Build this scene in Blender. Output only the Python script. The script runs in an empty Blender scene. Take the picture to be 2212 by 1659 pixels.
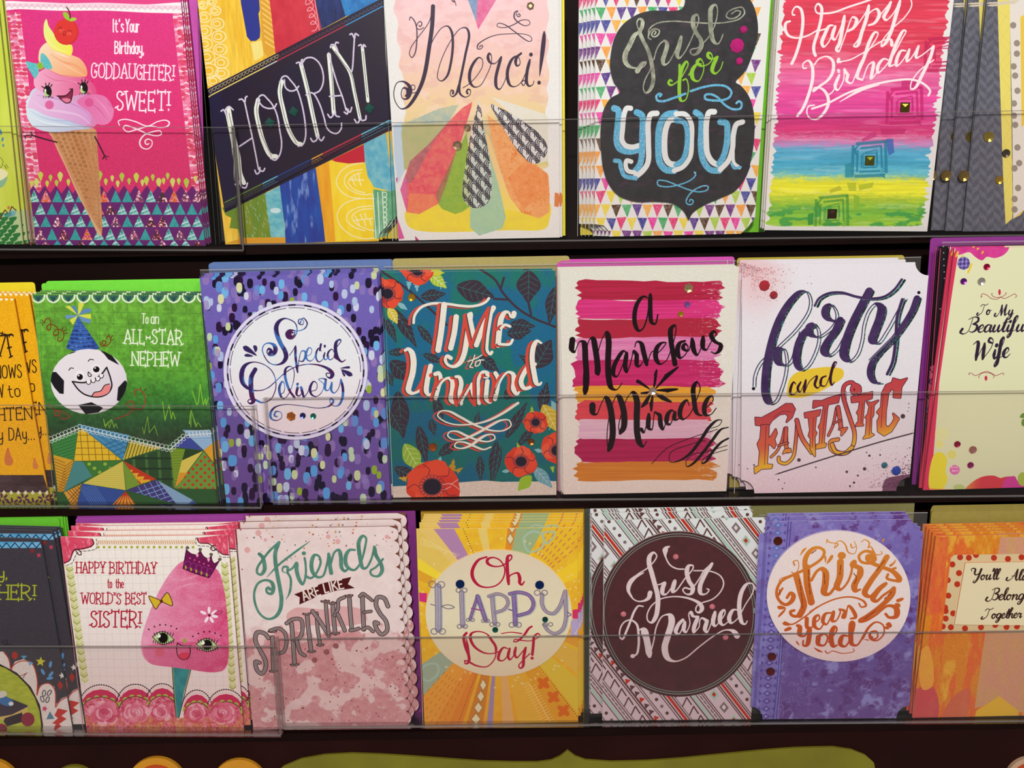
import bpy, bmesh, math, random
import numpy as np
from mathutils import Vector, Matrix

SC = bpy.context.scene
COL = SC.collection
W_PX, H_PX, F_PX = 2212.0, 1659.0, 1910.0

# ------------------------------------------------------------------ camera
def nrm(v):
    v = np.array(v, float); return v / np.linalg.norm(v)
LEAN = math.radians(8.6)
U_C = nrm((-156, 9470, 1910))                 # direction of the card edges seen from the camera
h0 = np.array((1, .0165, 0.)); h0[2] = -(h0[0]*U_C[0] + h0[1]*U_C[1]) / U_C[2]
X_C = nrm(h0)
N_C = np.cross(X_C, U_C)
Z_C = U_C*math.cos(LEAN) + N_C*math.sin(LEAN)
Y_C = U_C*math.sin(LEAN) - N_C*math.cos(LEAN)
ROT = np.array([X_C, Y_C, Z_C])              # camera axes -> world axes
CAM = np.array((0., 0., 1.45))
cam_data = bpy.data.cameras.new('camera'); cam = bpy.data.objects.new('camera', cam_data)
COL.objects.link(cam)
cam_data.sensor_width = 36.0; cam_data.lens = 36.0*F_PX/W_PX
cam_data.clip_start = .02
M = Matrix([list(ROT[i]) + [CAM[i]] for i in range(3)] + [[0, 0, 0, 1]])
cam.matrix_world = M
SC.camera = cam

# ------------------------------------------------------------------ world, lights, exposure
SC.view_settings.view_transform = 'Standard'
SC.view_settings.look = 'None'
SC.view_settings.gamma = 1.0
SC.view_settings.use_curve_mapping = False
SC.view_settings.exposure = EXPOSURE = 0.0
wd = bpy.data.worlds.new('world'); SC.world = wd; wd.use_nodes = True
wd.node_tree.nodes['Background'].inputs[0].default_value = (1.0, .95, .92, 1)
wd.node_tree.nodes['Background'].inputs[1].default_value = .30
def area(name, loc, target, size, power, color, spread=180):
    d = bpy.data.lights.new(name, 'AREA'); d.shape = 'RECTANGLE'
    d.size, d.size_y = size; d.energy = power; d.color = color; d.spread = math.radians(spread)
    o = bpy.data.objects.new(name, d); COL.objects.link(o)
    o.location = loc
    o.rotation_euler = (Vector(target) - Vector(loc)).to_track_quat('-Z', 'Y').to_euler()
    return o
area('ceiling_light', (-.12, -.85, 2.3), (0, .62, 1.25), (.16, .07), 22.5, (1, .965, .91))
area('ceiling_light', (1.0, -.9, 2.6), (0.1, .6, 1.15), (.5, .3), 7.5, (1, .965, .91))

# ------------------------------------------------------------------ planes: photo pixel -> place on a leaning row of cards
def ray(x, y):
    c = np.stack([(np.asarray(x, float) - W_PX/2)/F_PX, -(np.asarray(y, float) - H_PX/2)/F_PX,
                  -np.ones_like(np.asarray(x, float))], -1)
    return c @ ROT.T
XW = ROT @ X_C; UW = ROT @ U_C; NW = ROT @ N_C
class Plane:
    """a row's card plane; off = metres behind it"""
    def __init__(s, yb, depth, off=0., lean=0.):
        c = np.array([0, -(yb - H_PX/2)/F_PX, -1.])*depth
        s.p0 = CAM + ROT @ c
        s.x, s.u, s.n = XW, UW, NW
        s.off = off
    def at(s, x, y, off=0.):
        d = ray(x, y); p = s.p0 - s.n*(s.off + off)
        t = ((p - CAM) @ s.n) / (d @ s.n)
        return CAM + d*t[..., None]
    def behind(s, off):
        q = object.__new__(Plane); q.__dict__.update(s.__dict__); q.off = s.off + off; return q
ROW = {1: Plane(522, .678), 2: Plane(1075, .680), 3: Plane(1570, .700)}

# ------------------------------------------------------------------ naming helpers
def tag(o, label=None, cat=None, group=None, kind=None):
    if label: o['label'] = label
    if cat: o['category'] = cat
    if group: o['group'] = group
    if kind: o['kind'] = kind
    return o
def empty(name, loc):
    o = bpy.data.objects.new(name, None); COL.objects.link(o); o.location = loc
    o.empty_display_size = .02
    return o
def mesh_obj(name, verts, faces, mats, parent=None, uvs=None, fmat=None, smooth=False, label=None):
    """verts are world positions; they become local to the parent"""
    me = bpy.data.meshes.new(name)
    org = np.array(parent.location) if parent is not None else np.zeros(3)
    if parent is not None and parent.parent is not None: org = org + np.array(parent.parent.location)
    v = np.asarray(verts, float) - org
    me.from_pydata([tuple(q) for q in v], [], faces)
    for m in (mats if isinstance(mats, (list, tuple)) else [mats]): me.materials.append(m)
    if fmat is not None:
        me.polygons.foreach_set('material_index', fmat)
    if uvs is not None:
        l = me.uv_layers.new(name='UVMap')
        for p in me.polygons:
            for li in p.loop_indices:
                l.data[li].uv = uvs[me.loops[li].vertex_index]
    if smooth:
        me.polygons.foreach_set('use_smooth', [True]*len(me.polygons))
    me.update()
    o = bpy.data.objects.new(name, me); COL.objects.link(o)
    if parent is not None: o.parent = parent
    if label: o['label'] = label
    return o
def copy_tree(o, parent=None, gems=True):
    c = o.copy(); COL.objects.link(c); c.parent = parent
    for ch in [q for q in o.children]:
        if gems or ch.name.split('.')[0] not in ('gem', 'sequin'): copy_tree(ch, c, gems)
    return c

# ------------------------------------------------------------------ materials
def s2l(c):
    return tuple((((q/255.)/12.92) if q/255. <= .04045 else ((q/255.+.055)/1.055)**2.4) for q in c)
def mat(name, col, rough=.5, metal=0., noise=0., scale=60., bump=0., spec=.5, trans=0., ior=1.45):
    m = bpy.data.materials.new(name); m.use_nodes = True
    nt = m.node_tree; b = nt.nodes['Principled BSDF']
    b.inputs['Roughness'].default_value = rough; b.inputs['Metallic'].default_value = metal
    b.inputs['Specular IOR Level'].default_value = spec
    b.inputs['Transmission Weight'].default_value = trans; b.inputs['IOR'].default_value = ior
    lc = s2l(col)
    tc = nt.nodes.new('ShaderNodeTexCoord')
    nz = nt.nodes.new('ShaderNodeTexNoise'); nz.inputs['Scale'].default_value = scale
    nz.inputs['Detail'].default_value = 4
    nt.links.new(tc.outputs['Object'], nz.inputs['Vector'])
    rp = nt.nodes.new('ShaderNodeValToRGB')
    rp.color_ramp.elements[0].position = .3; rp.color_ramp.elements[1].position = .7
    rp.color_ramp.elements[0].color = (*[q*(1-noise) for q in lc], 1)
    rp.color_ramp.elements[1].color = (*[min(1, q*(1+noise)) for q in lc], 1)
    nt.links.new(nz.outputs['Fac'], rp.inputs['Fac'])
    nt.links.new(rp.outputs['Color'], b.inputs['Base Color'])
    if bump:
        bp = nt.nodes.new('ShaderNodeBump'); bp.inputs['Strength'].default_value = bump
        bp.inputs['Distance'].default_value = .0005
        nt.links.new(nz.outputs['Fac'], bp.inputs['Height'])
        nt.links.new(bp.outputs['Normal'], b.inputs['Normal'])
    return m
def clear_mat(name, tint=(.988, .975, .972), gloss=.5, haze=0.0, rough=.03):
    """thin clear acrylic: passes light straight through, mirrors by Fresnel"""
    m = bpy.data.materials.new(name); m.use_nodes = True
    nt = m.node_tree; nt.nodes.clear()
    out = nt.nodes.new('ShaderNodeOutputMaterial')
    tr = nt.nodes.new('ShaderNodeBsdfTransparent'); tr.inputs[0].default_value = (*tint, 1)
    gl = nt.nodes.new('ShaderNodeBsdfGlossy'); gl.inputs['Roughness'].default_value = rough
    fr = nt.nodes.new('ShaderNodeFresnel'); fr.inputs[0].default_value = 1.45
    mu = nt.nodes.new('ShaderNodeMath'); mu.operation = 'MULTIPLY'; mu.inputs[1].default_value = gloss
    mx = nt.nodes.new('ShaderNodeMixShader')
    nt.links.new(fr.outputs[0], mu.inputs[0]); nt.links.new(mu.outputs[0], mx.inputs[0])
    nt.links.new(tr.outputs[0], mx.inputs[1]); nt.links.new(gl.outputs[0], mx.inputs[2])
    if haze:
        df = nt.nodes.new('ShaderNodeBsdfDiffuse'); df.inputs[0].default_value = (.8, .76, .74, 1)
        m2 = nt.nodes.new('ShaderNodeMixShader'); m2.inputs[0].default_value = haze
        nt.links.new(mx.outputs[0], m2.inputs[1]); nt.links.new(df.outputs[0], m2.inputs[2])
        nt.links.new(m2.outputs[0], out.inputs[0])
    else:
        nt.links.new(mx.outputs[0], out.inputs[0])
    return m
def print_mat(name, img, rough=.42, sheen_bump=.12):
    m = bpy.data.materials.new(name); m.use_nodes = True
    nt = m.node_tree; b = nt.nodes['Principled BSDF']; L = nt.links.new
    b.inputs['Specular IOR Level'].default_value = .14
    def math_(op, a, c):
        n = nt.nodes.new('ShaderNodeMath'); n.operation = op; n.use_clamp = True
        for i, q in enumerate((a, c)):
            if isinstance(q, (int, float)): n.inputs[i].default_value = q
            else: L(q, n.inputs[i])
        return n.outputs[0]
    tx = nt.nodes.new('ShaderNodeTexImage'); tx.image = img; tx.extension = 'EXTEND'
    L(tx.outputs['Color'], b.inputs['Base Color'])
    a = tx.outputs['Alpha']
    foil = math_('SUBTRACT', 1.0, math_('MULTIPLY', a, 2.0))
    glit = math_('SUBTRACT', math_('MULTIPLY', math_('SUBTRACT', 1.0, a), 2.0), math_('MULTIPLY', foil, 1.25))
    tc = nt.nodes.new('ShaderNodeTexCoord')
    vo = nt.nodes.new('ShaderNodeTexVoronoi'); vo.inputs['Scale'].default_value = 2600.
    L(tc.outputs['Object'], vo.inputs['Vector'])
    nz = nt.nodes.new('ShaderNodeTexNoise'); nz.inputs['Scale'].default_value = 900.
    L(tc.outputs['Object'], nz.inputs['Vector'])
    fine = math_('MULTIPLY', nz.outputs['Fac'], sheen_bump)
    # glitter: random facets
    sep = nt.nodes.new('ShaderNodeSeparateColor'); L(vo.outputs['Color'], sep.inputs[0])
    gh = math_('MULTIPLY', sep.outputs[0], glit)
    hs = math_('ADD', fine, math_('MULTIPLY', gh, .8))
    bp = nt.nodes.new('ShaderNodeBump'); bp.inputs['Strength'].default_value = .35
    bp.inputs['Distance'].default_value = .00025
    L(hs, bp.inputs['Height']); L(bp.outputs['Normal'], b.inputs['Normal'])
    fleck = math_('MULTIPLY', math_('GREATER_THAN', sep.outputs[1], .93), glit)
    L(foil, b.inputs['Metallic'])
    fw = nt.nodes.new('ShaderNodeMix'); fw.data_type = 'RGBA'; fw.inputs[7].default_value = (1, 1, 1, 1)
    L(math_('MULTIPLY', fleck, .6), fw.inputs[0]); L(tx.outputs['Color'], fw.inputs[6]); L(fw.outputs[2], b.inputs['Base Color'])
    r = nt.nodes.new('ShaderNodeMix'); r.data_type = 'FLOAT'
    L(math_('ADD', foil, fleck), r.inputs[0]); r.inputs[2].default_value = rough; r.inputs[3].default_value = .28
    L(r.outputs[0], b.inputs['Roughness'])
    return m

# ------------------------------------------------------------------ printing press: a small rasteriser for the cards' flat print
def parse(s):
    """'x,y x,y^ / x,y' -> list of strokes; ^ marks a corner"""
    out = []
    for part in s.split('/'):
        pts = []
        for t in part.split():
            c = t.endswith('^'); t = t.rstrip('^')
            x, y = t.split(',')[:2]; pts.append((float(x), float(y), c))
        if pts: out.append(pts)
    return out
def crom(P, closed=False, step=3.0, corner=None):
    P = np.asarray(P, float)
    n = len(P)
    if n < 3 and not closed: 
        if n < 2: return P
        m = max(1, int(np.linalg.norm(P[1]-P[0])/step)); t = np.linspace(0, 1, m+1)[:, None]
        return P[0]*(1-t) + P[1]*t
    out = []
    segs = n if closed else n-1
    for i in range(segs):
        p1, p2 = P[i], P[(i+1) % n]
        c1 = corner is not None and corner[i]; c2 = corner is not None and corner[(i+1) % n]
        p0 = P[i-1] if (i > 0 or closed) and not c1 else 2*p1 - p2
        p3 = P[(i+2) % n] if (i+2 < n or closed) and not c2 else 2*p2 - p1
        m = max(1, int(np.linalg.norm(p2-p1)/step)); t = (np.arange(m)/m)[:, None]
        # centripetal-ish tangents
        d01 = max(np.linalg.norm(p1-p0), 1e-6)**.5; d12 = max(np.linalg.norm(p2-p1), 1e-6)**.5; d23 = max(np.linalg.norm(p3-p2), 1e-6)**.5
        m1 = d12*((p1-p0)/d01 - (p2-p0)/(d01+d12) + (p2-p1)/d12)
        m2 = d12*((p2-p1)/d12 - (p3-p1)/(d12+d23) + (p3-p2)/d23)
        out.append((2*t**3-3*t**2+1)*p1 + (t**3-2*t**2+t)*m1 + (-2*t**3+3*t**2)*p2 + (t**3-t**2)*m2)
    if not closed: out.append(P[-1][None])
    return np.concatenate(out)
def RS(q): return np.random.RandomState(int(q) % 100003)
def fbm(h, w, sx, sy=None, seed=1, octs=4, pers=.55):
    """smooth noise 0..1; sx, sy = feature size in texels"""
    sy = sy or sx; r = RS(seed); tot = np.zeros((h, w), np.float32); amp = 1.; norm = 0
    for o in range(octs):
        gw = int(w/max(sx, 1.01))+3; gh = int(h/max(sy, 1.01))+3
        g = r.rand(gh+1, gw+1).astype(np.float32)
        xs = np.arange(w)/max(sx, 1.01); ys = np.arange(h)/max(sy, 1.01)
        xi = xs.astype(int); yi = ys.astype(int); xf = xs-xi; yf = ys-yi
        xf = (xf*xf*(3-2*xf)).astype(np.float32); yf = (yf*yf*(3-2*yf)).astype(np.float32)[:, None]
        a = g[np.ix_(yi, xi)]*(1-xf) + g[np.ix_(yi, xi+1)]*xf
        b = g[np.ix_(yi+1, xi)]*(1-xf) + g[np.ix_(yi+1, xi+1)]*xf
        tot += amp*(a*(1-yf) + b*yf); norm += amp; amp *= pers; sx /= 2; sy /= 2
    return np.clip((tot/norm - .5)*1.6 + .5, 0, 1)
def C(*c):
    if len(c) == 1 and isinstance(c[0], str):
        s = c[0]; return np.array([int(s[i:i+2], 16) for i in (0, 2, 4)], np.float32)/255
    if len(c) == 1: return np.asarray(c[0], np.float32)
    return np.array(c, np.float32)/255
class Art:
    def __init__(s, frame, base, res=5.0, k=4.0):
        s.fr = frame; s.res = res
        s.h = max(4, int(frame.H*1000*res)); s.w = max(4, int(frame.W*1000*res))
        s.rgb = np.ones((s.h, s.w, 3), np.float32)*C(base)
        s.A = np.ones((s.h, s.w), np.float32)
        s.clip = None; s.v = (0, 0, 1); s.gl = None; s.nc = {}
    def view(s, x0, y0, k=4.0):
        s.v = (x0, y0, k)
        c = s.P([(0, 0), (10, 0)]) if False else None
        fx, fy = s.fr.mid
        q = s.T(np.array([[fx, fy], [fx+10, fy]]))
        s.k = float(np.linalg.norm(q[1]-q[0])/10/k)
        return s
    def T(s, p):                      # photo px -> texel
        l = s.fr.local(p)*1000*s.res
        return np.stack([l[:, 0], s.h - l[:, 1]], -1)
    def P(s, p):
        p = np.asarray(p, float)[:, :2]; x0, y0, k = s.v
        return s.T(np.stack([x0 + p[:, 0]/k, y0 + p[:, 1]/k], -1))
    def col(s, c, sl):
        if isinstance(c, str): c = C(c)
        c = np.asarray(c, np.float32)
        if c.ndim == 1: return c if c.max() <= 1.0 else c/255
        return c[sl]
    def comp(s, sl, cov, c, a=1., gl=None):
        if s.clip is not None: cov = cov*s.clip[sl]
        cov = (cov*a)[..., None]
        s.rgb[sl] = s.rgb[sl]*(1-cov) + s.col(c, sl)*cov
        gl = s.gl if gl is None else gl
        gl = 1. if gl is None else gl          # plain ink covers whatever sparkle lies under it
        s.A[sl] = s.A[sl]*(1-cov[..., 0]) + gl*cov[..., 0]
    def fill(s, M_, c, a=1., gl=None):
        s.comp((slice(0, s.h), slice(0, s.w)), M_, c, a, gl)
    def _bb(s, q, m):
        x0 = max(0, int(q[:, 0].min()-m)); x1 = min(s.w, int(q[:, 0].max()+m)+2)
        y0 = max(0, int(q[:, 1].min()-m)); y1 = min(s.h, int(q[:, 1].max()+m)+2)
        return x0, x1, y0, y1
    def _cov(s, q):
        x0, x1, y0, y1 = s._bb(q, 1)
        if x1 <= x0 or y1 <= y0: return None, None
        SS = 4
        ys = y0 + (np.arange((y1-y0)*SS)+.5)/SS
        a = q; b = np.roll(q, -1, 0)
        ay, by = a[:, 1], b[:, 1]
        keep = np.abs(ay-by) > 1e-9; a, b, ay, by = a[keep], b[keep], ay[keep], by[keep]
        hit = (ys[:, None] >= np.minimum(ay, by)) & (ys[:, None] < np.maximum(ay, by))
        xx = a[:, 0] + (ys[:, None]-ay)/(by-ay)*(b[:, 0]-a[:, 0])
        xx = np.where(hit, xx, 1e9); n = int(hit.sum(1).max()) if hit.size else 0
        if n < 2: return None, None
        xx = np.sort(xx, 1)[:, :n + (n % 2)]
        px = np.arange(x0, x1); cov = np.zeros((len(ys), x1-x0), np.float32)
        for i in range(0, xx.shape[1]-1, 2):
            l = xx[:, i:i+1]; r = xx[:, i+1:i+2]
            l = np.where(l > 1e8, 0, l); r = np.where(r > 1e8, l, r)
            cov += np.clip(r-px, 0, 1) - np.clip(l-px, 0, 1)
        cov = cov.reshape(y1-y0, SS, -1).mean(1)
        return (slice(y0, y1), slice(x0, x1)), np.clip(cov, 0, 1)
    def _pts(s, pts, smooth, closed=True):
        if isinstance(pts, str): st = parse(pts)
        elif len(pts) and not np.isscalar(pts[0]) and np.isscalar(pts[0][0]): st = [[(p[0], p[1], False) for p in pts]]
        else: st = pts
        r = []
        for q in st:
            P_ = s.P(q); cr = [len(t) > 2 and bool(t[2]) for t in q]
            r.append(crom(P_, closed, 2.5, cr) if smooth else P_)
        return r
    def poly(s, pts, c, a=1., smooth=False, gl=None):
        for q in s._pts(pts, smooth):
            sl, cov = s._cov(q)
            if sl: s.comp(sl, cov, c, a, gl)
    def mpoly(s, pts, smooth=False):
        m = np.zeros((s.h, s.w), np.float32)
        for q in s._pts(pts, smooth):
            sl, cov = s._cov(q)
            if sl: m[sl] = np.maximum(m[sl], cov)
        return m
    def ell(s, x, y, rx, ry=None, ang=0, n=28, rough=0, seed=0):
        ry = ry or rx; t = np.linspace(0, 2*np.pi, n, endpoint=False); r = 1.
        if rough: r = 1 + rough*(RS(seed).rand(n)-.5)
        a = math.radians(ang); cx = rx*np.cos(t)*r; cy = ry*np.sin(t)*r
        return np.stack([x + cx*math.cos(a) - cy*math.sin(a), y + cx*math.sin(a) + cy*math.cos(a)], -1)
    def dot(s, x, y, rx, ry=None, c='000000', ang=0, a=1., gl=None):
        s.poly(s.ell(x, y, rx, ry, ang, 20), c, a, gl=gl)
    def ring(s, x, y, rx, ry, c, w, ang=0, a=1.):
        s.line([tuple(p) for p in s.ell(x, y, rx, ry, ang, 40)], c, w, closed=True, a=a)
    def _stroke(s, q, wd):
        wm = float(np.max(wd))/2 + 1.5
        x0, x1, y0, y1 = s._bb(q, wm)
        if x1 <= x0 or y1 <= y0: return None, None
        M_ = np.zeros((y1-y0, x1-x0), np.float32)
        for i in range(len(q)-1):
            a, b = q[i], q[i+1]; wa, wb = wd[i]/2, wd[i+1]/2
            m = max(wa, wb) + 1.2
            bx0 = max(x0, int(min(a[0], b[0])-m)); bx1 = min(x1, int(max(a[0], b[0])+m)+2)
            by0 = max(y0, int(min(a[1], b[1])-m)); by1 = min(y1, int(max(a[1], b[1])+m)+2)
            if bx1 <= bx0 or by1 <= by0: continue
            X = np.arange(bx0, bx1)+.5 - a[0]; Y = (np.arange(by0, by1)+.5 - a[1])[:, None]
            dx, dy = b-a; L2 = dx*dx+dy*dy
            t = np.clip((X*dx+Y*dy)/L2, 0, 1) if L2 > 1e-9 else 0*(X+Y)
            d = np.sqrt((X-t*dx)**2 + (Y-t*dy)**2)
            cv = np.clip(wa+(wb-wa)*t - d + .5, 0, 1)
            sl = (slice(by0-y0, by1-y0), slice(bx0-x0, bx1-x0))
            M_[sl] = np.maximum(M_[sl], cv)
        return (slice(y0, y1), slice(x0, x1)), M_
    def line(s, pts, c, w=4, closed=False, a=1., smooth=True, pen=None, taper=0, gl=None, dash=None, mask=None, off=None, grow=0):
        """w in view px; pen=(thin, thick) makes down-strokes thick"""
        strokes = parse(pts) if isinstance(pts, str) else ([[(p[0], p[1], False) for p in pts]] if np.isscalar(pts[0][0]) else pts)
        for stq in strokes:
            P_ = s.P(stq); cr = [len(t) > 2 and bool(t[2]) for t in stq]
            if off is not None: P_ = P_ + np.array(off)*s.k
            if closed and not smooth: P_ = np.concatenate([P_, P_[:1]])
            if closed and smooth:
                q = crom(P_, True, 2.5, cr); q = np.concatenate([q, q[:1]])
            elif smooth: q = crom(P_, False, 2.5, cr)
            else: q = P_
            n = len(q)
            if pen:
                d = np.gradient(q, axis=0) if n > 1 else np.zeros_like(q)
                L = np.linalg.norm(d, axis=1)+1e-9
                f = np.clip(d[:, 1]/L, 0, 1)**1.2
                kn = 5
                if n > kn*2: f = np.convolve(np.pad(f, kn, mode='edge'), np.ones(2*kn+1)/(2*kn+1), 'valid')
                wd = (pen[0] + (pen[1]-pen[0])*f)*s.k
            else:
                wd = np.full(n, w*s.k)
            if taper:
                t = np.linspace(0, 1, n); e = np.clip(np.minimum(t, 1-t)/max(taper, 1e-3), 0, 1)
                wd = wd*(.25+.75*e)
            wd = np.maximum(wd + grow*s.k*2, .8)
            if dash:
                acc = np.concatenate([[0], np.cumsum(np.linalg.norm(np.diff(q, axis=0), axis=1))])/s.k
                per = dash[0]+dash[1]; tot = acc[-1]; k0 = 0.
                while k0 < tot:
                    ts = np.linspace(k0, min(k0+dash[0], tot), 4)
                    qq = np.stack([np.interp(ts, acc, q[:, 0]), np.interp(ts, acc, q[:, 1])], -1)
                    sl, cov = s._stroke(qq, np.full(4, wd[0]))
                    if sl: s.comp(sl, cov, c, a, gl)
                    k0 += per
                continue
            sl, cov = s._stroke(q, wd)
            if sl is None: continue
            if mask is not None: mask[sl] = np.maximum(mask[sl], cov)
            else: s.comp(sl, cov, c, a, gl)
    def mline(s, pts, w=4, **kw):
        m = np.zeros((s.h, s.w), np.float32); s.line(pts, '000000', w, mask=m, **kw); return m
    def text(s, t, x0, y0, x1, y1, hgt, c, w=4, font=None, serif=0, shear=0., gap=.16, a=1., pen=None, off=None, gl=None, jig=0, seed=3):
        """stroke text on the baseline (x0,y0)-(x1,y1), fitted to it"""
        font = font or CAPS
        adv = []; tot = 0
        for ch in t:
            g = font.get(ch) or font.get(ch.upper()) or (.3, ''); adv.append((ch, tot, g)); tot += g[0] + gap
        tot -= gap
        bx, by = x1-x0, y1-y0; L = math.hypot(bx, by); ux, uy = bx/L, by/L; sc = L/tot
        r = RS(seed)
        for ch, p, g in adv:
            jy = (r.rand()-.5)*jig
            for st in parse(g[1]) if g[1] else []:
                pts = []
                for (gx, gy, cf) in st:
                    yy = (1-gy/100.)*hgt; xx = (p+gx/100.)*sc + shear*yy
                    pts.append((x0 + ux*xx + uy*(yy+jy), y0 + uy*xx - ux*(yy+jy), cf))
                s.line([pts], c, w, a=a, pen=pen, off=off, gl=gl)
                if serif and not (len(pts) > 3 and math.hypot(pts[0][0]-pts[-1][0], pts[0][1]-pts[-1][1]) < 2):
                    for (e, n_) in ((pts[0], pts[1]), (pts[-1], pts[-2])):
                        dx, dy = e[0]-n_[0], e[1]-n_[1]; l = math.hypot(dx, dy)+1e-6
                        if l < hgt*.12 and len(pts) < 3: continue
                        nx, ny = -dy/l*serif, dx/l*serif
                        s.line([[(e[0]-nx, e[1]-ny, 0), (e[0]+nx, e[1]+ny, 0)]], c, w*.9, a=a, off=off, gl=gl)
    def grad(s, stops, axis='y', wob=0, seed=5, sx=60, sy=30):
        """colour array running over the card; stops in photo px"""
        mx, my = s.fr.mid
        n = []
        for v, c in stops:
            q = s.T(np.array([[mx, v] if axis == 'y' else [v, my]], float))[0]
            n.append((q[1] if axis == 'y' else q[0], C(c)))
        n.sort(key=lambda z: z[0])
        base = (np.arange(s.h)[:, None]+np.zeros((1, s.w))) if axis == 'y' else (np.zeros((s.h, 1))+np.arange(s.w)[None])
        if wob: base = base + (fbm(s.h, s.w, sx, sy, seed)-.5)*2*wob*s.res
        xs = [q[0] for q in n]
        return np.stack([np.interp(base, xs, [q[1][i] for q in n]) for i in range(3)], -1).astype(np.float32)
    def noise(s, sx, sy=None, seed=1, octs=4):
        k = (sx, sy, seed, octs)
        if k not in s.nc: s.nc[k] = fbm(s.h, s.w, sx*s.res, (sy or sx)*s.res, seed, octs)
        return s.nc[k]
    def image(s, name):
        im = bpy.data.images.new(name, s.w, s.h, alpha=True)
        im.colorspace_settings.name = 'sRGB'; im.alpha_mode = 'CHANNEL_PACKED'
        buf = np.concatenate([np.clip(s.rgb, 0, 1), np.clip(s.A, 0, 1)[..., None]], -1)[::-1]
        im.pixels.foreach_set(np.ascontiguousarray(buf, np.float32).ravel())
        im.pack()
        return im
def mixc(a, b, t):
    a = C(a) if isinstance(a, str) else np.asarray(a, np.float32); b = C(b) if isinstance(b, str) else np.asarray(b, np.float32)
    t = np.asarray(t, np.float32)[..., None]
    return (a*(1-t) + b*t).astype(np.float32)
def sstep(x, a, b):
    t = np.clip((x-a)/(b-a), 0, 1); return t*t*(3-2*t)

# single-stroke capitals, 100 units tall
CAPS = {
 'A': (.5, "0,100 24,0^ 50,100 / 9,66 41,66"), 'B': (.44, "0,100 0,0 / 0,0 26,2 38,14 36,34 22,46 0,47^ 28,50 44,62 42,86 26,99 0,100"),
 'C': (.42, "42,20 34,4 20,0 6,12 0,40 2,76 12,96 26,100 42,84"), 'D': (.46, "0,100 0,0 / 0,0 22,2 40,18 46,50 40,82 22,98 0,100"),
 'E': (.38, "36,0 0,0^ 0,100^ 38,100 / 0,48 28,48"), 'F': (.36, "36,0 0,0^ 0,100 / 0,48 26,48"),
 'G': (.44, "42,18 32,3 20,0 6,12 0,42 2,78 14,98 28,100 42,88 43,58^ 28,58"), 'H': (.46, "0,0 0,100 / 46,0 46,100 / 0,52 46,52"),
 'I': (.1, "5,0 5,100"), 'J': (.3, "28,0 28,80 18,98 6,96 0,84"), 'K': (.44, "0,0 0,100 / 42,0 2,56 / 14,42 44,100"),
 'L': (.34, "0,0 0,100^ 34,100"), 'M': (.6, "0,100 6,0^ 30,70^ 54,0^ 60,100"), 'N': (.48, "0,100 0,0^ 48,100^ 48,0"),
 'O': (.48, "24,0 8,10 0,36 0,66 8,92 24,100 40,92 48,66 48,36 40,10 24,0"), 'P': (.42, "0,100 0,0 / 0,0 26,2 40,16 40,36 26,52 0,54"),
 'Q': (.48, "24,0 6,12 0,50 6,88 24,100 42,88 48,50 42,12 24,0 / 28,74 50,108"), 'R': (.46, "0,100 0,0 / 0,0 26,2 40,14 38,36 24,50 0,52 / 18,52 46,100"),
 'S': (.38, "36,16 28,2 14,0 3,12 4,32 18,46 34,60 38,80 28,97 12,100 1,84"), 'T': (.46, "0,0 46,0 / 23,0 23,100"),
 'U': (.46, "0,0 0,74 8,95 23,100 38,95 46,74 46,0"), 'V': (.46, "0,0 23,100^ 46,0"), 'W': (.68, "0,0 15,100^ 34,20^ 52,100^ 68,0"),
 'X': (.46, "0,0 46,100 / 46,0 0,100"), 'Y': (.46, "0,0 22,48^ 46,0 / 22,48 22,100"), 'Z': (.42, "0,0 42,0^ 0,100^ 42,100"),
 '!': (.1, "5,0 5,72 / 5,94 5,100"), '.': (.1, "5,96 5,100"), ',': (.1, "6,94 2,112"), "'": (.1, "6,0 3,18"), '-': (.28, "0,56 28,56"), ' ': (.3, ''),
}
LOWS = dict(CAPS)
LOWS.update({
 't': (.28, "12,8 12,86 20,100 28,98 / 0,36 26,36"), 'o': (.34, "17,36 4,44 0,68 4,92 17,100 30,92 34,68 30,44 17,36"),
 'h': (.34, "0,0 0,100 / 0,54 12,38 26,38 33,50 34,100"), 'e': (.34, "2,68 33,66 30,44 17,36 4,46 0,70 6,94 18,100 32,90"),
 'a': (.34, "33,40 33,100 / 33,50 20,36 6,42 0,66 4,92 18,100 33,86"), 'n': (.34, "0,36 0,100 / 0,54 14,37 28,40 34,54 34,100"),
 'r': (.22, "0,36 0,100 / 0,56 10,40 22,38"), 'd': (.34, "33,0 33,100 / 33,50 20,36 6,42 0,66 4,92 18,100 33,86"),
 'y': (.34, "0,36 4,80 16,90 32,78 / 34,36 34,110 22,132 6,126"), 'u': (.34, "0,36 0,82 10,99 24,98 34,82 / 34,36 34,100"),
 's': (.26, "25,44 14,36 3,42 4,58 20,72 26,86 16,100 0,94"), 'i': (.08, "4,36 4,100 / 4,12 4,16"), 'w': (.5, "0,36 12,100^ 25,50^ 38,100^ 50,36"),
})
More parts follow.
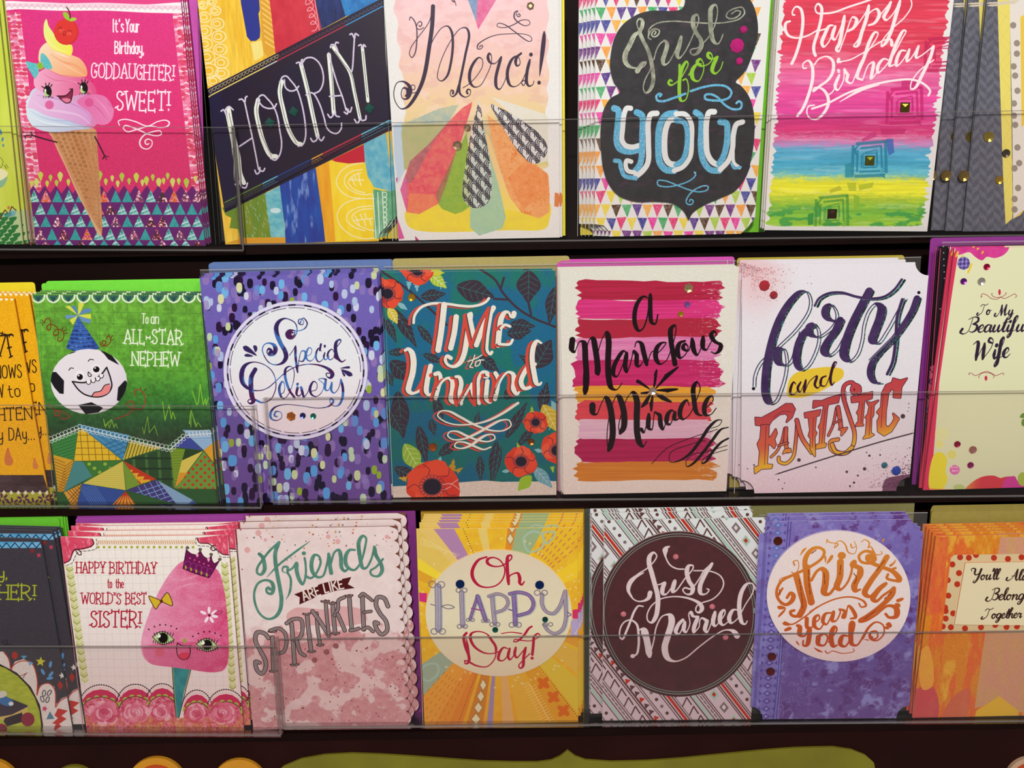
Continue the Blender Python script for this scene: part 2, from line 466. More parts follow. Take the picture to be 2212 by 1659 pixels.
# connected script, pen makes it look drawn with a pointed nib; x-height 45 units
SCR = {
 'a': (.42, "32,62 24,54 12,58 2,76 2,94 10,100 22,92 34,58 30,88 34,100 46,90"), 'b': (.34, "2,70 18,34 24,10 18,2 10,16 4,60 4,92 14,100 26,88 28,66 18,58 10,66"),
 'd': (.42, "32,62 24,54 12,58 2,76 2,94 10,100 22,92 42,0 32,60 30,88 34,100 46,90"), 'e': (.32, "0,86 16,78 26,64 20,54 8,62 0,82 6,98 18,100 34,86"),
 'f': (.3, "0,84 18,50 30,10 26,0 18,10 8,90 0,132 -8,138 -10,126 4,104 28,92"), 'g': (.42, "32,62 24,54 12,58 2,76 2,94 10,100 22,92 34,58 26,110 12,138 0,136 2,122 20,108 46,88"),
 'h': (.42, "0,78 16,40 24,10 18,2 10,20 0,100^ 10,74 22,58 30,64 26,90 32,100 44,88"), 'i': (.2, "0,84 10,58^ 6,88 10,100 22,90 / 16,34 15,38"),
 'l': (.22, "0,84 16,46 24,12 20,2 12,10 4,60 4,90 10,100 24,88"), 'n': (.46, "2,60 8,58^ 2,100^ 12,74 26,58 34,64 30,90 36,100 48,88"),
 'o': (.38, "16,58 4,66 0,86 8,100 20,96 28,76 24,60 16,58 22,68 40,62"), 'r': (.32, "0,80 8,54 12,60 26,62 20,88 24,100 36,88"),
 't': (.26, "0,84 14,50 22,16^ 10,78 10,96 18,100 30,88 / 4,44 34,38"), 'u': (.46, "0,80 10,58^ 4,86 8,100 20,94 34,58^ 30,88 34,100 48,88"),
 'w': (.56, "0,78 8,58^ 4,88 8,100 20,92 30,58^ 26,90 32,100 44,88 50,60 60,64"), 'v': (.4, "0,78 8,58 8,100^ 30,84 34,58 42,62"),
 'y': (.44, "0,80 10,58^ 4,86 8,100 20,94 34,58^ 24,118 10,140 0,136 4,120 46,88"), 's': (.3, "0,84 16,54 16,66 22,84 14,98 2,98 / 16,98 32,86"),
 'm': (.62, "2,60 8,58^ 2,100^ 12,74 24,58 28,66 22,100^ 34,72 44,58 50,66 46,90 52,100 64,88"), 'p': (.44, "2,70 10,58^ -6,138^ 10,80 22,58 32,62 32,84 22,98 8,94 / 30,96 46,84"),
 'k': (.42, "0,78 16,40 24,10 18,2 10,20 0,100^ 10,78 26,58 30,66 12,78^ 26,92 34,100 44,88"), 'z': (.36, "4,60 30,60^ 2,100^ 36,96"),
 'c': (.34, "28,66 22,56 8,62 0,84 6,100 20,98 36,84"),
 'T': (.6, "-22,84 -30,98 -18,106 -2,96 14,84 30,14 / -6,26 8,8 40,14 62,2"), 'M': (.8, "-22,78 -28,96 -14,104 6,80 26,6^ 26,96^ 62,6^ 54,70 58,100 74,84"),
 'B': (.6, "-26,78 -34,100 -16,110 6,96 22,8 / 0,18 24,4 50,8 52,30 28,48^ 50,56 50,84 30,100 14,94"), 'W': (.95, "-8,18 14,6 12,96^ 50,20^ 46,96^ 84,46 92,8 76,-4 70,12 88,22"),
 'Y': (.62, "-22,22 -30,6 -16,-4 4,4 4,44 16,56 38,44 54,4 / 54,4 34,100 14,128 4,120 12,104"), 'A': (.66, "-26,76 -32,94 -18,102 6,88 46,2^ 44,90 52,100 62,88 / 8,62 50,58"),
 "'": (.12, "8,4 4,22"), ' ': (.3, ''), '!': (.14, "14,0 6,72 / 3,96 2,100"), ',': (.1, "6,94 2,112"),
}
# ------------------------------------------------------------------ cards
WHITE_EDGE = mat('card_stock', (236, 228, 224), rough=.6, noise=.03, scale=400, bump=.1)
EDGES = {}
def edge_mat(c):
    c = tuple(int(q) for q in c)
    if c not in EDGES: EDGES[c] = mat('coloured_stock', c, rough=.6, noise=.05, scale=300, bump=.1)
    return EDGES[c]
BOT = {1: (531, -.0172), 2: (1090, -.0158), 3: (1585, -.0172)}      # y of the cards' feet at x = 0 and its slope
def foot(row, x):
    a, b = BOT[row]; return a + b*x
def arc(cx, cy, rx, ry, a0, a1, n=8):
    return [(cx + rx*math.cos(math.radians(a0+(a1-a0)*i/n)), cy + ry*math.sin(math.radians(a0+(a1-a0)*i/n))) for i in range(n+1)]
ORD = ['', 'second', 'third', 'fourth', 'fifth', 'sixth', 'seventh', 'eighth']
class Card:
    def __init__(s, row, quad, base='ffffff', off=0., outline=None, res=5.0):
        """quad: TL, TR, BR, BL in photo px; outline: the cut shape in photo px"""
        s.row = row; s.pl = ROW[row].behind(off)
        w = [s.pl.at(*q) for q in quad]
        s.ex = nrm((w[2]-w[3])+(w[1]-w[0])); s.ey = np.cross(s.pl.n, s.ex)
        s.o = w[3]; s.W = s.H = 1
        out = outline or quad
        l = s._loc(np.array(out, float))
        mn, mx = l.min(0), l.max(0)
        s.o = s.o + s.ex*mn[0] + s.ey*mn[1]; s.W, s.H = mx-mn; s.out = l-mn
        q = np.array(quad, float).mean(0); s.mid = (q[0], q[1])
        s.art = Art(s, base, res=res)
        s.raised = []; s.gems = []
    def _loc(s, p):
        w = s.pl.at(p[:, 0], p[:, 1]) - s.o
        return np.stack([w @ s.ex, w @ s.ey], -1)
    local = _loc
    def w(s, l, z=0.):
        l = np.asarray(l, float); return s.o + l[..., 0:1]*s.ex + l[..., 1:2]*s.ey + z*s.pl.n
    def prism(s, name, loc2, z0, z1, mats, parent, uv=True, label=None):
        n = len(loc2); a = s.w(loc2, z1); b = s.w(loc2, z0)
        area_ = 0.5*sum(loc2[i][0]*loc2[(i+1) % n][1]-loc2[(i+1) % n][0]*loc2[i][1] for i in range(n))
        f1 = list(range(n)) if area_ > 0 else list(range(n))[::-1]
        faces = [tuple(f1), tuple(q+n for q in f1[::-1])]
        for i in range(n):
            j = (i+1) % n
            faces.append((i, i+n, j+n, j) if area_ > 0 else (j, j+n, i+n, i))
        fm = [0] + [1]*(n+1)
        uvs = [(p[0]/s.W, p[1]/s.H) for p in loc2]*2
        return mesh_obj(name, np.concatenate([a, b]), faces, mats, parent, uvs, fm, label=label)
    def lift(s, name, pts, z=.0012, label=None):
        s.raised.append((name, pts, z, label))
    def gem(s, x, y, r, col, kind='round', z=None, ang=0):
        s.gems.append((x, y, r, col, kind, z, ang))
    def build(s, label, cat='card', copies=0, pitch=.0026, step=(0., 0.), edge=None, group=None, rough=.42, cover='front_cover', copy_label=None, name='greeting_card', gap=.0006, sheet=False, clist=None):
        img = s.art.image('print')
        pm = print_mat('printed_card', img, rough)
        em = edge_mat(edge) if edge is not None else WHITE_EDGE
        root = empty(name, s.w(np.array([s.W/2, 0.]))); s.root = root
        tag(root, label, cat, group or (('stack of ' + (copy_label or 'card') + 's') if copies else None))
        t = .00038
        s.prism(cover, s.out, -t, 0, [pm, em], root)
        if not sheet:
            o2 = s.out.copy() if not getattr(s, 'back', None) else s.local(np.array(s.back, float)); s.prism('back_cover', o2, -2*t-gap, -t-gap, [em, em], root)
            # fold
            i0 = s.out[:, 0] < .001
            ys = s.out[i0][:, 1]
            y0, y1 = (ys.min(), ys.max()) if i0.sum() > 1 else (0, s.H)
            pts = np.array([[0, y0], [.0003, y0], [.0003, y1], [0, y1]])
            s.prism('spine', pts, -t-gap, -t, [em, em], root)
        s.robj = []
        for (nm, pts, z, lb) in s.raised:
            l = s.local(np.array(pts, float))
            s.robj.append(s.prism(nm, l, .0001, z, [pm, em], root, label=lb))
        for g in s.gems: s._gem(g, root)
        for k in range(1, copies+1):
            st = clist[k-1] if clist else (step[0]*k, step[1]*k)
            c = copy_tree(root, gems=abs(st[0]) > .004)
            c.location = Vector(root.location) + Vector(s.ex*st[0] + s.ey*st[1] - s.pl.n*pitch*k)
            c['label'] = (copy_label or label) + ', ' + ORD[k] + ' from the front of its stack'
        return root
    def _gem(s, g, root):
        x, y, r, col, kind, z, ang = g
        c = s.local(np.array([[x, y]], float))[0]; e = s.local(np.array([[x+r, y]], float))[0]
        R = float(np.linalg.norm(e-c)); z = .0013 if z is None else z
        zb = .0001
        for i, (nm, pts, zz, lb) in enumerate(s.raised):
            if _inside((x, y), pts): zb = zz; root = s.robj[i]
        base = ('sequin', .9) if kind in ('round', 'hex', 'square') else ('gem', .0)
        key = (kind in ('round', 'hex', 'square'), tuple(col))
        if key not in GEMM:
            GEMM[key] = mat(base[0], col, rough=.18, metal=.85 if key[0] else .1, noise=.15, scale=900, spec=.8) if key[0] else mat('gem', col, rough=.06, spec=1., noise=.2, scale=700, trans=.0)
        m = GEMM[key]
        v = []; f = []
        def ringp(rad, zz, n, a0=0):
            i0 = len(v)
            for i in range(n):
                a = a0 + 2*math.pi*i/n
                v.append(s.w(np.array([c[0]+rad*math.cos(a), c[1]+rad*math.sin(a)]), zz))
            return list(range(i0, i0+n))
        def band(a, b):
            n = len(a)
            for i in range(n): f.append((a[i], a[(i+1) % n], b[(i+1) % n], b[i]))
        if kind in ('hex', 'round'):      # cupped sequin with a hole
            n = 6 if kind == 'hex' else 10
            a = ringp(R, zb, n, .3); b = ringp(R*.97, zb+.0007, n, .3); d = ringp(R*.45, zb+.0002, n, .3); h = ringp(R*.14, zb+.0002, n, .3)
            band(a, b); band(b, d); band(d, h); f.append(tuple(h))
        elif kind == 'square':            # square mirrored stud with a hollow
            a0 = math.pi/4 + math.radians(ang)
            a = ringp(R*1.35, zb, 4, a0); b = ringp(R*1.3, zb+.0008, 4, a0); d = ringp(R*.95, zb+.0003, 4, a0); h = ringp(R*.1, zb+.0007, 4, a0)
            band(a, b); band(b, d); band(d, h); f.append(tuple(h))
        elif kind == 'pyramid':           # square gem
            a0 = math.radians(ang)
            a = ringp(R*1.0, zb, 4, a0); b = ringp(R*1., zb+.0006, 4, a0); d = ringp(R*.35, zb+.0018, 4, a0)
            band(a, b); band(b, d); f.append(tuple(d))
        else:                             # faceted round gem
            n = 8
            a = ringp(R, zb, n); b = ringp(R*.96, zb+.0006, n, .2); d = ringp(R*.5, zb+.0015, n)
            band(a, b)
            for i in range(n):
                f.append((b[i], b[(i+1) % n], d[i])); f.append((b[(i+1) % n], d[(i+1) % n], d[i]))
            f.append(tuple(d))
        mesh_obj('sequin' if key[0] else 'gem', v, f, m, root)
GEMM = {}
def _inside(p, poly):
    x, y = p; c = False; n = len(poly)
    for i in range(n):
        x1, y1 = poly[i]; x2, y2 = poly[i-1]
        if (y1 > y) != (y2 > y) and x < (x2-x1)*(y-y1)/(y2-y1)+x1: c = not c
    return c
def envelope(row, off, x0, y0, x1, y1, col, label, n=1, dxy=(.0, .0008), pitch=.0011, group=None, rot=0.):
    """top corners in photo px; it stands on the tray floor"""
    pl = ROW[row].behind(off)
    a = pl.at(x0, y0); b = pl.at(x1, y1)
    ex = XW; ey = UW
    mid = (a+b)/2; w = float((b-a) @ ex)
    fl = ROW[row].at((x0+x1)/2, foot(row, (x0+x1)/2))      # height of the feet
    h = float((mid-fl) @ ey)
    o = mid - ex*w/2 - ey*h
    m = edge_mat(col)  # dimmer lower-row envelope colours have the shade falling on them mixed in
    root = empty('envelope', o + ex*w/2)
    def W(u, v, z): return o + ex*u + ey*v + XW*0 + NW*z
    r = .002
    pts = [(0, 0), (w, 0), (w, h-r), (w-r*.3, h-r*.3), (w-r, h), (r, h), (r*.3, h-r*.3), (0, h-r)]
    nn = len(pts)
    v = [W(p[0], p[1], 0) for p in pts] + [W(p[0], p[1], -.0004) for p in pts]
    f = [tuple(range(nn)), tuple(range(2*nn-1, nn-1, -1))] + [(i, i+nn, (i+1) % nn+nn, (i+1) % nn) for i in range(nn)]
    mesh_obj('body', v, f, m, root)
    pf = [(w*.02, h), (w*.5, h*.45), (w*.98, h)]
    v = [W(p[0], p[1]-.0005, -.0005) for p in pf] + [W(p[0], p[1]-.0005, -.0008) for p in pf]
    mesh_obj('flap', v, [(0, 1, 2), (5, 4, 3), (0, 3, 4, 1), (1, 4, 5, 2), (2, 5, 3, 0)], m, root)
    tag(root, label, 'envelope', group or (label + ' and those stacked with it' if n > 1 else None))
    if rot:
        from mathutils import Quaternion
        root.rotation_mode = 'QUATERNION'; root.rotation_quaternion = Quaternion(Vector(NW), math.radians(-rot))
    for k in range(1, n):
        c = copy_tree(root); rr = RS(int(x0)+k)
        c.location = Vector(root.location) + Vector(ex*(dxy[0]*k+(rr.rand()-.5)*.0012) + ey*dxy[1]*k - NW*pitch*k)
        c['label'] = label + ', ' + ORD[k] + ' from the front of its stack'
    return root
# ------------------------------------------------------------------ the rack: backboard, clear trays
DARK = mat('dark_brown_laminate', (24, 9, 7), rough=.55, noise=.25, scale=14, bump=.1, spec=.08)
CLEAR = clear_mat('clear_acrylic')
BACK_CLEAR = clear_mat('clear_divider_plastic', tint=(.975, .965, .96), gloss=.35, haze=.03)
LIP = clear_mat('acrylic_cut_edge', tint=(.72, .68, .67), gloss=.5, haze=.11, rough=.25)
def quad_box(name, P4, thick, m, parent=None, dirv=None, label=None):
    """P4 world corners TL TR BR BL, thickened along dirv (metres)"""
    d = (NW if dirv is None else dirv)*thick
    v = list(P4) + [p - d for p in P4]
    f = [(3, 2, 1, 0), (4, 5, 6, 7), (0, 1, 5, 4), (1, 2, 6, 5), (2, 3, 7, 6), (3, 0, 4, 7)]
    return mesh_obj(name, v, f, m, parent, label=label)
def tray(row, xl, yl, xr, yr, bl, br, front, label, left_side=False, right_side=False, floor_col=None):
    """clear tray: front lip with its top corners (xl,yl) (xr,yr) and foot y bl/br in photo px; front = metres before the cards"""
    pl = ROW[row].behind(-front)
    TL, TR = pl.at(xl, yl), pl.at(xr, yr)
    BL, BR = pl.at(xl, bl), pl.at(xr, br)
    BL = TL - UW*float((TL-BL) @ UW); BR = TR - UW*float((TR-BR) @ UW)
    root = empty('clear_tray', (BL+BR)/2)
    tag(root, label, 'tray')
    quad_box('front_lip', [TL, TR, BR, BL], .002, CLEAR, root)
    e = .0005
    quad_box('lip_edge', [TL+UW*e, TR+UW*e, TR, TL], .0016, LIP, root, label='polished top edge of the front lip')
    dep = NW*(front+.020)
    quad_box('tray_floor', [BL-dep, BR-dep, BR, BL], .0025, CLEAR, root, dirv=UW)
    quad_box('foot_edge', [BL+UW*.0002+NW*.0006, BR+UW*.0002+NW*.0006, BR-UW*.0010+NW*.0006, BL-UW*.0010+NW*.0006], .0012, LIP, root)
    for on, T, B in ((left_side, TL, BL), (right_side, TR, BR)):
        if on:
            quad_box('side_wall', [T, T-dep*.8, B-dep*.8, B], .0022, CLEAR, root, dirv=XW)
            quad_box('side_edge', [T+XW*.0005, T-XW*.0005, B-XW*.0005, B+XW*.0005], -.0008, LIP, root)
    return root
tray(1, -60, 273, 506, 276, 538, 540, .010, 'clear acrylic tray holding the pink cone card, its end at the dark banner card', right_side=True)
tray(1, 503, 272, 2290, 238, 527, 506, .006, 'long clear acrylic tray under the top row from the banner card rightwards', left_side=True)
tray(2, -60, 876, 548, 879, 1092, 1096, .010, 'clear acrylic tray holding the soccer ball card, ending over the blue speckled card', right_side=True)
tray(2, 573, 861, 2290, 845, 1084, 1069, .006, 'long clear acrylic tray under the middle row from the blue speckled card rightwards', left_side=True)
tray(3, -60, 1398, 592, 1398, 1584, 1587, .010, 'clear acrylic tray holding the cotton candy card, ending at the marbled pink card', right_side=True)
tray(3, 598, 1382, 2290, 1364, 1571, 1556, .006, 'long clear acrylic tray under the bottom row from the marbled pink card rightwards', left_side=True)
# backboards: one dark board behind each tier, each stepping out below
def board(name, row, y_top, y_bot, off, label=None):
    pl = ROW[row].behind(off)
    P = [pl.at(x, y) for x, y in ((-700, y_top), (2900, y_top-25), (2900, y_bot-25), (-700, y_bot))]
    o = quad_box(name, P, .012, DARK); o['kind'] = 'structure'; return o
board('wall_back', 1, -500, 560, .055)
board('wall_back', 2, 556, 1120, .045)
board('wall_back', 3, 1108, 1900, .040)
# ledges under each tier, between one board and the next
def ledge(row, y, off, dep):
    pl = ROW[row].behind(-.004)
    A = pl.at(-700, foot(row, -700)+11); B = pl.at(2900, foot(row, 2900)+11)
    o = quad_box('trim_1', [A-NW*dep, B-NW*dep, B, A], .006, DARK, dirv=UW); o['kind'] = 'structure'
for r in (1, 2, 3): ledge(r, 0, 0, .05)
# ------------------------------------------------------------------ category sign strip below the bottom row
def sign_piece(name, pts, off, t, m, parent, label=None):
    P = ROW[3].behind(off)
    w = [P.at(*q) for q in pts]; n = len(w)
    v = w + [q - NW*t for q in w]
    s = sum(pts[i][0]*pts[(i+1) % n][1]-pts[(i+1) % n][0]*pts[i][1] for i in range(n))
    f1 = tuple(range(n))[::-1] if s > 0 else tuple(range(n))
    f = [f1, tuple(q+n for q in f1[::-1])] + [((i, (i+1) % n, (i+1) % n+n, i+n) if s > 0 else (i, i+n, (i+1) % n+n, (i+1) % n)) for i in range(n)]
    return mesh_obj(name, v, f, m, parent, label=label)
OLIVE = mat('olive_board', (118, 112, 20), rough=.6, noise=.12, scale=30); ORNG = mat('orange_board', (206, 140, 26), rough=.6, noise=.08, scale=40)
RUST = mat('rust_board', (186, 66, 20), rough=.6, noise=.08, scale=40); PALE = mat('pale_board', (196, 160, 130), rough=.6, noise=.05); MAROON = mat('maroon_board', (36, 12, 10), rough=.6, noise=.2, scale=20, spec=.1)
sg = empty('sign_board', ROW[3].at(1106, 1700)); tag(sg, 'maroon sign board along the bottom with an olive bracket-shaped title plate', 'sign')
sign_piece('panel', [(-500, 1606), (2700, 1556), (2700, 1900), (-500, 1900)], .002, .006, MAROON, sg)
br = [tuple(p[:2]) for p in [(596, 1670), (612, 1656), (650, 1640), (700, 1631), (760, 1628), (820, 1630), (900, 1635), (970, 1640), (1040, 1645), (1110, 1647), (1160, 1647), (1190, 1643), (1210, 1634), (1226, 1621), (1243, 1634), (1265, 1642), (1320, 1646), (1400, 1644), (1480, 1638), (1560, 1630), (1640, 1622), (1720, 1616), (1800, 1614), (1840, 1620), (1870, 1632), (1888, 1648), (1892, 1670), (1890, 1820), (596, 1820)]]
sign_piece('title_plate', br, 0, .003, OLIVE, sg, 'olive green bracket-shaped plate')
def disc(cx, cy, rings, label):
    d = empty('sign_disc', ROW[3].behind(-.001).at(cx, cy)); tag(d, label, 'sign', 'round discs on the sign board')
    for i, (r_, m) in enumerate(rings):
        sign_piece(['rim', 'ring', 'centre', 'dot'][i], [(cx+r_*math.cos(t), cy+r_*.98*math.sin(t)) for t in np.linspace(0, 2*math.pi, 40, endpoint=False)], -.001-.0008*i, .003 if i == 0 else .0007, m, d)
disc(337, 1702, [(66, ORNG), (50, RUST), (36, ORNG)], 'orange disc with a rust ring on the sign board, third from the left')
disc(516, 1702, [(62, ORNG)], 'plain orange disc on the sign board left of the olive plate')
disc(-22, 1704, [(64, ORNG), (48, RUST)], 'orange disc with a rust centre at the far left of the sign board')
disc(158, 1708, [(54, OLIVE)], 'olive disc on the sign board between the two rust-ringed discs')
disc(2228, 1692, [(56, PALE), (44, RUST), (30, PALE)], 'pale disc with a rust ring at the right end of the sign board')
# ================================================================== top row, left: pink ice-cream-cone card
def speckle(a, seed=1, amt=.05, sz=.35):
    n = fbm(a.h, a.w, max(1.2, sz*a.res), None, seed, 2); a.rgb *= (1+(n-.5)*amt*2)[..., None]
def wrinkled(a, m, cols, seed, s=4):
    """floral scrap: patches of several colours inside a mask"""
    n = a.noise(s, s, seed, 3); c = np.zeros((a.h, a.w, 3), np.float32); c[:] = C(cols[0])
    for i, q in enumerate(cols[1:]): c = mixc(c, q, sstep(n, .3+.5*i/len(cols), .36+.5*i/len(cols)))
    a.fill(m, c)
K = Card(1, [(8, -22), (388, -22), (443, 531), (79, 529)], 'e0357f')
a = K.art; V2 = (0, 230, 4.809)
a.rgb[:] = a.grad([(0, C('e23a88')), (300, C('dd3574')), (531, C('d2346c'))])
a.rgb *= (1 + (a.noise(.5, .5, 3, 2)-.5)*.12)[..., None]
a.view(0, 0, 4.809)
# dotted borders
def border(xt, xb, wd, seed):
    q = [(xt, 130), (xt+wd, 130), (xb+wd, 2430), (xb, 2410)]
    m = a.mpoly(q); n = a.noise(5, 5, seed); a.fill(m, mixc('f6bfd6', 'fbe3ee', n)); a.clip = m
    r = RS(seed)
    for i in range(52):
        y = 150+i*44; x = xt+(xb-xt)*(y-130)/2290
        k = r.randint(3)
        for j in range(3):
            c = ['e2426a', 'd93a5e', 'ee7fa6', 'e8588a'][r.randint(4)]
            a.dot(x+wd*(.15+.35*j)+r.randn()*5, y+r.randn()*8, 30, 20, c, a=.9)
    a.clip = None
border(55, 330, 155, 1); border(1790, 2045, 110, 2)
for y in range(150, 700, 95): a.dot(110+(y*.12), y, 30, 24, 'c23a7a', a=.35)
# torn stitched strip at the top
a.poly("0,-120 2000,-120 2000,48 1884,52 1400,40 1000,38 700,25 400,35 100,18 0,30", 'e8488c')
a.poly("20,28 300,20 700,34 1050,30 1500,46 2000,50 2000,150 1890,142 1500,132 1100,112 600,112 200,96 20,98", 'fdf3f6', smooth=True)
a.poly("20,34 600,36 1100,34 1890,60 1890,100 1100,84 20,70", 'fbd3e4')
z = []
for i in range(62): z.append((62+i*30, (42 if i % 2 else 84)+i*.45, True))
a.line([z], '8f8d92', 3.2, smooth=False, a=.8)
# words
wp = dict(w=13); W_ = 'fdeef6'
a.text("It's", 1172, 332, 1282, 332, 130, W_, font=LOWS, w=14); a.text("Your", 1305, 332, 1440, 335, 130, W_, font=dict(LOWS, Y=LOWS['Y']), w=14)
a.text("BIrthday,", 1192, 556, 1492, 560, 125, W_, font=LOWS, w=14)
a.text("GODDAUGHTER!", 948, 806, 1806, 832, 150, W_, w=12, serif=15, jig=12)
a.text("SWEET!", 1210, 1142, 1758, 1152, 190, W_, w=15, serif=19, jig=14)
for q in ("1240,1300 1228,1262 1290,1240 1400,1262 1530,1310 1640,1262 1720,1250 1758,1272 1740,1310 1660,1325 1560,1310 1420,1345 1320,1368 1280,1330 1300,1304 1340,1312 1440,1350 1540,1395 1640,1410 1676,1392 1664,1362 1590,1368 1490,1410 1450,1480 1470,1530 1530,1548 1576,1510 1575,1462 1535,1445 1505,1470 1520,1500 1545,1494",):
    a.line(q, W_, 14, pen=(11, 17))
# lime drops
a.view(*V2)
for i, (x, y) in enumerate([(422, 720), (525, 740), (625, 725), (490, 800), (587, 795), (380, 790), (710, 785), (1035, 715), (1165, 745), (1098, 780), (1265, 730), (1222, 800), (1415, 735), (1340, 775), (1478, 790), (1520, 768), (1586, 735), (1648, 788), (1698, 772), (1740, 720), (1792, 785), (1855, 775), (1935, 790), (2028, 750), (330, 800)]):
    s = [26, 20, 28, 19, 20][i % 5]; a.poly([(x, y-s*1.7), (x+s, y-s*.6), (x+s*.7, y+s*.7), (x+2, y+s*2.1), (x-s*.8, y+s*.4), (x-s, y-s*.6)], ['c9dc54', 'b9d04a', 'd3e070'][i % 3], smooth=True)
# purple band of triangles
z = [(280, 860)]
for i in range(17): z += [(345+i*118-60, 905), (345+i*118, 822)]
z += [(2120, 900), (2180, 1480), (330, 1480)]
a.poly(z, '6b2372'); r = RS(4)
for row in range(5):
    yb = [995, 1125, 1252, 1388, 1462][row]; hh = [128, 120, 118, 125, 75][row]; x0 = 350 + (row % 2)*10
    for i in range(17):
        x = x0 + i*121 + (60 if row in (1, 3) else 5)
        m = a.mpoly([(x-2, yb-hh), (x+58, yb), (x-56, yb)]); k = r.randint(6)
        if k < 2: a.fill(m, mixc('2f9a9e', '49b3b0', a.noise(.8, .8, 5, 2)))
        elif k < 4:
            a.fill(m, C('57b5b0')); a.clip = m
            for j in range(-1, 3): a.line([[(x-70, yb-20-j*40, 0), (x+70, yb-75-j*40, 0)]], ['d5f0ec', '2e8c85', 'bfe6e0'][j % 3], 14)
            for j in range(2): a.line([[(x-30+j*34, yb-120, 0), (x+5+j*34, yb+10, 0)]], 'a9dcd8', 7)
            a.clip = None
        else: wrinkled(a, m, [['f4e6ea', 'd23a5a', '4a3440'], ['d6335c', 'f0c8d4', 'e0682e'], ['f6f0f0', 'c94a7c', '6a4a68']][r.randint(3)], int(r.randint(40)), 1.3)
# cone
m = a.mpoly("505,265 760,252 985,235 1010,420 1030,700 1058,1130 1060,1300 1045,1350 1020,1330 920,1130 800,900 690,650 590,440 540,320", True)
a.fill(m, mixc('d9a678', 'c98e5e', a.noise(6, 14, 7))); a.clip = m
a.line("500,260 700,700 900,1120 1045,1350", 'e9c096', 50, a=.7)
for i in range(28):
    for j in range(11):
        y = 240+i*44+j*9; xl = 540+(y-260)*.47; x = xl + 30 + j*(60-i*1.3) ; 
        if x > 1040: continue
        a.poly([(x-17, y-16), (x+18, y-12), (x+17, y+17), (x-15, y+14)], 'b07844' if (i*j+i) % 4 else 'a06a38', .62 if x < 900 else .3, smooth=True)
a.line("948,260 975,560 1015,900 1035,1250", 'b98456', 10, dash=(36, 20)); a.line("985,260 1005,560 1030,900", 'b98456', 7, dash=(30, 20))
a.clip = None
# arms
a.line("590,372 450,335 330,298", '3a1822', 17, pen=(15, 16)); a.line("335,298 318,262 / 335,298 300,300 / 335,300 312,325 / 300,300 262,306 250,308 / 262,306 262,335", '3a1822', 10)
a.line("985,315 1040,420 1085,512", '3a1822', 15); a.line("1085,512 1128,524 / 1085,512 1105,550 / 1085,512 1062,548 / 1085,512 1075,540", '3a1822', 9)
# soft-serve swirl
a.view(0, 0, 4.809)
def blob(pts, c1, c2, ang=0, seed=1):
    m = a.mpoly(pts, True);
    ys, xs = np.nonzero(m > .5); t = np.zeros((a.h, a.w), np.float32)
    if len(ys):
        X = np.arange(a.w)[None]-xs.min(); Y = (np.arange(a.h)-ys.min())[:, None]
        t = np.clip((X*math.cos(ang)+Y*math.sin(ang))/max(1, (xs.max()-xs.min())*abs(math.cos(ang))+(ys.max()-ys.min())*math.sin(ang)), 0, 1)
    a.fill(m, mixc(c1, c2, t)); return m
blob("330,940 290,1080 275,1190 330,1300 480,1365 650,1372 800,1350 960,1330 1010,1290 1100,1290 1165,1240 1175,1130 1100,1010 980,970 900,900 700,860 480,880", 'cfe6f3', 'dd6aa8', .1)
blob("270,1130 300,1010 370,1080 480,1190 640,1230 800,1290 940,1330 760,1355 560,1372 430,1355 330,1300", 'dcecf5', 'b2bfe2', .3)
blob("290,1120 320,1010 380,930 520,950 700,1030 860,1100 950,1230 900,1300 700,1250 480,1200 340,1130", 'eac4e8', 'd79ad0', .2)
blob("360,900 360,790 420,740 520,700 700,770 900,820 985,900 1000,985 870,970 760,1000 600,1010 450,960", 'f3b3d0', 'dd5288', .1)
blob("405,640 400,580 420,500 500,440 620,500 740,570 830,610 895,700 900,790 830,800 700,800 560,750 470,700", 'fbe6c8', 'f0a06e', .9)
blob("870,1000 1000,980 1100,1015 1130,1100 1180,1130 1165,1220 1120,1285 1020,1290 940,1180 800,1060", 'e070ac', 'e684b8', .4)
blob("495,455 460,380 452,300 462,230 482,198 505,270 545,330 600,410 690,460 745,470 755,520 735,575 660,555 560,520", 'e6f3a0', 'f2ea50', 1.0)
for q, c, w_ in [("520,560 640,640 780,680 895,760", 'e8956a', 26), ("470,700 620,780 800,800 900,830", 'e2708e', 18), ("560,600 700,690 880,790", 'fbd0a8', 22), ("500,900 640,850 780,860 960,960", 'f3a0c0', 24), ("440,760 560,830 760,860 940,960", 'd85a90', 14),
                 ("380,990 520,1010 700,1060 880,1150 960,1250", 'c47cc0', 20), ("330,1040 460,1130 640,1160 820,1200 940,1290", 'f0d4ee', 26), ("310,1150 420,1210 560,1250 760,1260 880,1300", 'a9b6dc', 16), ("300,1200 460,1270 640,1300 860,1330", 'f0f6fa', 24), ("900,1050 1020,1130 1120,1250", 'c2508e', 12), ("980,1010 1080,1110 1150,1220", 'f2a0c8', 22), ("560,540 640,570 720,600", 'fff2d6', 22), ("455,330 500,430 600,510 720,545", 'fbf7b0', 20)]:
    a.line(q, c, w_, taper=.5, a=.55)
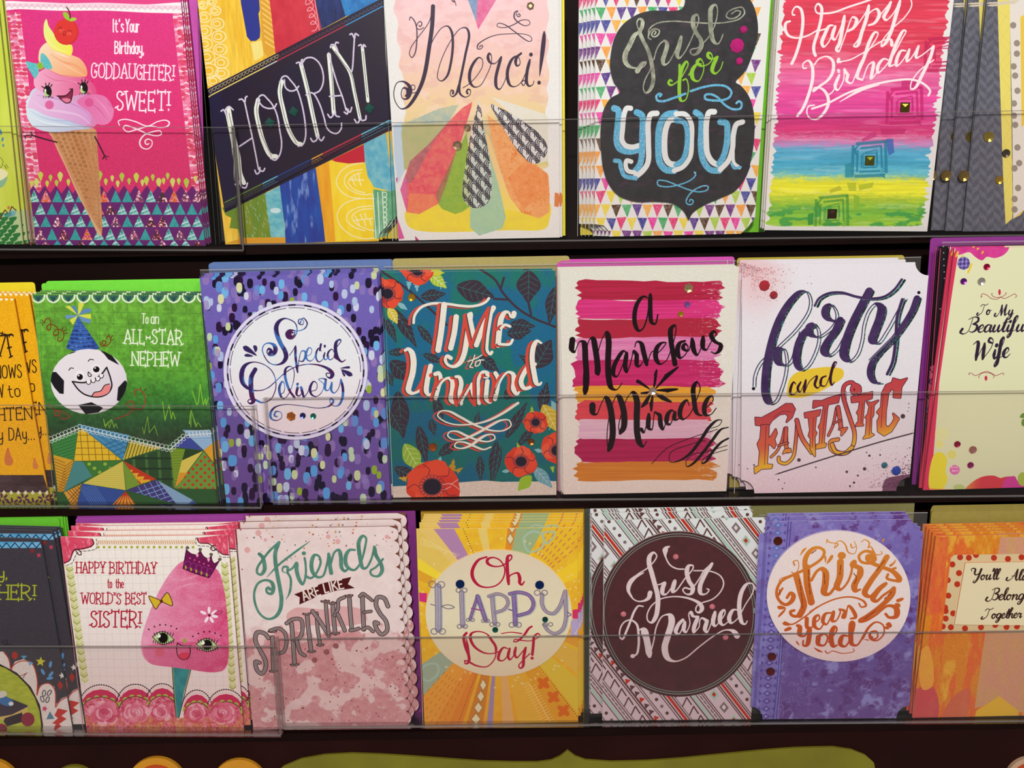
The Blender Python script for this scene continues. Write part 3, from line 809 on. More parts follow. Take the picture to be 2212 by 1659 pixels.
# face
for (x, y) in ((495, 950), (870, 915)):
    a.dot(x, y, 42, 62, '1d1416', -8); a.dot(x-8, y+20, 30, 36, 'b9d78a', -8); a.dot(x+8, y-2, 26, 40, '1d1416', -8); a.dot(x-24, y-10, 10, 18, 'f4f8ee', -10)
    for (dx, dy, ex, ey) in ((-35, -35, -62, -52), (-15, -55, -22, -85), (10, -60, 18, -88), (30, -48, 46, -72)): a.line([[(x+dx, y+dy, 0), (x+ex, y+ey, 0)]], '1d1416', 9)
    for dx in (-35, -15, 10, 30, 45): a.line([[(x+dx, y+50, 0), (x+dx*1.3, y+70, 0)]], '1d1416', 5)
m = a.mpoly("600,1000 690,985 745,935 748,1000 735,1050 700,1072 655,1050", True); a.fill(m, C('8c2c4e')); a.poly("640,1030 700,1020 735,1040 700,1070 660,1055", 'e27a98', smooth=True)
a.line("592,998 680,995 735,945 752,925 748,1000 730,1058 690,1072 640,1040 605,1000", '2a1018', 9); a.line("720,928 752,922", '2a1018', 8)
a.dot(513, 1090, 46, 46, 'dc5c9a', a=.85); a.dot(925, 1065, 46, 46, 'd9508e', a=.8)
# bow
a.poly("275,640 330,650 395,670 405,720 385,790 362,815 310,740 280,690", '5fc0c6', smooth=True, gl=.6); a.poly("430,555 455,560 500,610 535,680 540,712 470,712 430,670 420,610", '5fc0c6', smooth=True, gl=.6)
a.dot(418, 685, 32, 38, '9ac840', -30); a.line("395,670 420,710 / 412,660 440,700", '5e8a2c', 5)
# cherry
a.dot(688, 332, 128, 136, 'c92c2a'); a.dot(684, 328, 122, 130, 'df3a34'); a.dot(640, 320, 34, 20, 'ef6a58', a=.5); a.dot(718, 348, 30, 20, 'ef6a58', a=.5)
a.line("604,300 622,280 645,302 / 700,330 728,316 744,336 / 655,330 676,326 / 652,340 666,372 686,340", '8c1c1c', 6)
a.line("724,215 728,160 712,105 690,78", '5c2430', 12); a.poly("655,128 690,130 715,160 722,215 690,205 660,170", '9cc93c', smooth=True); a.poly("722,220 735,190 765,182 795,195 780,215", 'a9d24a', smooth=True)
K.build('hot pink birthday card with a smiling ice-cream cone and cherry, wording for a goddaughter', copies=3, clist=[(.0006, .0015), (.0012, .001), (.0020, .002)], edge=(214, 90, 160), copy_label='hot pink ice-cream-cone card')
envelope(1, .0125, -14, -25, 394, -25, (214, 84, 190), 'magenta envelope behind the pink cone card', n=3, dxy=(.0006, .0005), rot=3.3)
envelope(1, .018, -60, -25, 60, -25, (232, 212, 30), 'yellow envelope behind the lime green card', n=3, dxy=(.0006, .0005))

# ================================================================== top row, far left: lime card, mostly out of frame
K = Card(1, [(-330, -22), (-8, -22), (50, 527), (-310, 533)], 'c9dc4a'); a = K.art
a.rgb[:] = mixc(mixc('d3e25c', 'c2d63f', a.noise(5, 30, 3)), 'e9ec7a', a.noise(1, 12, 8)*.3)
a.view(*V2)
for (x, y) in ((5, 255), (28, 335), (22, 350), (32, 405), (10, 280), (-20, 320), (-10, 380)): a.dot(x, y, 9, 17, '4a8fc0')
a.poly("-300,1150 -100,1150 60,1095 160,1060 200,1100 260,1480 -300,1480", 'b9cf98'); r = RS(2)
for i in range(9):
    for j in range(5):
        x = 80-j*88+(i % 2)*40+i*10; y = 1120+i*42
        a.poly([(x-42, y), (x+42, y-14), (x+30, y+18), (x+5, y+30), (x-25, y+26)], '2c7a3c', smooth=True)
a.line("-200,1100 -100,1180 -60,1090 0,1165 50,1075 90,1120 120,1040 165,1080", '5a3a1e', 11, smooth=False)
a.poly("20,1110 60,1130 110,1080 170,1090 150,1140 60,1150", '5fa9c4', .7); a.poly("75,1040 100,1035 98,1065 78,1068", 'd86a50')
a.line("0,530 30,570 0,640 -50,640 / 40,610 60,640 / 60,600 85,640 / 50,620 70,650", '4a5a2c', 5)
a.poly("-200,700 -100,640 20,650 80,690 70,720 0,780 -200,790", 'f0eec0', smooth=True); a.poly("-200,780 0,770 75,730 40,820 -30,860 -200,880", '8fbf9a', smooth=True)
K.build('lime green card with fish-scale pattern cut off by the left edge, top row', copies=4, clist=[(.0022, .0005), (.0038, .001), (.0055, .001), (.0075, .0015)], edge=(196, 190, 120), copy_label='lime green fish-scale card')

# ================================================================== top row: dark HOORAY banner card
K = Card(1, [(424, -22), (836, -22), (850, 521), (487, 528)], 'e9bf2e', outline=[(424, -22), (826, -22), (848, 470)] + [(834, 490), (820, 505), (818, 521)] + [(487, 528)])
a = K.art; a.view(430, 0, 5.027)
a.rgb[:] = mixc('eab528', 'f4cf4e', a.noise(10, 30, 3)); a.rgb *= (1+(a.noise(1, 10, 4)-.5)*.12)[..., None]
# upper stripes
a.poly("440,-160 640,-160 660,110 645,150 665,330 660,410 620,445 560,448 520,400 490,230 455,40", '27318c', smooth=False)
a.poly("650,-100 790,-100 840,560 740,620 700,560 680,430 665,120", 'dca02c'); 
for i in range(9): a.line([[(670+i*6, -40+i*62, 0), (775+i*8, 40+i*62, 0)]], 'f2cc78', 12)
a.poly("745,-160 1230,-160 1330,330 830,590 790,200", 'c8243c'); a.fill(a.mpoly("745,-160 1230,-160 1330,330 830,590 790,200"), mixc('c02038', 'd63a48', a.noise(5, 9, 8)), .7)
a.poly("1225,-160 1500,-160 1590,180 1330,320", '141d4c'); a.fill(a.mpoly("1225,-160 1500,-160 1590,180 1330,320"), mixc('0f1640', '24408c', a.noise(2, 9, 5)*.8), .9)
a.poly("1490,-160 2100,-160 2100,20 1590,180", '1a78c0'); a.fill(a.mpoly("1490,-160 2100,-160 2100,20 1590,180"), mixc('155fa8', '3a9ad8', a.noise(6, 6, 9)), .9)
a.line("1245,-100 1265,60 1290,220 1305,330 / 1180,-60 1230,0 1200,40 1160,50 1170,-10 1240,60 1220,110 1175,120 1200,80 1260,140 1240,180 1195,190 1220,150 1270,210 1255,260 1210,260 1235,230 1285,280 1260,330 1225,340", 'e8a0a8', 9)
# scallops on the yellow
a.gl = .55
for (x, y, s) in [(180, 120, 46), (200, 260, 58), (215, 400, 62), (230, 540, 60), (245, 680, 62), (250, 800, 60), (60, 190, 55), (65, 340, 60), (70, 480, 62), (90, 620, 66), (110, 770, 78), (160, 880, 60), (140, 20, 40), (40, 60, 40)]:
    a.ring(x, y, s*1.2, s, 'f3e7b0', 14, a=.85); a.ring(x-8, y, s*.65, s*.5, 'f7f0c8', 11, a=.8)
a.gl = None
a.poly("560,470 680,440 700,600 640,650 600,660", 'f0e8a0', .7)
# lower stripes
a.view(430, 230, 5.027)
a.poly("250,1100 730,930 780,1420 460,1425 420,1330 330,1320 350,1210 290,1180", '6d8c2e'); a.fill(a.mpoly("250,1100 730,930 780,1420 460,1425 420,1330 330,1320 350,1210 290,1180"), mixc('5f8a30', '86962e', a.noise(4, 12, 6)))
r = RS(8)
for i in range(30): x = 500+r.rand()*250; y = 1000+r.rand()*400; a.line([[(x, y, 0), (x+8, y+26, 0)]], '9ed0c0', 7, a=.8)
a.poly("280,1490 940,1490 940,1420 480,1425", 'e0a02c')
m = a.mpoly("715,945 880,860 940,1420 780,1420"); a.fill(m, mixc('5aaec4', '8ccfd4', a.noise(4, 3, 9))); a.dot(830, 1130, 60, 28, 'e4f2f4', a=.8)
m = a.mpoly("875,850 1275,660 1330,1080 1370,1470 940,1490 930,1300"); a.fill(m, mixc(mixc('2c3a94', '2458b4', a.noise(5, 20, 3)), '6f8fd0', sstep(a.noise(3, 12, 12), .62, .95)))
m = a.mpoly("1265,665 1430,580 1480,1465 1375,1470 1320,1060"); a.fill(m, mixc('e89c18', 'f2b62c', a.noise(3, 20, 3)))
m = a.mpoly("1410,590 2010,570 2010,1440 1480,1465"); a.fill(m, mixc('f2cc1c', 'f6e040', a.noise(5, 20, 5)))
a.poly("1440,580 1790,410 1800,605 1620,620 1480,600", 'c41c34')
m = a.mpoly("1785,400 2030,290 2110,960 2040,910 1900,880 1830,760 1800,600"); a.fill(m, mixc('52a8c8', '84c4d0', a.noise(3, 4, 11)))
m = a.mpoly("1890,900 2110,930 2140,1330 1960,1440 1900,1430"); a.fill(m, mixc('4a9a6c', '8cc0a0', a.noise(3, 8, 2)))
a.gl = .5
a.line("1770,615 1640,640 1530,720 1490,830 1540,920 1640,985 1760,1000 / 1770,685 1650,710 1580,780 1590,860 1680,930 1800,960 1880,950 / 1760,720 1680,750 1620,820 1680,900 1800,940 / 1900,1000 1700,1010 1560,1070 1500,1170 1530,1290 1640,1390 1780,1435 1900,1430 / 1880,1080 1720,1100 1620,1160 1600,1230 1680,1310 1800,1350 / 1880,1110 1740,1130 1660,1200 1700,1270 1820,1330 1900,1350", 'f4f0c4', 11)
a.line("1640,800 1790,800 / 1670,790 1650,770 / 1700,790 1690,750 / 1740,790 1730,740 / 1670,810 1690,860 / 1740,810 1760,860 / 1680,1240 1890,1215 / 1720,1230 1690,1190 / 1770,1225 1750,1170 / 1820,1220 1800,1160 / 1720,1245 1740,1290 / 1790,1240 1810,1300 / 1850,1230 1870,1290", 'f4f0c4', 12)
a.line("1890,960 1920,1430 / 1940,930 1960,1410 / 1990,930 2010,1330", 'eaf2e0', 10)
for i in range(7): a.line([[(2000, 930+i*55, 0), (2035, 940+i*55, 0), (2030, 975+i*55, 0), (2005, 985+i*55, 0)]], 'e4f0dc', 9)
a.gl = None
# the dark band
band = [(430-40+x/5.027, y/5.027) for x, y in ()]
a.view(430, 0, 5.027)
BT = [(100, 960), (2100, -75)]; BB = [(290, 2270), (2200, 1290)]
a.fill(a.mpoly([(60, 985), (2100, -75), (2330, 1290), (280, 2310)]), mixc('1d1330', '241428', a.noise(12, 12, 4)))
a.poly([(60, 985), (220, 900), (440, 2240), (280, 2310)], '1d1640', .6)
sg = [(60, 720, 'e6d26a'), (720, 855, 'c9c9c0'), (855, 1600, 'b02a44'), (1600, 2100, '3a8ec8')]
def bandy(x, o): return 960-(x-100)*.518+o
for (xa, xb, c) in sg:
    a.line([[(xa, bandy(xa, 95), 0), (xb, bandy(xb, 95), 0)]], c, 12)
for i in range(48):
    x = 130+i*40; y = bandy(x, 42); c = 'd8c878' if x < 855 else ('7c3a50' if x < 1600 else '4a6a90')
    a.line([[(x-17, y+4, 0), (x-12, y+22, 0), (x+8, y+20, 0), (x+14, y-8, 0)]], c, 5)
a.line([[(100, bandy(100, 30), 0), (860, bandy(860, 30), 0)]], 'cfc79a', 5)
a.view(430, 230, 5.027)
def bb(x, o): return 1090-(x-290)*.498+o
for (xa, xb, c) in [(280, 700, '5f7a34'), (700, 860, '5cb0cc'), (860, 1230, '1f3f8c'), (1230, 1350, 'e0a030'), (1350, 1770, 'c02c44'), (1770, 2110, '6cc0d8')]:
    a.line([[(xa, bb(xa, -50), 0), (xb, bb(xb, -50), 0)]], c, 14)
    a.line([[(xa, bb(xa, 8), 0), (xb, bb(xb, 8), 0)]], c, 5, a=.7)
    for i in range(int((xb-xa)/34)):
        x = xa+12+i*34; y = bb(x, -12); a.line([[(x-14, y+8, 0), (x-8, y-10, 0), (x+8, y-12, 0), (x+14, y, 0)]], c, 5, a=.8)
# HOORAY!
a.view(430, 0, 5.027); a.gl = .55; w1 = 'e6ece0'; w2 = 'cfc4dc'
def fat(q, w): a.line(q, w1, w)
fat("325,1190 375,1470 430,1700 450,1880 490,1985", 50); a.line("300,1250 350,1500 400,1800 430,1960", w1, 14)
fat("645,1090 625,1200 650,1350 710,1560 780,1690 840,1700", 48); fat("900,890 880,1000 920,1200 980,1420 1060,1550 1110,1570", 46)
fat("1110,700 1180,980 1240,1260 1290,1480", 44); fat("1412,600 1435,850 1465,1230", 44); fat("1460,520 1560,660 1640,790 1690,1010 1750,1290", 36); fat("1775,520 1835,1100", 34)
for q in ("245,1210 270,1195 300,1250 / 300,1250 290,1200 330,1160 375,1195 / 440,1085 470,1080 500,1110 510,1060 525,1050 / 497,1100 540,1300 590,1530 650,1840",
          "430,1600 580,1500", "400,2010 440,1990 455,1880 / 440,1960 470,2030 510,2040 530,1990 / 610,1850 630,1890 660,1870 665,1820 / 660,1850 700,1860 718,1830",
          "640,1100 660,1050 700,1035 750,1080 800,1140 850,1250 880,1420 900,1560 880,1680 830,1740 780,1720 / 640,1090 700,1160 760,1180 820,1170 845,1130",
          "880,900 910,840 950,830 1000,880 1060,960 1110,1100 1150,1300 1160,1480 1130,1570 1080,1590 / 930,870 940,950 990,990 1050,980 1085,940",
          "1060,690 1090,680 1120,720 1115,660 1125,650 / 1130,680 1160,640 1230,630 1300,680 1345,780 1350,900 1310,990 1250,1020 / 1165,1035 1220,1010 1250,1025 1310,1130 1360,1280 1390,1390 1440,1440 1500,1450 1545,1400 1550,1340 / 1215,1505 1240,1540 1280,1520 1290,1470 / 1290,1480 1330,1530 1360,1490",
          "1410,580 1440,700 1500,900 1560,1060 1600,1200 / 1420,1050 1545,1040 / 1400,1245 1430,1280 1470,1240 / 1480,1210 1490,1260 1525,1270 / 1578,1220 1610,1240 1620,1190 / 1600,1180 1640,1220 1660,1170",
          "1430,520 1440,490 1480,500 1510,560 / 1480,500 1490,465 1515,470 / 1640,380 1660,370 1690,420 1700,370 1732,390 / 1690,400 1680,560 1665,760 1650,800 / 1690,1300 1720,1340 1750,1300 / 1750,1270 1770,1310 1810,1300 1815,1260",
          "1735,500 1760,490 1780,530 1790,490 1810,510"):
    a.line(q, w2, 17)
a.gl = None
for q in ("330,1230 400,1560 440,1960 / 375,1600 360,1680 / 640,1110 630,1200 680,1450 790,1700 / 890,910 885,1010 950,1330 1060,1560 / 1130,740 1210,1080 1280,1450 / 1432,690 1450,900 1465,1200 / 1480,560 1560,680 1650,800 1700,1030 1745,1260 / 1780,560 1830,1060",):
    a.line(q, '2a2030', 5)
K.lift('banner', [(430+x/5.027, y/5.027) for x, y in [(112, 958), (2020, -30), (2080, 1345), (290, 2265)]] and [(453, 191), (826, -3), (842, 267), (489, 455)], .0011, 'dark plum banner with silver lettering')
for x, y in ((772, 1335), (1032, 1215), (1852, 1180)): K.gem(430+x/5.027, y/5.027, 11.5, (10, 74, 62), 'pyramid', ang=8)
K.build('card with a diagonal dark plum banner of silver lettering over painted stripes', copies=3, clist=[(.0025, .001), (.0035, .002), (.005, .0015)], edge=(60, 62, 50), copy_label='dark plum banner card')
envelope(1, .0115, 452, -25, 852, -25, (240, 222, 40), 'bright yellow envelope behind the dark banner card', n=2)
# ================================================================== middle row: soccer ball card
K = Card(2, [(69, 635), (433, 638), (471, 1088), (124, 1091)], '5f9c34'); a = K.art
n1 = a.noise(2.2, 2.2, 3, 4); n2 = a.noise(12, 12, 5)
a.rgb[:] = a.grad([(635, C('6fae3c')), (800, C('5a9c34')), (860, C('3f7f33')), (915, C('2c5430')), (960, C('33402c')), (1090, C('33402c'))])
a.rgb *= (.78+.44*n1*.6+.44*n2*.4)[..., None]
a.view(0, 500)
for i in range(12): a.line([[(340+i*126, 560, 0), (360+i*128, 1150, 0)]], '3f6e2a', 5, a=.4)
for i in range(6): a.line([[(290, 690+i*100, 0), (1760, 710+i*100, 0)]], '3f6e2a', 5, a=.4)
for i in range(13):
    x = 330+i*130; a.poly(arc(x, 553, 66, 66, 0, 180), '4d8a4c'); a.line([arc(x, 553, 56, 60, 0, 180)], 'e9f3dc', 14)
    for q in (-26, -12, 0, 12, 26): a.line([[(x, 605, 0), (x+q*1.4, 553, 0)]], '274a58', 8)
# hat rosette + hat
for (q, c) in (("672,725 565,650 600,640 660,700", 'd8dc50'), ("672,725 615,650 650,640 672,690", '5a86b8'), ("672,725 680,612 728,625 690,710", 'd8dc50'), ("672,725 725,670 788,665 785,695", '5f88c0'), ("672,725 788,712 785,755 700,740", 'd8dc50'), ("672,725 785,765 775,798 720,780", '6a90c4'), ("672,725 600,765 630,808 665,745", 'd8dc50'), ("672,725 565,722 570,758 640,745", '6c96c4')):
    a.poly(q, c)
m = a.mpoly("672,730 570,1010 640,1035 740,1042 862,1012"); a.fill(m, C('3a62b4')); a.clip = m; r = RS(3)
for i in range(8):
    for j in range(9): a.poly([(575+j*36+(i % 2)*12, 780+i*34), (600+j*36, 782+i*34), (600+j*36, 800+i*34), (575+j*36, 798+i*34)], ['2a3a78', '5f8ad0', '28407e', '3f6fc0'][r.randint(4)])
for i in range(8): a.line([[(560, 775+i*34, 0), (700, 790+i*35, 0), (870, 768+i*34, 0)]], '24305c', 5)
a.clip = None; a.poly("810,930 862,1012 740,1042 790,1000", '2f3f90', .5)
# curls
for q in ("385,790 395,760 425,755 440,800 430,850 405,845 415,810 460,808 500,840 500,890 470,900 465,870 500,845 545,870 548,920 520,950 498,940 505,915", "868,960 880,990 905,985 912,950 890,945 885,970 915,990 950,960 955,920 930,905 920,930", "1170,1420 1160,1385 1195,1365 1240,1400 1255,1460 1225,1530 1150,1530 1100,1500 1115,1470 1150,1470 1150,1540 1060,1600 990,1620", "420,1490 460,1530 520,1580 480,1590 470,1550 540,1560 600,1600 540,1620 510,1590"):
    a.line(q, '7c3410' if q[0] in '38' else 'a8382a', 9, a=.9)
for q in ("362,765 385,785 / 355,790 375,790 / 362,815 372,800 / 545,830 535,850 / 575,850 550,862 / 580,880 555,880 / 940,885 945,900 / 975,900 960,915 / 980,935 962,935 / 1215,1345 1215,1365 / 1262,1355 1245,1375 / 1295,1415 1270,1410",): a.line(q, '5c2c10', 6)
# words
a.text("To", 1225, 795, 1278, 797, 85, 'e9f0dc', font=LOWS, w=9); a.text("an", 1305, 797, 1368, 799, 95, 'e9f0dc', font=LOWS, w=9)
a.text("ALL-STAR", 1075, 968, 1572, 976, 120, 'e9f0dc', w=11, serif=14, jig=6); a.text("NEPHEW", 1140, 1158, 1548, 1166, 118, 'e9f0dc', w=11, serif=14, jig=8)
# grass tufts
for q in ("1660,1380 1700,1500 1715,1470 1728,1320 1755,1500 1775,1445 1780,1500 1800,1440", "1405,1475 1425,1630 1460,1500 1480,1620 1492,1560 1515,1620", "1635,1660 1650,1540 1680,1640 1700,1680", "895,1620 905,1680 965,1625 985,1690"):
    a.line(q, '8cc838', 7, smooth=False)
# ball
m = a.mpoly(a.ell(768, 1297, 330, 282), False); g = a.noise(30, 30, 2)
X = np.arange(a.w)[None]/a.w; Y = np.arange(a.h)[:, None]/a.h
a.fill(m, mixc('e9e2ea', 'cfc6d4', np.clip(sstep(X+Y*.6, .55, 1.0), 0, 1))); a.clip = m
for q in ("450,1215 485,1215 553,1290 550,1405 515,1400 470,1350 435,1290", "860,1025 910,1040 970,1075 1030,1155 935,1105 900,1060", "1090,1290 1110,1340 1040,1470 1010,1460 1020,1350 1075,1290", "675,1500 790,1476 890,1525 850,1565 740,1580", "530,1060 560,1040 660,1040 600,1060"):
    a.poly(q, '1c1a20')
a.clip = None
a.dot(690, 1250, 42, 48, 'f4eef4'); a.dot(830, 1190, 42, 44, 'f4eef4'); a.dot(690, 1258, 26, 26, '120e12'); a.dot(832, 1192, 28, 26, '120e12'); a.dot(680, 1246, 7, 7, 'ffffff'); a.dot(822, 1180, 7, 7, 'ffffff')
a.line("595,1200 612,1180 635,1184 / 762,1122 780,1105 808,1110 / 765,1215 790,1245 775,1255 762,1245 762,1215", '1a1216', 7)
a.poly("625,1298 735,1305 860,1250 922,1175 955,1270 965,1340 930,1400 850,1430 740,1412 680,1370 645,1330", 'ddd6e0', smooth=True)
a.line("625,1298^ 735,1305 860,1250 922,1175^ 955,1270 965,1340 930,1400 850,1430 740,1412 680,1370 625,1298", '120e12', 12)
a.poly("795,1420 810,1395 870,1375 905,1330 950,1325 955,1350 935,1395 860,1425", 'e98a8c', smooth=True); a.line("795,1420 815,1392 870,1378 905,1330 945,1318", '120e12', 7)
for x, y in ((765, 1305), (805, 1290), (845, 1275), (875, 1250)): a.poly(arc(x, y-8, 22, 28, -20, 200), 'f6f0f6'); a.line([arc(x, y-8, 20, 26, -10, 190)], '120e12', 6)
# patchwork
a.view(0, 800)
for q in ("1230,490 1245,550 1275,400 1290,540 1335,480 1362,560", "895,420 912,495 930,450 945,500 965,425 985,495 1000,460 1015,500", "1640,440 1650,490 1650,340 1690,490 1710,450 1740,490"): a.line(q, '7fae3a', 6, smooth=False)
def patch(q, c, hatch=None):
    m = a.mpoly(q); a.fill(m, C(c))
    if hatch: a.clip = m; hatch(); a.clip = None
def lines(c, w, x0, y0, x1, y1, dx, dy, n):
    return lambda: [a.line([[(x0+dx*i, y0+dy*i, 0), (x1+dx*i, y1+dy*i, 0)]], c, w) for i in range(n)]
def both(*f): return lambda: [g() for g in f]
patch("440,600 675,510 1120,560 1400,670 1570,560 1700,520 1840,620 1870,1170 500,1170", '2f5a30')
patch("440,605 670,530 640,775 460,730", '3f8a44', lines('2c6a34', 6, 440, 640, 680, 560, 0, 28, 9))
patch("675,520 720,510 1050,775 640,785", 'ecc22a', both(lines('7a5a14', 5, 600, 560, 1100, 560, 0, 56, 5), lines('7a5a14', 5, 690, 500, 715, 800, 58, 0, 7)))
patch("665,462 1120,560 1060,778 730,520", '3f86b4', both(lines('5a9ec8', 9, 700, 480, 1100, 760, 30, -30, 6), lines('2c6a9c', 9, 860, 660, 1130, 560, 5, 40, 4)))
patch("1120,610 1400,670 1060,775", 'd6c042', lines('3a3818', 6, 1130, 600, 1075, 780, 26, 5, 12))
patch("460,730 640,778 550,1050 500,1050", 'd9a82c', both(lines('8a4a14', 5, 460, 760, 560, 800, 2, 26, 12), lines('8a4a14', 5, 560, 830, 650, 770, -8, 28, 12)))
patch("640,785 715,788 795,915 550,1050", '4a8c8e')
patch("715,788 1060,780 720,970 795,915", '3f7c34', lambda: [a.dot(770+i*46, 810+(i % 3)*36, 16, 14, '9cba3c') for i in range(7)])
patch("1060,785 1085,1035 715,978", 'd8cc5c', lines('c2b64e', 4, 700, 800, 1100, 800, 0, 18, 14))
patch("1060,780 1090,1035 1215,985", '7a9c34')
patch("1065,780 1350,940 1210,985", 'c23a1c', lambda: [a.poly([(1100+i*50+(j*25), 860+i*28+j*30), (1150+i*50+j*25, 860+i*28+j*30), (1125+i*50+j*25, 900+i*30+j*30)], 'e8b030') for i in range(5) for j in range(3)])
patch("1065,778 1400,690 1480,700 1510,1020 1350,940", '2c4a2a', both(lines('456e3a', 26, 1150, 690, 1170, 1020, 110, 0, 4), lines('1e3420', 16, 1060, 760, 1560, 760, 0, 90, 3)))
patch("1470,670 1600,680 1505,1020", '7c9c2c', lines('5c7c24', 5, 1460, 690, 1610, 680, 0, 24, 14))
patch("1480,660 1620,560 1755,690", '3f4ca0'); patch("1575,515 1820,520 1835,630 1760,690 1620,560", '8cb4dc', lines('b4d0ec', 4, 1560, 600, 1850, 600, 0, 16, 6))
patch("1835,630 1845,800 1760,690", 'e4a42c'); patch("1600,680 1750,695 1575,780", '28441f'); patch("1755,695 1510,1020 1570,780", 'dcc858'); patch("1510,1020 1550,885 1630,885", 'dc9c2c')
patch("1760,700 1850,820 1868,1025 1515,1022", '6f9a40', lambda: [a.dot(1560+j*70+(i % 2)*36, 750+i*34, 13, 12, 'c23a1c') for i in range(9) for j in range(5)])
patch("550,1055 705,980 660,1170 620,1170", 'd6a03c', both(lines('7a3a14', 6, 540, 1000, 700, 1180, 26, -6, 8), lines('7a3a14', 6, 540, 1180, 720, 980, 20, 12, 7)))
patch("710,978 1085,1040 960,1170 665,1170", '34509c', lines('5a86c8', 5, 680, 1000, 800, 1180, 20, 0, 8))
patch("960,1170 1085,1045 1180,1170", 'e4a838', lambda: [a.line([[(1085, 1045, 0), (975+i*42, 1180, 0)]], 'b8341c', 9) for i in range(6)])
patch("1090,1035 1360,945 1520,1150 1430,1130", '433a7a', both(lines('7fa8dc', 7, 1120, 1080, 1500, 950, 5, 40, 6), lines('7fa8dc', 6, 1180, 980, 1260, 1120, 56, -8, 7)))
patch("1360,950 1665,1120 1620,1170 1520,1150", '86a8cc'); patch("1665,1120 1720,1170 1610,1170", '4a60a0')
# lace
def lace(x0, y0, x1, y1, n):
    for i in range(n):
        t = i/n; x = x0+(x1-x0)*t; y = y0+(y1-y0)*t
        a.ring(x, y-16, 18, 17, 'dce6e8', 5); a.ring(x+6, y+12, 13, 12, 'dce6e8', 5)
    a.line([[(x0, y0, 0), (x1, y1, 0)]], 'e4ecec', 7)
lace(440, 605, 690, 500, 8); lace(690, 500, 1470, 685, 22); lace(1470, 680, 1610, 560, 5); lace(1620, 560, 1830, 545, 7)
K.build('green grass card with a grinning soccer ball in a blue party hat', copies=3, clist=[(.0015, .0012), (.0035, .002), (.0055, .002)], edge=(130, 160, 120), copy_label='green soccer ball card')
envelope(2, .012, 88, 606, 443, 612, (120, 226, 60), 'bright green envelope behind the soccer ball card', n=2, dxy=(.003, .0015))

# ================================================================== middle row, far left: orange card cut by the frame
K = Card(2, [(-290, 640), (30, 645), (109, 1092), (-240, 1100)], 'f0b018'); a = K.art
a.rgb *= (1+(a.noise(.7, .7, 3, 2)-.5)*.1)[..., None]; a.view(0, 500)
for i in range(30): x = 100-i*46; a.poly([(x-16, 585), (x, 565), (x+16, 585), (x, 605)], 'fbf4d8')
tc = '2c1a14'
a.text("NIGHT", -330, 985, 30, 1085, 190, tc, w=11, serif=12)
a.line("-20,905 40,900 105,893 / 58,895 75,1000 92,1080 / 65,1010 95,1000", tc, 13); a.line("50,905 100,890 112,905 / 80,1092 105,1078", tc, 12)
a.text("KNOWS", -90, 1275, 185, 1262, 110, tc, w=9); a.text("HOW", -130, 1440, 28, 1435, 110, tc, w=9, font=LOWS); a.text("to", 75, 1438, 175, 1425, 110, tc, w=9, font=LOWS)
a.text("BRIGHTEN", -290, 1650, 275, 1622, 105, tc, w=9, serif=8); a.view(0, 800); a.text("my DAy...", -80, 610, 298, 598, 105, tc, w=9, font=LOWS)
for (x, y, s) in ((75, 760, 38), (305, 815, 24), (-60, 800, 30)):
    m = a.mpoly([(x-8, y-s*2.4), (x+s*.4, y-s*.8), (x+s, y+s*.6), (x+s*.5, y+s*1.6), (x-s*.5, y+s*1.6), (x-s, y+s*.6)], True); a.fill(m, C('c8643c')); a.clip = m
    for j in range(8): a.line([[(x-s, y-s*1.6+j*s*.45, 0), (x+s, y-s*1.6+j*s*.45, 0)]], 'e8a048', 6)
    a.clip = None
m = a.mpoly("-900,905 372,905 420,1060 -900,1060"); a.fill(m, mixc('352426', '5a4448', a.noise(9, 3, 4)))
a.poly("-900,1055 430,1055 450,1180 -900,1180", 'a8a838')
for i in range(18): x = 405-i*62; a.poly([(x-18, 1058), (x, 1036), (x+18, 1058), (x, 1076)], 'e6dcc8')
for i in range(12):
    x = 380-i*90; y = 1110+(i % 2)*40
    for d in range(6): an = d*math.pi/3+.3; a.dot(x+36*math.cos(an), y+30*math.sin(an), 22, 10, '5a2a4c', math.degrees(an))
K.build('orange-yellow card about brightening a day, cut off by the left edge', copies=3, clist=[(.010, .0032), (.0115, .0034), (.013, .004)], edge=(214, 140, 30), copy_label='orange-yellow card')
envelope(2, .012, -60, 609, 75, 612, (240, 222, 30), 'yellow envelope at the left edge, middle row', n=1)

# ================================================================== bottom row: cotton candy card
K = Card(3, [(130, 1160), (492, 1156), (527, 1579), (188, 1582)], 'f3e8de'); a = K.art
a.rgb[:] = a.grad([(1160, C('f6efe6')), (1390, C('ecdedb')), (1580, C('ecd5d0'))]); speckle(a, 2, .03)
a.view(0, 1100)
for i in range(22): a.line([[(580+i*68, 240, 0), (690+i*66, 1900, 0)]], 'c6c4c6', 3.5, a=.6)
for i in range(26): a.line([[(540, 360+i*72, 0), (2060, 340+i*74, 0)]], 'c6c4c6', 3.5, a=.6)
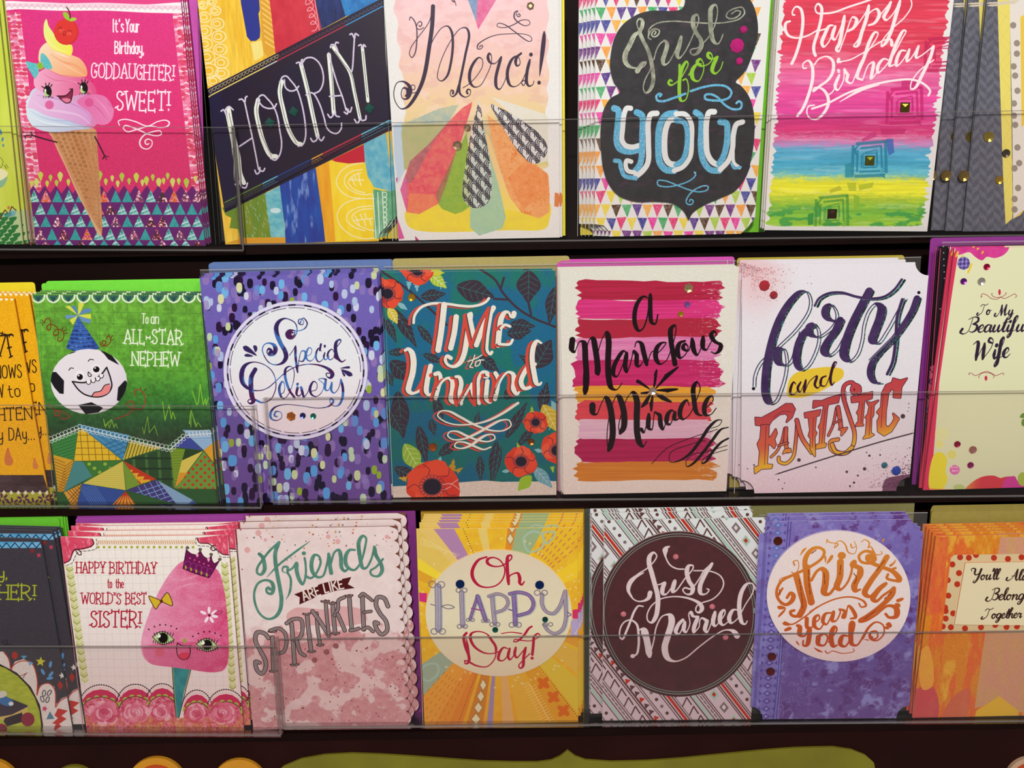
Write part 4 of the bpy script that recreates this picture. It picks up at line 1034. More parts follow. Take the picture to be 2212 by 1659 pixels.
# corners
def corner(q, seed):
    m = a.mpoly(q, False); a.fill(m, mixc(mixc('e0566e', 'd33f62', a.noise(3, 3, seed)), 'f3a3b4', sstep(a.noise(1.2, 4, seed+4), .6, .9)*.8))
corner("515,235 800,255 815,300 790,330 720,350 650,355 625,390 610,440 560,475 535,470", 3); corner("1700,250 1965,220 1975,400 1920,395 1870,340 1830,300 1740,295 1705,275", 5)
a.line("800,262 810,300 780,325 700,345 640,355 620,400 600,445 550,468 / 650,350 680,395 700,395 695,365 665,350 / 1700,250 1720,290 1800,300 1830,318 1870,350 1920,390 1975,398 / 1870,345 1840,360 1820,345 1830,320 1855,315", '3c0e1e', 8)
a.line("832,258 832,340 760,362 680,372 650,410 620,470 560,490 / 1690,250 1700,310 1800,325 1880,370 1900,410 1980,418", '3a2024', 5, dash=(22, 14))
for i in range(44): x = 845+i*19.3; a.line([[(x, 275, 0), (x+8, 300, 0)]], 'b8704c', 6)
a.poly("840,268 1690,262 1690,310 840,312", 'e8c49a', .35)
for i in range(18): a.dot(850+i*48, 330, 12, 11, 'a6aa3c')
def chev(x0, y0, x1, y1, n, wd=32):
    for i in range(n):
        t = i/n; x = x0+(x1-x0)*t; y = y0+(y1-y0)*t
        a.poly([(x-wd, y-16), (x, y+8), (x+wd, y-14), (x+wd, y+2), (x, y+25), (x-wd, y)], ['c8ca7c', 'a8ac50', 'd4d698'][i % 3])
chev(598, 500, 735, 1500, 46); chev(1938, 470, 2010, 1560, 50, 30)
# words
tc = 'b01c34'
a.text("HAPPY", 662, 552, 908, 553, 92, tc, w=9, serif=11, jig=4); a.text("BIRTHDAY", 950, 556, 1350, 556, 94, tc, w=9, serif=11, jig=4)
a.text("to", 930, 682, 965, 682, 80, tc, w=8, font=LOWS); a.text("the", 1000, 682, 1066, 682, 78, tc, w=8, font=LOWS)
a.text("WORLD'S", 705, 818, 1042, 820, 92, tc, w=9, serif=11, jig=6); a.text("BEST", 1088, 820, 1262, 820, 92, tc, w=9, serif=11)
a.text("SISTER!", 785, 1018, 1215, 1022, 135, tc, w=12, serif=15, jig=6)
# scalloped foot
a.view(0, 1244)
for (cx, w_, y) in ((870, 170, 1000), (1170, 150, 995), (1400, 130, 990), (1700, 120, 1045), (1950, 150, 1040), (2150, 60, 1060)):
    a.poly(arc(cx, y+130, w_, 150, 180, 360), 'c82a58')
    a.line([arc(cx, y+132, w_+18, 190, 195, 345)], '3c1a24', 11, dash=(6, 15))
    a.line([arc(cx, y+134, w_+6, 168, 190, 350)], 'e8a8b0', 5, dash=(8, 6))
for (cx, w_, y) in ((870, 165, 1000), (1170, 145, 995), (1400, 125, 990), (1700, 115, 1045), (1950, 145, 1040), (2150, 60, 1060)):
    m = a.mpoly([(cx-w_, 1400), (cx+w_, 1400)] + arc(cx, y+160, w_, 115, 0, -180)); 
    a.fill(m, mixc(mixc('cf4a68', 'e79aac', a.noise(3, 3, int(cx))), 'b82e50', sstep(a.noise(1.5, 1.5, int(cx)+2), .6, .8)))
    for i in range(6):
        an = math.radians(205+i*26); a.poly(arc(cx+w_*.93*math.cos(an), y+160+108*math.sin(an), 26, 24, math.degrees(an)+0-90, math.degrees(an)+90), 'a9b848'); 
    a.line([arc(cx, y+160, w_*.97, 112, 185, 355)], '5a2424', 7)
m = a.mpoly("735,1210 2120,1210 2120,1360 740,1360"); a.fill(m*sstep(a.noise(4, 3, 6), .3, .55), mixc('c44a50', 'd8a06a', a.noise(3, 3, 9)))
r = RS(12)
for (cx, cy, s) in ((900, 1190, 1.2), (1170, 1180, 1.1), (1390, 1180, .9), (1690, 1190, .9), (1920, 1185, 1.1)):
    for ring in range(5, 0, -1):
        for p in range(ring+2):
            an = p*2*math.pi/(ring+2)+ring*.7; rr = ring*19*s
            a.dot(cx+rr*math.cos(an), cy+rr*.75*math.sin(an), 36*s, 22*s, ['d45a78', 'e58aa0', 'c63e60', 'efb2c0', 'd96a84'][r.randint(5)], math.degrees(an)+90, a=.75)
    a.line([[(cx+t*4*s*math.cos(t*1.1), cy+t*3*s*math.sin(t*1.1), 0) for t in range(14)]], 'b02a4c', 5, a=.7)
for i in range(44): x = 770+i*31; a.line([[(x, 1325, 0), (x+14, 1300, 0), (x, 1275, 0)]], 'd8b070', 5, a=.7)
# stick
m = a.mpoly("1485,790 1645,810 1590,1000 1545,1225 1522,1220 1500,1000"); a.fill(m, mixc('3f9496', '2c7c84', a.noise(3, 6, 6))); a.line("1487,795 1500,1000 1520,1222 / 1648,810 1600,1000 1545,1225", '2a2010', 6); a.line("1493,795 1506,1000 1524,1215 / 1640,812 1594,1000", 'c9b25c', 4)
# candy
a.view(0, 1100)
pts = "1480,540 1560,460 1620,440 1760,470 1880,530 1935,700 1960,900 1975,1150 1965,1330 1930,1390 1850,1410 1720,1400 1640,1385 1480,1365 1300,1335 1235,1270 1218,1160 1250,1010 1330,800 1400,660"
m = a.mpoly(pts, True); g = np.clip(.15+.9*(np.arange(a.w)[None]/a.w-.55)*2+.2*(np.arange(a.h)[:, None]/a.h-.4), 0, 1)
a.fill(m, mixc(mixc('e58fb2', 'cf2f68', g), 'f0b4cc', a.noise(8, 5, 4)*.45), gl=.8); m2 = a.mpoly("1240,1200 1960,1200 1930,1390 1850,1410 1640,1385 1300,1335", True); a.fill(m2*m, C('c42c62'), .35)
a.line("1560,620 1650,590 1740,560 / 1500,700 1600,660 1700,640", 'f4b8cc', 22, a=.35, taper=.5)
# crown
m = a.mpoly("1580,515 1608,350 1650,385 1700,395 1728,360 1760,410 1800,430 1825,400 1830,440 1850,470 1895,445 1845,530 1805,595 1690,560"); a.fill(m, C('6c1450')); a.clip = m
for i in range(5): a.ring(1620+i*48, 480+i*16, 26, 30, '8a2a78', 9); a.dot(1600+i*45+4, 505+i*16, 8, 16, 'a8ac3c'); a.dot(1640+i*40, 425+i*16, 9, 9, 'c24a88')
a.clip = None; a.line("1580,515^ 1608,350^ 1650,385 1700,395 1728,360^ 1760,410 1800,430 1825,400^ 1830,440 1850,470 1895,445^ 1845,530 1805,595^ 1690,560 1580,515", '3a1028', 6)
for x, y in ((1618, 335), (1728, 350), (1823, 393), (1898, 435)): a.dot(x, y, 16, 14, '6a5c54')
for x, y in ((1703, 398), (1800, 436)): a.poly([(x, y-24), (x+13, y), (x, y+24), (x-13, y)], 'f0a8c0')
# bow, flower, face
for q in ("1285,752 1330,765 1390,798 1370,830 1345,864 1315,820", "1395,790 1415,750 1445,722 1475,770 1488,835 1440,820"): a.poly(q, 'd8b42c'); a.line(q, '4a3010', 7, closed=True)
a.dot(1393, 797, 13, 16, '5a2a1c')
for (dx, dy, an) in ((0, -42, 90), (42, -22, -35), (48, 12, 10), (22, 42, 60), (-22, 40, 120), (-50, -20, 25)): a.dot(1805+dx, 915+dy, 30, 13, 'f6e4ec', an)
a.dot(1807, 918, 10, 10, '4a1424'); a.line("1850,905 1880,885 1920,882 1915,898 1860,912", 'a8305c', 8)
for x, y in ((1410, 1115), (1790, 1175)):
    a.poly([(x-95, y-10), (x-40, y-50), (x+20, y-52), (x+95, y+15), (x+50, y+42), (x-20, y+50), (x-70, y+30)], 'c3cc9c', smooth=True); a.line([[(x-95, y-10, 0), (x-40, y-50, 0), (x+20, y-52, 0), (x+95, y+15, 1), (x+50, y+42, 0), (x-20, y+50, 0), (x-95, y-10, 0)]], '2a1c14', 6)
    a.dot(x-2, y-2, 50, 46, '6f9a4c'); a.dot(x-2, y-2, 40, 44, '120c0c'); a.dot(x-38, y-20, 16, 18, 'eef2e4')
    for i in range(10): t = -80+i*18; a.line([[(x+t, y+42-abs(t)*.3, 0), (x+t*1.1, y+60-abs(t)*.25, 0)]], '1d1014', 6)
    for i in range(8): t = -70+i*21; a.line([[(x+t, y-44+abs(t)*.35, 0), (x+t*1.15, y-66+abs(t)*.3, 0)]], '1d1014', 6)
    for i in range(6): t = -125+i*48; a.dot(x+t, y-62-55*math.cos(t/95), 7, 7, '3a0c24')
a.line("1530,1155 1560,1175 1610,1182 1650,1180 / 1530,1165 1525,1220 1545,1280 1580,1300 1620,1290 1642,1240 1640,1190", '3a0c1c', 8)
a.poly("1540,1270 1560,1245 1610,1240 1635,1250 1615,1290 1580,1298", 'd83a5a', smooth=True); a.dot(1380, 1235, 40, 38, 'd85a6c', a=.7); a.poly("1595,1110 1612,1135 1600,1158 1582,1150 1580,1130", '9aa63c')
K.build('cream card with a pink cotton candy face wearing a crown', copies=3, clist=[(.0048, .0035), (.0062, .0065), (.0085, .0075)], edge=(228, 150, 160), copy_label='pink-cornered cotton candy card')
envelope(3, .0125, 163, 1121, 534, 1110, (160, 62, 160), 'purple envelope behind the cotton candy card', n=2, dxy=(.001, .003))

# ================================================================== bottom row, far left: charcoal card cut by the frame
K = Card(3, [(-270, 1155), (87, 1164), (158, 1583), (-200, 1590)], '3f3a42'); a = K.art
speckle(a, 3, .12); a.view(0, 1100)
m = a.mpoly("-900,275 345,285 360,335 -900,345"); a.fill(m, mixc('4a9ccc', '86b8dc', a.noise(3, 3, 3))); a.line([[(-500+i*37, 290 if i % 2 else 335, 0) for i in range(24)]], '16304a', 8, smooth=False)
tc = 'a6b02c'
a.text("boy,", -140, 598, 62, 600, 95, tc, font=LOWS, w=12); a.text("BROTHER!", -420, 775, 305, 782, 122, tc, w=12, serif=15)
def star(x, y, r_, c, an=0):
    a.poly([(x+(r_ if i % 2 == 0 else r_*.45)*math.sin(i*math.pi/5+an), y-(r_ if i % 2 == 0 else r_*.45)*math.cos(i*math.pi/5+an)) for i in range(10)], c)
star(335, 400, 24, 'c83a5c'); star(403, 358, 20, 'b8305c'); star(278, 362, 26, '8a2a28')
a.line("40,1170 20,1150 50,1130 65,1150 45,1170 90,1165", '1d1a1e', 5)
a.view(0, 1244)
m = a.mpoly("-600,655 30,655 75,720 95,800 130,740 200,720 280,750 320,880 325,1000 360,940 420,925 470,960 485,1110 530,1060 600,1030 640,1350 -600,1380", False)
a.fill(m, mixc('e6dad6', 'd9cac6', a.noise(1, 1, 3))); a.line("30,655 75,720 97,870^ 110,780 200,735 275,760 320,890 318,1030^ 350,950 420,930 470,980 480,1135^ 520,1080 590,1040", 'b83a28', 9)
a.dot(-180, 1290, 552, 560, '2a1a12'); m = a.mpoly(a.ell(-185, 1295, 540, 550)); a.fill(m, mixc('9ca828', 'b8bc3c', a.noise(4, 2, 3)))
a.poly("-100,1120 90,1060 240,1120 235,1150 100,1200 -100,1240", '3a2a38'); a.poly("-100,1235 100,1200 240,1130 240,1180 40,1235 -100,1270", 'cdb060'); a.poly("40,1230 190,1180 200,1260 60,1300 30,1260", '2c1420'); a.dot(240, 1240, 58, 60, '8a1c34'); a.dot(10, 1320, 50, 44, '8a1c34')
a.poly("0,1060 40,1040 110,1080 105,1120 60,1125 0,1100", '3a6ca4', smooth=True); a.dot(95, 1105, 22, 18, 'd8dce0'); a.poly("-20,1010 40,995 60,1020 30,1050 -20,1050", 'd4ccc0', smooth=True)
star(350, 742, 44, 'c8c030', .1); star(535, 862, 30, 'd8d4d0', -.2); star(385, 1148, 28, 'c83a6c', .3); a.dot(127, 688, 26, 34, 'a82c20'); a.poly("495,945 515,905 545,945 520,990", 'a82c20')
for (x, y, an) in ((435, 765, 10), (370, 830, -30), (440, 850, 40), (430, 885, 80)): a.dot(x, y, 13, 30, '5a94cc', an)
for (x, y, an) in ((425, 1010, 35), (380, 1015, 5), (365, 1065, -20), (410, 1070, 20)): a.ring(x, y, 13, 26, '4a4848', 8, an)
a.poly("500,1145 585,1165 530,1210 575,1235 510,1280 530,1300 460,1340 480,1280 450,1275 500,1230 470,1205", 'c0342c'); a.poly("400,1240 430,1170 470,1235", '5a7c94'); a.line("170,865 225,850 / 200,885 215,850 / 210,850 235,838", '8a4a40', 6); a.poly("180,690 235,690 205,725", '5a94b8'); a.poly("240,740 285,750 255,780", '7aa4cc')
K.build('charcoal card with a lime circle and skateboard, cut off by the left edge', copies=3, clist=[(.0085, .0055), (.010, .0062), (.0115, .0065)], edge=(90, 96, 104), copy_label='charcoal skateboard card')
envelope(3, .0125, -60, 1118, 128, 1121, (104, 196, 44), 'bright green envelope at the left edge, bottom row', n=4, dxy=(.0017, .003))
def deco(a, q, w, oc, fc, ow=7, pen=None, off=None):
    a.line(q, oc, w+2*ow, pen=(pen[0]+2*ow, pen[1]+2*ow) if pen else None, off=off); a.line(q, fc, w, pen=pen, off=off)
# ================================================================== middle row: blue-violet speckled card with round plate
K = Card(2, [(431, 600), (815, 588), (844, 1082), (489, 1087)], '6a5cae'); a = K.art
a.rgb[:] = a.grad([(588, C('6f63b8')), (850, C('6b58a6')), (1087, C('6a4a90'))]); speckle(a, 5, .06); a.view(420, 550, 4.608); r = RS(21)
def spots(n, cols, sz, gl=None, al=1.):
    for i in range(n):
        X_ = r.rand()*1950+20; Y_ = 160+r.rand()*2330; X_ += (Y_-160)*.06*(1-X_/1200)
        c = cols[r.randint(len(cols))]; s = sz*(.85+.35*r.rand())
        a.poly([(X_-s, Y_-s*.9), (X_-s*.6, Y_-s*1.6), (X_+s*.6, Y_-s*1.6), (X_+s, Y_-s*.9), (X_+s, Y_+s*.9), (X_+s*.5, Y_+s*1.7), (X_-s*.5, Y_+s*1.7), (X_-s, Y_+s*.9)], c, al, smooth=True, gl=gl)
spots(120, ['8f78bc', '9a7cb8'], 27, al=.7); spots(260, ['160f2c', '1a1030', '2a0f38'], 25); spots(95, ['5a9cdc', '6fb0e4', '5f8cd0'], 28); spots(62, ['c4cf9c', 'b9cfae', 'd2d4a2'], 25, .6); spots(60, ['b8c4e2', 'a8bce2', 'c9cfe6'], 25, .6); spots(70, ['8f78bc'], 25, al=.6); spots(14, ['90ac34'], 24)
o = a.ell(1010, 1150, 716, 690, 0, 72)
a.poly(o, 'dcd8ee'); a.poly(a.ell(1008, 1150, 668, 642, 0, 72), 'e6e6ec', gl=.62)
m = a.mpoly(a.ell(1008, 1150, 668, 642, 0, 72)); a.fill(m, mixc('e4e6ec', 'ead8e0', np.clip((np.arange(a.h)[:, None]/a.h-.35)*3, 0, 1)+np.zeros((1, a.w))), gl=.62)
a.ring(1010, 1150, 676, 650, '9a8cc0', 15); a.line([tuple(p) for p in a.ell(1010, 1150, 676, 650, 0, 80)]+[(1686, 1150)], '1c1232', 15, dash=(60, 95)); a.line([tuple(p) for p in a.ell(1008, 1150, 648, 622, 8, 80)], '3a2c58', 6, dash=(150, 30)); a.ring(1008, 1150, 662, 636, 'dcdcec', 5)
K.lift('round_plate', [(420+x/4.608, 550+y/4.608) for x, y in o], .0012, 'silvery glitter plate with script lettering')
ink = mixc(mixc('34225c', '3f6cb4', sstep(a.noise(7, 7, 15, 2), .5, .7)), '4a1c50', sstep(a.noise(9, 9, 25, 2), .62, .75))
P = (9, 50)
a.line("1062,668 1050,690 1080,695 1090,665 1070,640 1040,650 1045,690 1085,630 1125,680 1105,730 1040,758 980,755 940,790 950,815", ink, 9, pen=(7, 14))
a.line("985,775 955,775 965,815 995,800 1000,760 955,752 928,785 940,825 980,832 1015,790 1025,740 1005,680 950,645 900,635 850,660 820,710 822,780 860,880 905,960 915,1020 880,1075 810,1095 750,1075 700,1010 680,940 705,890 755,880 800,905 810,950 785,995 745,1000 725,965 745,935 770,960 755,978", ink, 12, pen=(10, 46))
a.line("950,1000 985,950 1010,910^ 1010,1020 1030,1170^ 1040,1070 1070,960 1100,960 1110,1000 1080,1060 1040,1055", ink, 8, pen=(7, 24))
a.line("1115,1010 1160,990 1170,940 1145,925 1118,970 1118,1030 1145,1058 1180,1045 1215,980 / 1262,890 1250,950 / 1265,960 1240,930 1215,975 1215,1035 1240,1065 1280,1040 1300,975^ 1290,1020 1305,1045 1345,1010 / 1300,905 1300,915 / 1395,975 1370,940 1335,970 1330,1020 1355,1045 1395,1010 1405,960^ 1400,1020 1425,1040", ink, 8, pen=(6, 20))
a.line("1400,1020 1420,920 1460,860 1455,845 1420,860 1405,930 1430,1030 1470,1065 1505,1045", ink, 8, pen=(8, 34))
a.line("575,1400 555,1250 575,1180 610,1140 / 610,1140 570,1220 575,1400 590,1460 560,1480 535,1460 550,1440 600,1440 680,1470 760,1440 810,1340 810,1240 770,1150 690,1090 590,1068 510,1100 475,1180 490,1280 560,1340 660,1350 740,1320 800,1270 900,1180 1000,1120 1120,1090 1240,1098 1340,1140 1375,1190 1355,1225 1320,1210 1315,1180 1345,1180", ink, 11, pen=(9, 48))
a.line("850,1390 890,1370 900,1290 880,1260 850,1320 860,1400 890,1430 930,1400 990,1250 990,1140 960,1110 915,1130 905,1200 950,1350 1000,1420 / 1030,1320 1020,1390 1045,1405 1070,1380 / 1030,1285 1028,1292 / 1065,1320 1090,1420^ 1130,1370 1150,1300 / 1160,1360 1215,1340 1220,1280 1190,1260 1155,1320 1165,1385 1210,1410 1260,1380 1290,1290 1240,1240 1270,1230 1310,1240^ 1305,1340 1330,1350 1370,1270^ 1365,1350 1390,1375 1430,1340 1460,1240^ 1480,1340 1470,1440 1430,1500 1380,1500 1350,1460 1360,1430 1385,1455 1350,1500 1250,1525 1050,1500 900,1490 800,1520 760,1580 770,1630 820,1648 870,1620 865,1570 815,1560 800,1600 825,1610", ink, 9, pen=(7, 26))
for q in ("488,915 520,905 570,940 625,1005 560,980 500,950", "590,905 620,905 630,940 612,970", "500,1000 530,985 590,1010 510,1012", "1450,1130 1545,1110 1550,1128 1500,1132", "1460,1140 1560,1170 1575,1200 1540,1210 1500,1180", "1465,1150 1505,1200 1492,1212"): a.poly(q, '33245a', smooth=True)
for x, y, rr, c, kd in ((967, 1605, 10.5, (206, 118, 44), 'hex'), (1083, 1598, 6.5, (36, 44, 128), 'round'), (1187, 1603, 6.5, (34, 132, 116), 'round')): K.gem(420+x/4.608, 550+y/4.608, rr, c, kd)
K.build('violet card speckled with blue, black and silver dabs around a round script plate', copies=3, clist=[(.0006, .0008), (.0012, .0016), (.0004, .0026)], edge=(80, 70, 150), copy_label='speckled violet card')
envelope(2, .013, 450, 568, 845, 562, (92, 120, 178), 'slate blue envelope behind the speckled violet card', n=2, dxy=(.001, .0006))  # blue darkened to its shaded tone

# ================================================================== middle row: teal card with poppies
K = Card(2, [(828, 588), (1200, 584), (1202, 1069), (850, 1075)], '1f6e72'); a = K.art
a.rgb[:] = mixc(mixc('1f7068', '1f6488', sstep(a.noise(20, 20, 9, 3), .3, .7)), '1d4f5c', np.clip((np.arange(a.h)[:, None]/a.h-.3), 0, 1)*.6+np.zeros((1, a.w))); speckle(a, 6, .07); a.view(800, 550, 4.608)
dk = '3c2f3a'
def leaf(x0, y0, x1, y1, w_, c, vein=None, a_=1., vw=5, n=4):
    dx, dy = x1-x0, y1-y0; L = math.hypot(dx, dy); ux, uy = dx/L, dy/L; nx, ny = -uy*w_, ux*w_
    a.poly([(x0, y0), (x0+dx*.25+nx*.8, y0+dy*.25+ny*.8), (x0+dx*.5+nx, y0+dy*.5+ny), (x0+dx*.8+nx*.45, y0+dy*.8+ny*.45), (x1, y1), (x0+dx*.8-nx*.45, y0+dy*.8-ny*.45), (x0+dx*.5-nx, y0+dy*.5-ny), (x0+dx*.25-nx*.8, y0+dy*.25-ny*.8)], c, a_, smooth=True)
    if vein:
        a.line([[(x0, y0, 0), (x1-dx*.08, y1-dy*.08, 0)]], vein, vw)
        for i in range(n):
            t = .15+.7*i/n
            for s in (-1, 1): a.line([[(x0+dx*t, y0+dy*t, 0), (x0+dx*(t+.16)+s*nx*.75, y0+dy*(t+.16)+s*ny*.75, 0)]], vein, vw*.8)
tv = '2a7478'
a.line("130,180 350,330 560,510 760,700 / 1100,150 1240,250 1320,380 1450,520 1600,620 1840,720 / 1330,230 1300,330 / 1570,460 1600,600 / 1230,440 1380,450", dk, 22)
for q in ((860, 315, 1230, 420, 110), (1580, 160, 1570, 480, 120), (1390, 690, 1640, 715, 60), (1360, 790, 1600, 760, 70), (1840, 320, 1780, 690, 70), (1640, 1130, 1800, 850, 110), (1640, 1100, 1480, 1000, 40), (240, 540, 460, 920, 60), (160, 640, 260, 880, 40), (470, 700, 640, 920, 40), (500, 420, 750, 390, 60), (180, 980, 380, 960, 40), (200, 1060, 420, 1260, 90), (170, 1170, 220, 1310, 40), (520, 990, 740, 1080, 40), (1090, 1010, 1280, 1170, 60), (1700, 1560, 1760, 1270, 60), (1340, 1440, 1430, 1320, 50),
          (270, 1360, 330, 1830, 90), (200, 1560, 330, 1800, 60), (640, 1400, 720, 1700, 50), (480, 1700, 560, 2080, 60), (600, 1640, 640, 1800, 40), (680, 2000, 880, 1850, 50), (240, 2120, 480, 2240, 60), (1350, 1830, 1560, 1470, 50), (1470, 1900, 1650, 1700, 40), (1090, 2000, 1100, 2260, 40), (1260, 1850, 1200, 2260, 50), (1300, 1900, 1230, 2260, 30), (1050, 1700, 1080, 1560, 30)):
    leaf(*q, dk, tv)
def poppy(x, y, R_, seed=1, cx=0, cy=0):
    r = RS(seed)
    a.poly(a.ell(x, y, R_, R_*.9, 10, 26, .12, seed), 'd2402a', smooth=True)
    for i in range(4): an = i*1.6+seed; a.poly(a.ell(x+R_*.4*math.cos(an), y+R_*.38*math.sin(an), R_*.6, R_*.5, math.degrees(an), 20, .08, seed+i), ['dc4a30', 'd0392a', 'e0563a'][i % 3], smooth=True)
    for i in range(5): an = i*1.3+seed+.4; a.line([[(x+R_*.95*math.cos(an), y+R_*.85*math.sin(an), 0), (x+R_*.7*math.cos(an+.2), y+R_*.6*math.sin(an+.2), 0), (x+R_*.5*math.cos(an), y+R_*.42*math.sin(an), 0)]], '5c2a34', 7)
    x += cx; y += cy
    for i in range(20): an = i*2*math.pi/20; a.ring(x+R_*.42*math.cos(an), y+R_*.38*math.sin(an), R_*.07, R_*.06, '33304a', 4)
    a.dot(x, y, R_*.36, R_*.32, '7c3a44'); a.dot(x, y, R_*.33, R_*.29, '231c2c')
def jag(x, y, s, c, an=0):
    pts = []
    for i in range(7):
        t = i/6; pts += [(x+s*(t*math.cos(an)-(.22 if i % 2 else .42)*(1-t)*math.sin(an)), y+s*(t*math.sin(an)+(.22 if i % 2 else .42)*(1-t)*math.cos(an)))]
    for i in range(6, -1, -1):
        t = i/6; pts += [(x+s*(t*math.cos(an)+(.22 if i % 2 else .42)*(1-t)*math.sin(an)), y+s*(t*math.sin(an)-(.22 if i % 2 else .42)*(1-t)*math.cos(an)))]
    a.poly(pts, c)
lime, gold, sky = '9cb83c', 'c4a838', '7fb0b8'
leaf(580, 180, 760, 335, 60, 'a2bc3c', 'dfe6b8'); leaf(600, 190, 740, 180, 25, 'c4c03c'); jag(385, 270, 90, sky, 1.6); jag(460, 290, 90, sky, 1.5); leaf(270, 480, 370, 550, 26, sky); leaf(180, 520, 270, 690, 50, 'c9b43c', 'e8e0b0')
poppy(470, 150, 160, 3, 0, 10); poppy(160, 390, 165, 1, 10, 0)
leaf(1720, 1495, 1860, 1760, 90, gold, 'e6dca8'); a.poly("1800,1450 1850,1480 1850,1560 1800,1520", sky); jag(1610, 1600, 100, lime, -1.6)
poppy(1645, 1670, 120, 4); poppy(1870, 1930, 170, 6, -10, 20); jag(1480, 1930, 70, lime, -1.9); leaf(1710, 1960, 1630, 1940, 20, sky)
leaf(1310, 2160, 1400, 2150, 18, sky); leaf(1620, 2110, 1810, 2320, 60, '6c98a4', 'a8c4cc'); leaf(1600, 2200, 1470, 2350, 60, '9cbc34', None)
m = a.mpoly("150,2310 600,2290 1050,2255 1150,2248 1300,2262 1500,2260 1900,2255 1900,2500 150,2500"); a.fill(m, mixc('d8c4b6', 'cdb8ac', a.noise(1, 1, 3)), gl=.65)
leaf(1620, 2110, 1810, 2320, 60, '6c98a4', 'a8c4cc'); leaf(1600, 2200, 1470, 2350, 60, '94b430', None); poppy(1500, 2060, 160, 8); jag(1810, 2110, 70, lime, 1.4)
leaf(340, 1885, 500, 2160, 90, '8fae3c', 'd4dca0'); leaf(570, 2080, 420, 2170, 50, '8fae3c'); jag(810, 2150, 130, 'b48a28', -1.4); jag(860, 2160, 80, 'b48a28', -.6); jag(360, 2235, 90, 'c09a30', 3.3); leaf(700, 2010, 680, 2090, 18, sky)
poppy(625, 2300, 270, 5, -10, 10); a.line("720,2290 800,2280 890,2340 / 800,2290 870,2240 / 740,2340 800,2310", 'd8a8a0', 8)
ic = 'e6dcd0'; cr = 'd0483c'
def shad(q, w, pen=None):
    a.line(q, cr, w, pen=pen, off=(-42, 12)); a.line(q, '33403a', w, pen=pen, off=(-10, 6)); a.gl = .6; a.line(q, ic, w, pen=pen); a.gl = None
shad("430,680 440,610 500,530 600,490 750,490 900,510 1000,515 1090,500 1150,470 1180,435", 26)
shad("735,500 725,600 700,800 675,950", 58); shad("855,620 835,780 800,930", 54)
shad("1000,600 1000,590 985,680 960,850 930,1000 890,1080 830,1115 770,1095 745,1045 765,1010 800,1030", 34, (30, 54)); shad("985,600 1005,700 1050,900", 44, (30, 46)); shad("1055,900 1140,680 1225,530", 50); shad("1215,530 1185,700 1165,850 1165,960 1195,990 1210,970", 30)
shad("1430,585 1425,615 1400,615 1375,575 1340,575 1305,630 1285,750 1270,900", 34, (24, 56)); shad("1300,735 1340,700 1390,715 / 1280,890 1330,895 1390,890 1415,850", 28)
shad("970,1065 1060,1030 1110,1000 / 1040,1000 1010,1080 990,1120 1020,1125 / 1090,1050 1050,1070 1045,1110 1080,1100 1095,1060 1085,1050 1130,1050", 11)
shad("345,955 375,940 410,970 430,1060 420,1180 390,1290 380,1350 410,1380 480,1360 540,1270 580,1180 600,1110", 40, (26, 60)); shad("600,1110 565,1270 560,1370 590,1400 620,1370", 44, (20, 52))
shad("645,1190 680,1180 700,1230 680,1320 650,1430", 40); shad("670,1330 730,1250 780,1230 815,1260 815,1360 800,1440 830,1475 865,1450", 34, (24, 50))
shad("850,1215 885,1220 905,1280 890,1380 900,1480", 40, (26, 46)); shad("900,1480 960,1370 1010,1290^ 1030,1400 1080,1480", 32, (22, 46)); shad("1080,1480 1075,1350 1080,1230 1120,1170 1170,1180 1165,1215 1130,1215", 34)
shad("1165,1260 1155,1360 1155,1440 1190,1470 1215,1440", 32, (28, 46)); shad("1160,1190 1165,1196", 36)
shad("1245,1180 1270,1230 1265,1330 1240,1440", 42); shad("1250,1370 1310,1230 1370,1170 1420,1190 1430,1260 1425,1340 1460,1390 1495,1340", 34, (22, 50))
shad("1640,1090 1590,1100 1530,1180 1500,1270 1530,1330 1590,1320 1640,1230", 46, (34, 50)); shad("1700,880 1660,860 1630,900 1610,1020 1630,1180 1660,1290 1690,1290 1700,1275", 40, (22, 52))
a.view(800, 780, 4.608)
shad("1470,418 1300,530 1150,600 1000,630 830,630 720,590 670,540 700,500 780,500 900,560 1050,640 1200,690 1330,690 1400,640 1380,590 1300,590 1200,640 1060,720 930,775 820,780 770,740 790,705 860,700 960,745 1080,790 1180,800 1240,770 1225,735 1160,735 1080,780 1000,840 900,870 840,850 860,810 940,810 1040,850 1130,880 1200,855", 14, (15, 40))
a.view(800, 550, 4.608)
for x, y, rr, c, kd in ((412, 425, 8.5, (196, 150, 40), 'round'), (622, 1915, 10, (196, 96, 36), 'hex'), (1600, 1863, 8, (150, 84, 30), 'hex')): K.gem(800+x/4.608, 550+y/4.608, rr, c, kd)
K.build('teal card with cream lettering and red poppies in the corners', copies=1, clist=[(-.002, .0012)], edge=(190, 214, 214), copy_label='teal poppy card')
envelope(2, .013, 848, 562, 1230, 549, (172, 158, 92), 'khaki envelope behind the teal poppy card', n=1)  # khaki is the shaded tone; the shade is put into the colour

